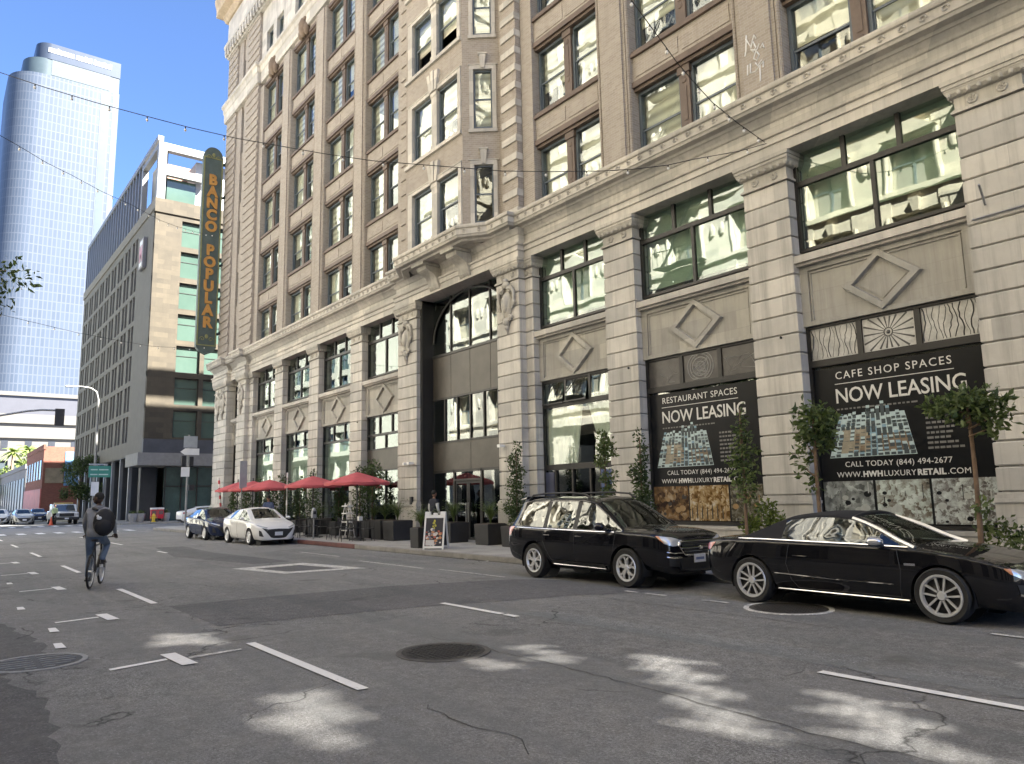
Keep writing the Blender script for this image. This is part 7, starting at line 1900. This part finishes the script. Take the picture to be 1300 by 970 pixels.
# ------------------------------------------------------------------ folding street board
af = thing('street_board', (-20.02,12.42,.15), 'white folding street board with a dark food poster by the planter', 'sign')
M = Matrix.Translation((-20.02,12.42,.15)) @ Matrix.Rotation(R_(38),4,'Z')
def A(mb): return mb.xform(M)
for s in (-1,1):
    mb = MB(); yb, yt = s*.27, s*.03
    def L(x, z, d=0): return (x, yb+(yt-yb)*z/1.12+d*s, z)
    for (x0,x1,za,zb) in ((-.33,-.28,0,1.12),(.28,.33,0,1.12),(-.28,.28,.04,.10),(-.28,.28,.93,1.02),(-.28,-.16,1.02,1.12),(.16,.28,1.02,1.12),(-.06,.06,1.02,1.08)):
        mb.hexa([L(x0,za),L(x1,za),L(x1,za,-.035),L(x0,za,-.035),L(x0,zb),L(x1,zb),L(x1,zb,-.035),L(x0,zb,-.035)])
    fr = A(mb).build('frame', WHITE, af)
    mb = MB(); mb.hexa([L(-.28,.10,-.012),L(.28,.10,-.012),L(.28,.10,-.022),L(-.28,.10,-.022),L(-.28,.93,-.012),L(.28,.93,-.012),L(.28,.93,-.022),L(-.28,.93,-.022)])
    A(mb).build('board', plain('board_navy', (0.02,0.022,0.035), 0.4), fr)
    if s < 0:
        mb = MB(); rg = random.Random(6)
        for k in range(46):
            x, z = rg.uniform(-.25,.25), rg.uniform(.13,.62); r = rg.uniform(.018,.05); m = rg.choice((0,0,1,2,3))
            mb.add([(x+r*math.cos(q)*1.2, L(x,z+r*math.sin(q),-.0105+.0001*k*0)[1]-.002-.00005*k, z+r*math.sin(q)) for q in [j*math.pi/4 for j in range(8)]],[tuple(range(8))],m)
        for (x,z,r) in ((0,.84,.035),(-.02,.77,.045),(.03,.70,.035),(-.04,.68,.03),(.0,.63,.025)):
            mb.add([(x+r*math.cos(q), L(x,z,-.008)[1]-.002, z+r*1.2*math.sin(q)) for q in [j*math.pi/4 for j in range(8)]],[tuple(range(8))],4)
        mb.add([(x, L(x,z)[1]-.0015, z) for x,z in ((-.25,.12),(.02,.12),(.02,.28),(-.25,.28))],[(0,1,2,3)],0)
        A(mb).build('food_pictures', [plain('board_white', (0.62,0.60,0.58), 0.5), plain('board_red', (0.42,0.10,0.07), 0.5), plain('board_orange', (0.50,0.24,0.12), 0.5), plain('board_grey', (0.16,0.16,0.20), 0.5), plain('board_yellow', (0.50,0.46,0.08), 0.5)], fr)

# ------------------------------------------------------------------ poles, signals, signs
GALV = plain('galvanised_steel', (0.26,0.26,0.25), 0.5, 0.4, 0.12); DKG = plain('signal_black', (0.018,0.018,0.02), 0.6, 0, 0.1); SIGNG = plain('road_sign_green', (0.05,0.25,0.20), 0.5, 0, 0.08); SIGNW = plain('road_sign_white', (0.72,0.73,0.74), 0.45, 0, 0.05); SIGNB = plain('sign_back', (0.36,0.38,0.40), 0.4, 0.5, 0.1)
lp = thing('street_lamp', (-75.6,11.7,.15), 'tall grey street lamp with a curved arm before the hotel', 'street lamp')
mb = MB(); mb.tube([(-75.6,11.75,.15),(-75.6,11.7,6),(-75.6,11.65,11.0),(-75.6,11.45,11.7),(-75.6,11.0,12.0),(-75.6,10.3,12.08),(-75.6,9.6,12.05)],[.13,.11,.08,.07,.06,.055,.05],8); mb.build('pole', GALV, lp, smooth=50); MB().box(-75.75,-75.45,9.0,9.65,11.96,12.1).build('lamp_head', GALV, lp, bevel=.04); MB().lathe([(0,.15),(.24,.15),(.22,.45),(.14,.55),(0,.55)],(-75.6,11.75,0),12).build('base', GALV, lp)
gs = thing('road_sign', (-75.3,12,4), 'green road sign of two stacked boards beside the street lamp', 'sign')
MB().box(-75.42,-75.38,11.2,12.95,4.1,5.1).build('board', SIGNG, gs); MB().box(-75.46,-75.44,11.2,12.7,5.16,5.3).build('board', SIGNB, gs); mb = MB()
for z in (4.3,4.72): 
    mb.box(-75.379,-75.375,11.35,11.9,z,z+.10); mb.box(-75.379,-75.375,12.0,12.75,z,z+.10)
mb.build('lettering', plain('sign_pale', (0.45,0.60,0.56), 0.5), gs)
for y in (11.75,12.6): MB().tube([(-75.5,y,.15),(-75.5,y,5.3)],.05,6).build('post', GALV, gs)
tag(MB().box(-75.32,-75.29,11.45,12.05,2.5,3.7).build('notice_board', SIGNW), 'white upright sign fixed low on the street lamp', 'sign')
def signal_head(name, x, y, z, parent, m=DKG, face=1):
    mb = MB(); mb.box(x-.02,x+.02,y-.34,y+.34,z-.70,z+.70); mb.box(x-.22,x-.021,y-.18,y+.18,z-.55,z+.55); h = mb.build(name, m, parent)
    for k in (-1,0,1): MB().lathe([(.13,-.24),(.14,-.46)],(x,y,z+k*.36),12,'x').build('visor', m, h)
    return h
ms = thing('traffic_signal', (-71.5,-3.0,.15), 'black traffic signal hanging from a curved arm over the far crossing', 'traffic signal')
mb = MB(); mb.tube([(-71.5,-3.0,.15),(-71.5,-3.0,7.2)],.14,8); mb.tube([(-71.5,-3.0,7.0),(-71.5,0,7.9),(-71.5,4,8.75),(-71.5,6,9.25),(-71.5,7.0,9.4),(-71.5,8.4,9.42)],.08,8); mb.build('mast_arm', GALV, ms, smooth=50)
signal_head('signal_head', -71.35, 8.25, 8.85, ms)
sp_ = thing('signal_pole', (-55.5,14.3,.15), 'signal pole with white signs at the corner behind the parked cars', 'signal pole')
MB().tube([(-55.5,14.3,.15),(-55.5,14.3,6.4)],.07,8).build('pole', GALV, sp_)
MB().prism([(13.75,5.2),(14.05,5.0),(15.0,5.0),(15.0,5.45),(14.05,5.45)],'x',-55.40,-55.38).build('arrow_sign', SIGNW, sp_); MB().box(-55.40,-55.38,13.95,14.85,5.5,6.3).build('sign_board', SIGNB, sp_); MB().box(-55.40,-55.38,13.85,14.4,3.5,4.15).build('square_sign', SIGNW, sp_)
mb = MB(); mb.box(-55.72,-55.55,13.9,14.2,4.25,4.95); mb.box(-55.72,-55.55,14.42,14.7,4.2,4.9); mb.build('signal_head', DKG, sp_, bevel=.03); MB().box(-55.66,-55.5,14.45,14.8,2.55,2.95).build('walk_signal', DKG, sp_)
ps = thing('sign_post', (-38.4,12.5,.15), 'thin post with a grey sign seen edge-on behind the white saloon', 'sign post'); MB().tube([(-38.4,12.5,.15),(-38.4,12.5,3.7)],.03,6).build('post', GALV, ps); MB().box(-38.36,-38.33,12.36,12.72,2.35,3.72).build('sign_board', SIGNB, ps)
wp_ = thing('meter_post', (-32.5,12.55,.15), 'slim white banded post before the second umbrella', 'post'); MB().tube([(-32.5,12.55,.15),(-32.5,12.55,2.9)],.03,6).build('post', plain('pale_post', (0.50,0.50,0.47), 0.6), wp_); 
for z in (.9,1.5,2.1,2.7): MB().tube([(-32.5,12.55,z),(-32.5,12.55,z+.22)],.038,6).build('band', WHITE, wp_)
fp = thing('striped_banner_pole', (-42.6,12.9,.15), 'leaning red and white striped pole under the farthest umbrellas', 'pole'); MB().tube([(-42.6,12.9,.15),(-42.9,12.7,3.0)],.05,6).build('pole', WHITE, fp)
mb = MB()
for k in range(7): f0, f1 = k/7+.03, k/7+.10; mb.tube([(-42.6-.3*f0,12.9-.2*f0,.15+2.85*f0),(-42.6-.3*f1,12.9-.2*f1,.15+2.85*f1)],.058,6)
mb.build('stripes', RED, fp)
pm = thing('parking_meter', (-29.2,12.4,.15), 'parking meter with a domed head at the red kerb', 'parking meter'); MB().tube([(-29.2,12.4,.15),(-29.2,12.4,1.0)],.035,8).build('post', GALV, pm); mb = MB(); mb.box(-29.29,-29.11,12.32,12.48,1.0,1.28); mb.ball((-29.2,12.4,1.28),(.10,.085,.13),12); mb.build('head', GREYM, pm, smooth=40); MB().box(-29.105,-29.10,12.34,12.46,1.14,1.26).build('display', BLACKP, pm)
for i,(x,y) in enumerate(((-72.0,15.9),(-72.0,16.45))):
    nb = thing('news_box', (x,y,.15), ('red newspaper box left of the pair by the hotel entrance','red newspaper box right of the pair by the hotel entrance')[i], 'news box', 'red newspaper boxes')
    MB().box(x-.2,x+.2,y-.24,y+.24,.42,1.2).build('case', plain('news_red', (0.62,0.03,0.05), 0.4, 0, 0.06), nb, bevel=.03); MB().box(x+.2,x+.21,y-.18,y+.18,.78,1.12).build('window', plain('news_pane', (0.20,0.12,0.12), 0.2), nb)
    MB().box(x-.22,x+.22,y-.26,y+.26,1.21,1.36).build('lid', WHITE, nb, bevel=.02)
    for sy in (-1,1): MB().box(x-.15,x+.15,y+sy*.18-.03,y+sy*.18+.03,.15,.42).build('leg', BLACKP, nb)
hy = thing('fire_hydrant', (-71.2,15.75,.15), 'yellow fire hydrant before the red newspaper boxes', 'hydrant'); HYM = plain('hydrant_yellow', (0.70,0.48,0.04), 0.5, 0, 0.1)
mb = MB(); mb.lathe([(0,.15),(.19,.15),(.19,.2),(.13,.22),(.13,.62),(.17,.64),(.17,.68),(.12,.72),(.09,.82),(.03,.86),(0,.9)],(-71.2,15.75,0),14); mb.build('barrel', HYM, hy, smooth=40)
for s in (-1,1): MB().cyl((-71.2,15.75+s*.1,.52),(-71.2,15.75+s*.23,.52),.06,n=10).build('outlet', HYM, hy)
for i,y in enumerate((14.35,14.95,16.95)):
    cp = thing('concrete_urn', (-72.3,y,.15), ('round concrete planter at the hotel column, left of two','round concrete planter at the hotel column, right of two','round concrete planter right of the newspaper boxes')[i], 'planter', 'round concrete planters'); MB().lathe([(0,.15),(.26,.15),(.36,.5),(.38,.85),(.36,.9),(.33,.9),(.31,.8),(0,.8)],(-72.3,y,0),18).build('bowl', plain('urn_concrete', (0.30,0.29,0.28), 0.85, 0, 0.15, 5), cp, smooth=40)
    leaves('tuft', LEAF_M, cp, [((-72.3,y,.98),(.25,.25,.14))], 140, .14, i+2)
cn = thing('traffic_cone', (-78.2,8.95,0), 'orange traffic cone at the front of the white truck', 'traffic cone'); CNO = plain('cone_orange', (0.75,0.12,0.05), 0.5); MB().box(-78.4,-78.0,8.75,9.15,.004,.05).build('base', CNO, cn); MB().lathe([(.15,.05),(.03,.75),(0,.75)],(-78.2,8.95,0),14).build('body', CNO, cn); MB().lathe([(.105,.30),(.075,.45)],(-78.2,8.95,0),14).build('band', WHITE, cn)

# ------------------------------------------------------------------ string lights over the street
WIRE = plain('black_wire', (0.015,0.015,0.016), 0.6); BULB = plain('frosted_bulb', (0.75,0.74,0.70), 0.2, 0, 0.05)
def string_light(pts, label, step, bulb=.05, r=.010):
    root = thing('string_light', pts[0], label, 'string light', 'string lights over the street'); mb = MB(); mb.tube(pts, r, 5)
    P = [Vector(p) for p in pts]; d = 0; nxt = step*.5; sk_ = MB(); proto = None; o0 = Vector(pts[0])
    for a, b in zip(P, P[1:]):
        L = (b-a).length
        while nxt < d+L:
            q = a.lerp(b,(nxt-d)/L); sk_.cyl((q.x,q.y,q.z),(q.x,q.y,q.z-.05),.014,n=6); 
            if proto is None: proto = MB().ball((0,0,0),(bulb*.8,bulb*.8,bulb),8).build('bulb', BULB, root, smooth=60, local=True); ob = proto
            else: ob = proto.copy(); COL.objects.link(ob); ob.parent = root
            ob.location = (q.x-o0.x, q.y-o0.y, q.z-.05-bulb-o0.z); nxt += step
        d += L
    mb.add(sk_.v, sk_.f); mb.build('cable', WIRE, root)
string_light([(-9.47,14.96,9.71),(-9.87,14.44,9.53),(-10.5,13.62,9.36),(-10.9,13.1,9.22),(-11.35,12.51,9.14),(-11.81,11.92,9.11),(-12.55,10.97,9.12),(-13.25,10.06,9.16),(-15.08,7.68,9.47),(-15.78,6.77,9.67),(-17.05,5.13,10.1),(-17.72,4.26,10.39),(-18.42,3.35,10.73),(-19.1,2.47,11.07),(-19.83,1.53,11.47),(-20.51,.65,11.88),(-21.22,-.28,12.35),(-24.6,-4.95,14.6)], 'long string of bulbs from the stone frieze across the street to the upper left', .95, .04)
string_light([(-53.2,14.85,20.4),(-49.77,12.95,19.11),(-45.11,10.37,17.62),(-42.72,9.04,16.93),(-38.99,6.98,16.08),(-35.6,5.1,15.19),(-32.9,3.61,14.59),(-31.16,2.64,14.16),(-29.15,1.53,13.78),(-28.27,1.04,13.59),(-26.69,.17,13.29),(-17.5,-4.95,12.2)], 'string of bulbs from the green bank sign corner across the street', 1.7, .05)
string_light([(-9.5,14.95,9.75),(-9.4,13.74,9.84),(-9.27,12.74,9.93),(-9.17,11.98,10.12),(-9.09,11.41,10.28),(-9.0,10.74,10.58),(-8.9,9.99,10.89),(-8.82,9.4,11.16),(-7.0,-4.95,18.5)], 'string of bulbs rising from the frieze over the camera', .62, .045)
string_light([(-53.2,14.9,12.4),(-51.5,13.03,11.76),(-48.9,10.3,11.13),(-46.7,8,10.85),(-44.3,5.5,10.6),(-42.5,3.6,10.5),(-41.0,2.1,10.4),(-36,-4.95,11.4)], 'lowest string of bulbs crossing before the hotel', 1.7, .05)

# ------------------------------------------------------------------ people
SKIN_D = plain('dark_skin', (0.075,0.042,0.028), 0.5, 0, 0.1); SKIN_M = plain('tan_skin', (0.36,0.20,0.13), 0.5, 0, 0.08)
HOOD = plain('grey_sweatshirt', (0.27,0.275,0.285), 0.9, 0, 0.18, 5, 0.2); JEANS = plain('blue_jeans', (0.14,0.19,0.27), 0.85, 0, 0.3, 5, 0.2); SHOE = plain('dark_shoe', (0.03,0.028,0.026), 0.6); HAIRM = plain('black_hair', (0.012,0.011,0.01), 0.7, 0, 0.3, 30, 0.4)
CLOTH = {'navy': plain('navy_waistcoat', (0.015,0.017,0.03), 0.8), 'white': plain('white_shirt', (0.62,0.62,0.62), 0.8, 0, 0.08), 'black': plain('black_trousers', (0.015,0.015,0.017), 0.85), 'blue': plain('blue_shirt', (0.10,0.13,0.22), 0.85), 'vest': plain('lime_vest', (0.55,0.65,0.35), 0.7)}
def figure(root, J, E, zones, mats, face_dir, head, hair=True, skin=SKIN_M, local=True, hands=()):
    """J: joint -> (point, radius); E: edges; zones: joint -> material number"""
    names = list(J); me = bpy.data.meshes.new('fig'); me.from_pydata([J[n][0] for n in names], [(names.index(a), names.index(b)) for a, b in E], []); ob = bpy.data.objects.new('fig', me); COL.objects.link(ob)
    md = ob.modifiers.new('skin','SKIN'); md.use_smooth_shade = True
    for i, n in enumerate(names): v = me.skin_vertices[0].data[i]; v.radius = (J[n][1],)*2; v.use_root = (i == 0)
    sb = ob.modifiers.new('s','SUBSURF'); sb.levels = 2; sb.render_levels = 2
    dg = bpy.context.evaluated_depsgraph_get(); ev = bpy.data.meshes.new_from_object(ob.evaluated_get(dg)); bpy.data.objects.remove(ob)
    pts = [Vector(J[n][0]) for n in names]; mb = MB(); mb.v = [tuple(v.co) for v in ev.vertices]
    segs = [(names.index(a), names.index(b)) for a, b in E]
    for p in ev.polygons:
        c = p.center; best = None
        for a, b in segs:
            A_, B_ = pts[a], pts[b]; d = B_-A_; t = max(0,min(1,(c-A_).dot(d)/max(1e-9,d.length_squared))); q = (c-(A_+d*t)).length/ (J[names[a]][1]*(1-t)+J[names[b]][1]*t)
            if best is None or q < best[0]: best = (q, zones[names[b]] if t > .35 or names[b] in ('head',) else zones[names[a]])
        mb.f.append(tuple(p.vertices)); mb.m.append(best[1])
    bpy.data.meshes.remove(ev)
    # head with face
    h = Vector(head); f = Vector(face_dir).normalized(); s = Vector((-f.y, f.x, 0)).normalized(); u = Vector((0,0,1)); k0 = len(mats)-1
    def hb(c, r, m):
        t = MB(); t.ball((0,0,0), r, 12); mb.add([tuple(h + s*(c[0]+x) + f*(c[1]+y) + u*(c[2]+z)) for x, y, z in t.v], t.f, m)
    hb((0,0,0),(.078,.095,.118),k0); hb((0,.025,-.06),(.058,.068,.062),k0)
    hb((0,.098,-.015),(.016,.024,.028),k0); hb((0,.086,-.062),(.026,.014,.009),k0)
    for q in (-1,1): hb((q*.079,-.005,-.01),(.012,.026,.034),k0); hb((q*.03,.086,.018),(.012,.008,.007),k0)
    for (hp, ax, curl) in hands:                                             # palm and five curled fingers
        hp, ax, curl = Vector(hp), Vector(ax).normalized(), Vector(curl).normalized(); sd = ax.cross(curl).normalized()
        t = MB(); t.ball((0,0,0),(.042,.045,.018),8); mb.add([tuple(hp+sd*x+ax*y+curl*z) for x,y,z in t.v], t.f, k0)
        for i in range(4): b = hp+ax*.035+sd*(-.03+.02*i); L = (.055,.065,.06,.045)[i]; mb.tube([b,b+ax*L*.5+curl*.012,b+ax*L*.65+curl*L*.5,b+ax*L*.3+curl*L*.75],[.010,.0095,.009,.007],6,k0)
        b = hp+sd*.04-ax*.005; mb.tube([b,b+sd*.025+ax*.02+curl*.01,b+sd*.015+ax*.045+curl*.03],[.012,.011,.008],6,k0)
    body = mb.build('body', mats, root, smooth=70, local=local)
    if hair:
        t = MB(); t.ball((0,-.015,.035),(.086,.100,.098),12); v2 = []
        for x,y,z in t.v: v2.append(tuple(h+s*x+f*min(y,.062)+u*max(z,-.055 if y < 0 else .035)))
        hm = MB(); hm.add(v2, t.f); hm.build('hair', HAIRM, root, smooth=60, local=local)
    return body
# bicycle and rider, heading along local +x
def place(o, x, y, rz): o.location = (x,y,0.004); o.rotation_euler = (0,0,R_(rz))
BX, BY, BRZ = -18.03, 2.93, 160
bk = thing('bicycle', (0,0,0), 'dark bicycle ridden down the street by the man in grey', 'bicycle'); BKM = plain('bike_frame', (0.03,0.03,0.033), 0.35, 0.3)
for x in (-.52,.53):
    mb = MB(); mb.lathe([(.300,-.018),(.335,-.016),(.345,0),(.335,.016),(.300,.018),(.300,-.018)],(x,0,.345),32,'y'); w = mb.build('wheel', TYRE, bk, smooth=40, local=True)
    mb = MB(); mb.lathe([(.288,-.012),(.302,-.013),(.302,.013),(.288,.012),(.288,-.012)],(x,0,.345),32,'y'); mb.cyl((x,-.04,.345),(x,.04,.345),.022,n=8); mb.build('rim', ALLOY, w, local=True)
    mb = MB()
    for k in range(14): a = k*math.pi/7; mb.tube([(x,(.02 if k%2 else -.02),.345),(x+.295*math.cos(a),0,.345+.295*math.sin(a))],.0022,4)
    mb.build('spokes', GREYM, w, local=True)
mb = MB(); bb_ = (-.08,0,.30); st = (-.22,0,.84); hd = (.36,0,.86); hl_ = (.40,0,.72)
for a, b, r in ((bb_,st,.018),(st,hd,.018),(bb_,hl_,.021),(hd,hl_,.022)): mb.tube([a,b],r,8)
for s in (-1,1): mb.tube([bb_,(-.52,s*.06,.345)],.011,6); mb.tube([st,(-.52,s*.06,.345)],.009,6); mb.tube([hl_,(.44,s*.05,.60),(.53,s*.05,.345)],.013,6)
mb.tube([st,(-.235,0,.93)],.014,8); mb.tube([hd,(.345,0,.98)],.014,8); mb.build('frame', BKM, bk, local=True)
mb = MB(); mb.ball((-.26,0,.95),(.13,.075,.03),12); mb.build('saddle', BLACKP, bk, local=True)
MB().tube([(.30,.31,1.0),(.38,.2,.99),(.37,0,.98),(.38,-.2,.99),(.30,-.31,1.0)],.013,6).build('handlebar', BKM, bk, local=True)
mb = MB(); mb.lathe([(.0,-.045),(.09,-.045),(.09,-.055),(0,-.055)],(-.08,0,.30),18,'y'); mb.tube([(-.08,.07,.30),(-.06,.08,.13)],.012,6); mb.tube([(-.08,-.07,.30),(-.10,-.08,.47)],.012,6); mb.build('crank', GREYM, bk, local=True)
for y, z, x in ((.13,.13,-.06),(-.13,.47,-.10)): MB().box(x-.05,x+.05,y-.05,y+.05,z-.012,z+.012).build('pedal', BLACKP, bk, local=True)
place(bk, BX, BY, BRZ)
rd = thing('person', (0,0,0), 'man in grey sweatshirt and jeans riding a bicycle, looking over his shoulder', 'person')
J = {'pelvis':((-.22,0,1.05),.135),'waist':((-.19,0,1.20),.135),'chest':((-.12,0,1.44),.155),'neck0':((-.06,.0,1.60),.075),'head':((-.03,.01,1.70),.055),
     'shL':((-.10,.17,1.53),.085),'elL':((.06,.27,1.28),.056),'wrL':((.27,.27,1.06),.040),'shR':((-.10,-.17,1.53),.085),'elR':((.06,-.27,1.28),.056),'wrR':((.27,-.27,1.06),.040),
     'hiL':((-.19,.10,.98),.110),'knL':((.02,.13,.62),.076),'anL':((-.09,.13,.23),.058),'ftL':((.03,.135,.185),.045),'hiR':((-.18,-.10,.99),.110),'knR':((.22,-.14,.86),.076),'anR':((-.14,-.13,.57),.058),'ftR':((-.02,-.135,.525),.045)}
E = [('pelvis','waist'),('waist','chest'),('chest','neck0'),('neck0','head'),('chest','shL'),('shL','elL'),('elL','wrL'),('chest','shR'),('shR','elR'),('elR','wrR'),('pelvis','hiL'),('hiL','knL'),('knL','anL'),('anL','ftL'),('pelvis','hiR'),('hiR','knR'),('knR','anR'),('anR','ftR')]
Zn = {k: 0 for k in J}
for k in ('pelvis','hiL','hiR','knL','knR','anL','anR'): Zn[k] = 1
for k in ('ftL','ftR'): Zn[k] = 2
Zn['head'] = 3
figure(rd, J, E, Zn, [HOOD, JEANS, SHOE, SKIN_D], (.25,1,0), (-.02,.03,1.80), True, SKIN_D, hands=(((.30,.275,1.03),(.5,.0,-.4),(.4,0,-.6)),((.30,-.275,1.03),(.5,0,-.4),(.4,0,-.6))))
mb = MB(); mb.lathe([(.085,0),(.105,.02),(.115,.06),(.10,.09)],(-.07,.0,1.56),14); mb.build('hood', HOOD, rd, smooth=60, local=True)
mb = MB(); mb.lathe([(.150,1.02),(.172,1.06),(.168,1.12),(.155,1.18)],(-.21,0,0),18); mb.v = [(x*1,y*1.0,z) for x,y,z in mb.v]; mb.build('hem', HOOD, rd, smooth=60, local=True)
for s, (x, z) in ((1,(-.03,.155)),(-1,(-.08,.495))):
    mb = MB(); mb.ball((x+.02,s*.135,z+.02),(.135,.05,.045),12); mb.box(x-.11,x+.15,s*.135-.045,s*.135+.045,z-.025,z); mb.build('shoe', SHOE, rd, smooth=40, local=True)
place(rd, BX, BY, BRZ)
bp = thing('backpack', (0,0,0), 'black backpack with a white mark slung on the cyclist', 'backpack')
mb = MB(); mb.ball((-.37,-.17,1.31),(.15,.21,.28),16); mb.ball((-.46,-.17,1.23),(.09,.17,.18),12); mb.build('bag', plain('black_nylon', (0.012,0.012,0.015), 0.7, 0, 0.2, 8, 0.2), bp, smooth=60, local=True)
MB().tube([(-.30,-.02,1.56),(-.18,.09,1.60),(-.02,.12,1.52),(.02,.10,1.38),(-.08,.0,1.2)],.022,6).build('strap', MATS['black_nylon'], bp, local=True)
mb = MB(); mb.ball((-.525,-.10,1.40),(.016,.05,.035),8); mb.ball((-.52,-.07,1.44),(.016,.025,.03),8); mb.build('mark', WHITE, bp, local=True)
place(bp, BX, BY, BRZ)
def standing(x, y, rz, label, top, legs, skin=SKIN_M, sleeve=None, h=1.0, z=.15, arm=.0):
    o = thing('person', (0,0,0), label, 'person')
    J = {'pelvis':((0,0,.98),.135),'waist':((0,0,1.12),.130),'chest':((0,0,1.34),.150),'neck0':((.01,0,1.50),.07),'head':((.015,0,1.58),.052),
         'shL':((0,.17,1.43),.075),'elL':((-.02,.24,1.17),.052),'wrL':((.08+arm,.24,.95+arm),.038),'shR':((0,-.17,1.43),.075),'elR':((-.02,-.24,1.17),.052),'wrR':((.08+arm,-.22,.95+arm),.038),
         'hiL':((0,.10,.90),.105),'knL':((.03,.11,.49),.07),'anL':((-.02,.11,.09),.05),'ftL':((.12,.12,.05),.045),'hiR':((0,-.10,.90),.105),'knR':((.0,-.11,.49),.07),'anR':((-.05,-.11,.09),.05),'ftR':((.09,-.12,.05),.045)}
    Zn = {k: 0 for k in J}
    for k in ('pelvis','hiL','hiR','knL','knR','anL','anR'): Zn[k] = 1
    for k in ('ftL','ftR'): Zn[k] = 2
    Zn['head'] = 4
    for k in ('elL','elR','wrL','wrR'): Zn[k] = 3
    figure(o, J, E, Zn, [top, legs, SHOE, sleeve or top, skin], (1,0,0), (.02,0,1.69), True, skin, hands=(((.11+arm,.24,.90+arm),(.3,0,-1),(.6,-.6,0)),((.11+arm,-.22,.90+arm),(.3,0,-1),(.6,.6,0))))
    o.location = (x,y,z); o.rotation_euler = (0,0,R_(rz)); return o
standing(-24.15,14.9,100,'man in a dark waistcoat with white sleeves at the entrance doors',CLOTH['navy'],CLOTH['black'],sleeve=CLOTH['white'])
standing(-36.0,13.0,160,'dark-haired person in blue walking behind the white saloon',CLOTH['blue'],CLOTH['black'])
standing(-79.6,9.35,20,'worker in a pale lime vest by the traffic cone',CLOTH['vest'],CLOTH['black'],z=0.0)

# scraps along the gutter
rg = random.Random(8)
for i,(x,y) in enumerate(((-16.4,11.75),(-17.3,11.7),(-11.0,11.8),(-8.3,11.7))):
    mb = MB(); pts = [(x+rg.uniform(-.12,.12), y+rg.uniform(-.09,.09), .012+rg.uniform(0,.05)) for _ in range(6)]
    mb.add(pts, [(0,1,2),(1,2,3),(2,3,4),(3,4,5)]); tag(mb.build('paper_scrap', WHITE), 'crumpled white paper scrap lying in the gutter', 'litter', 'paper scraps in the gutter')
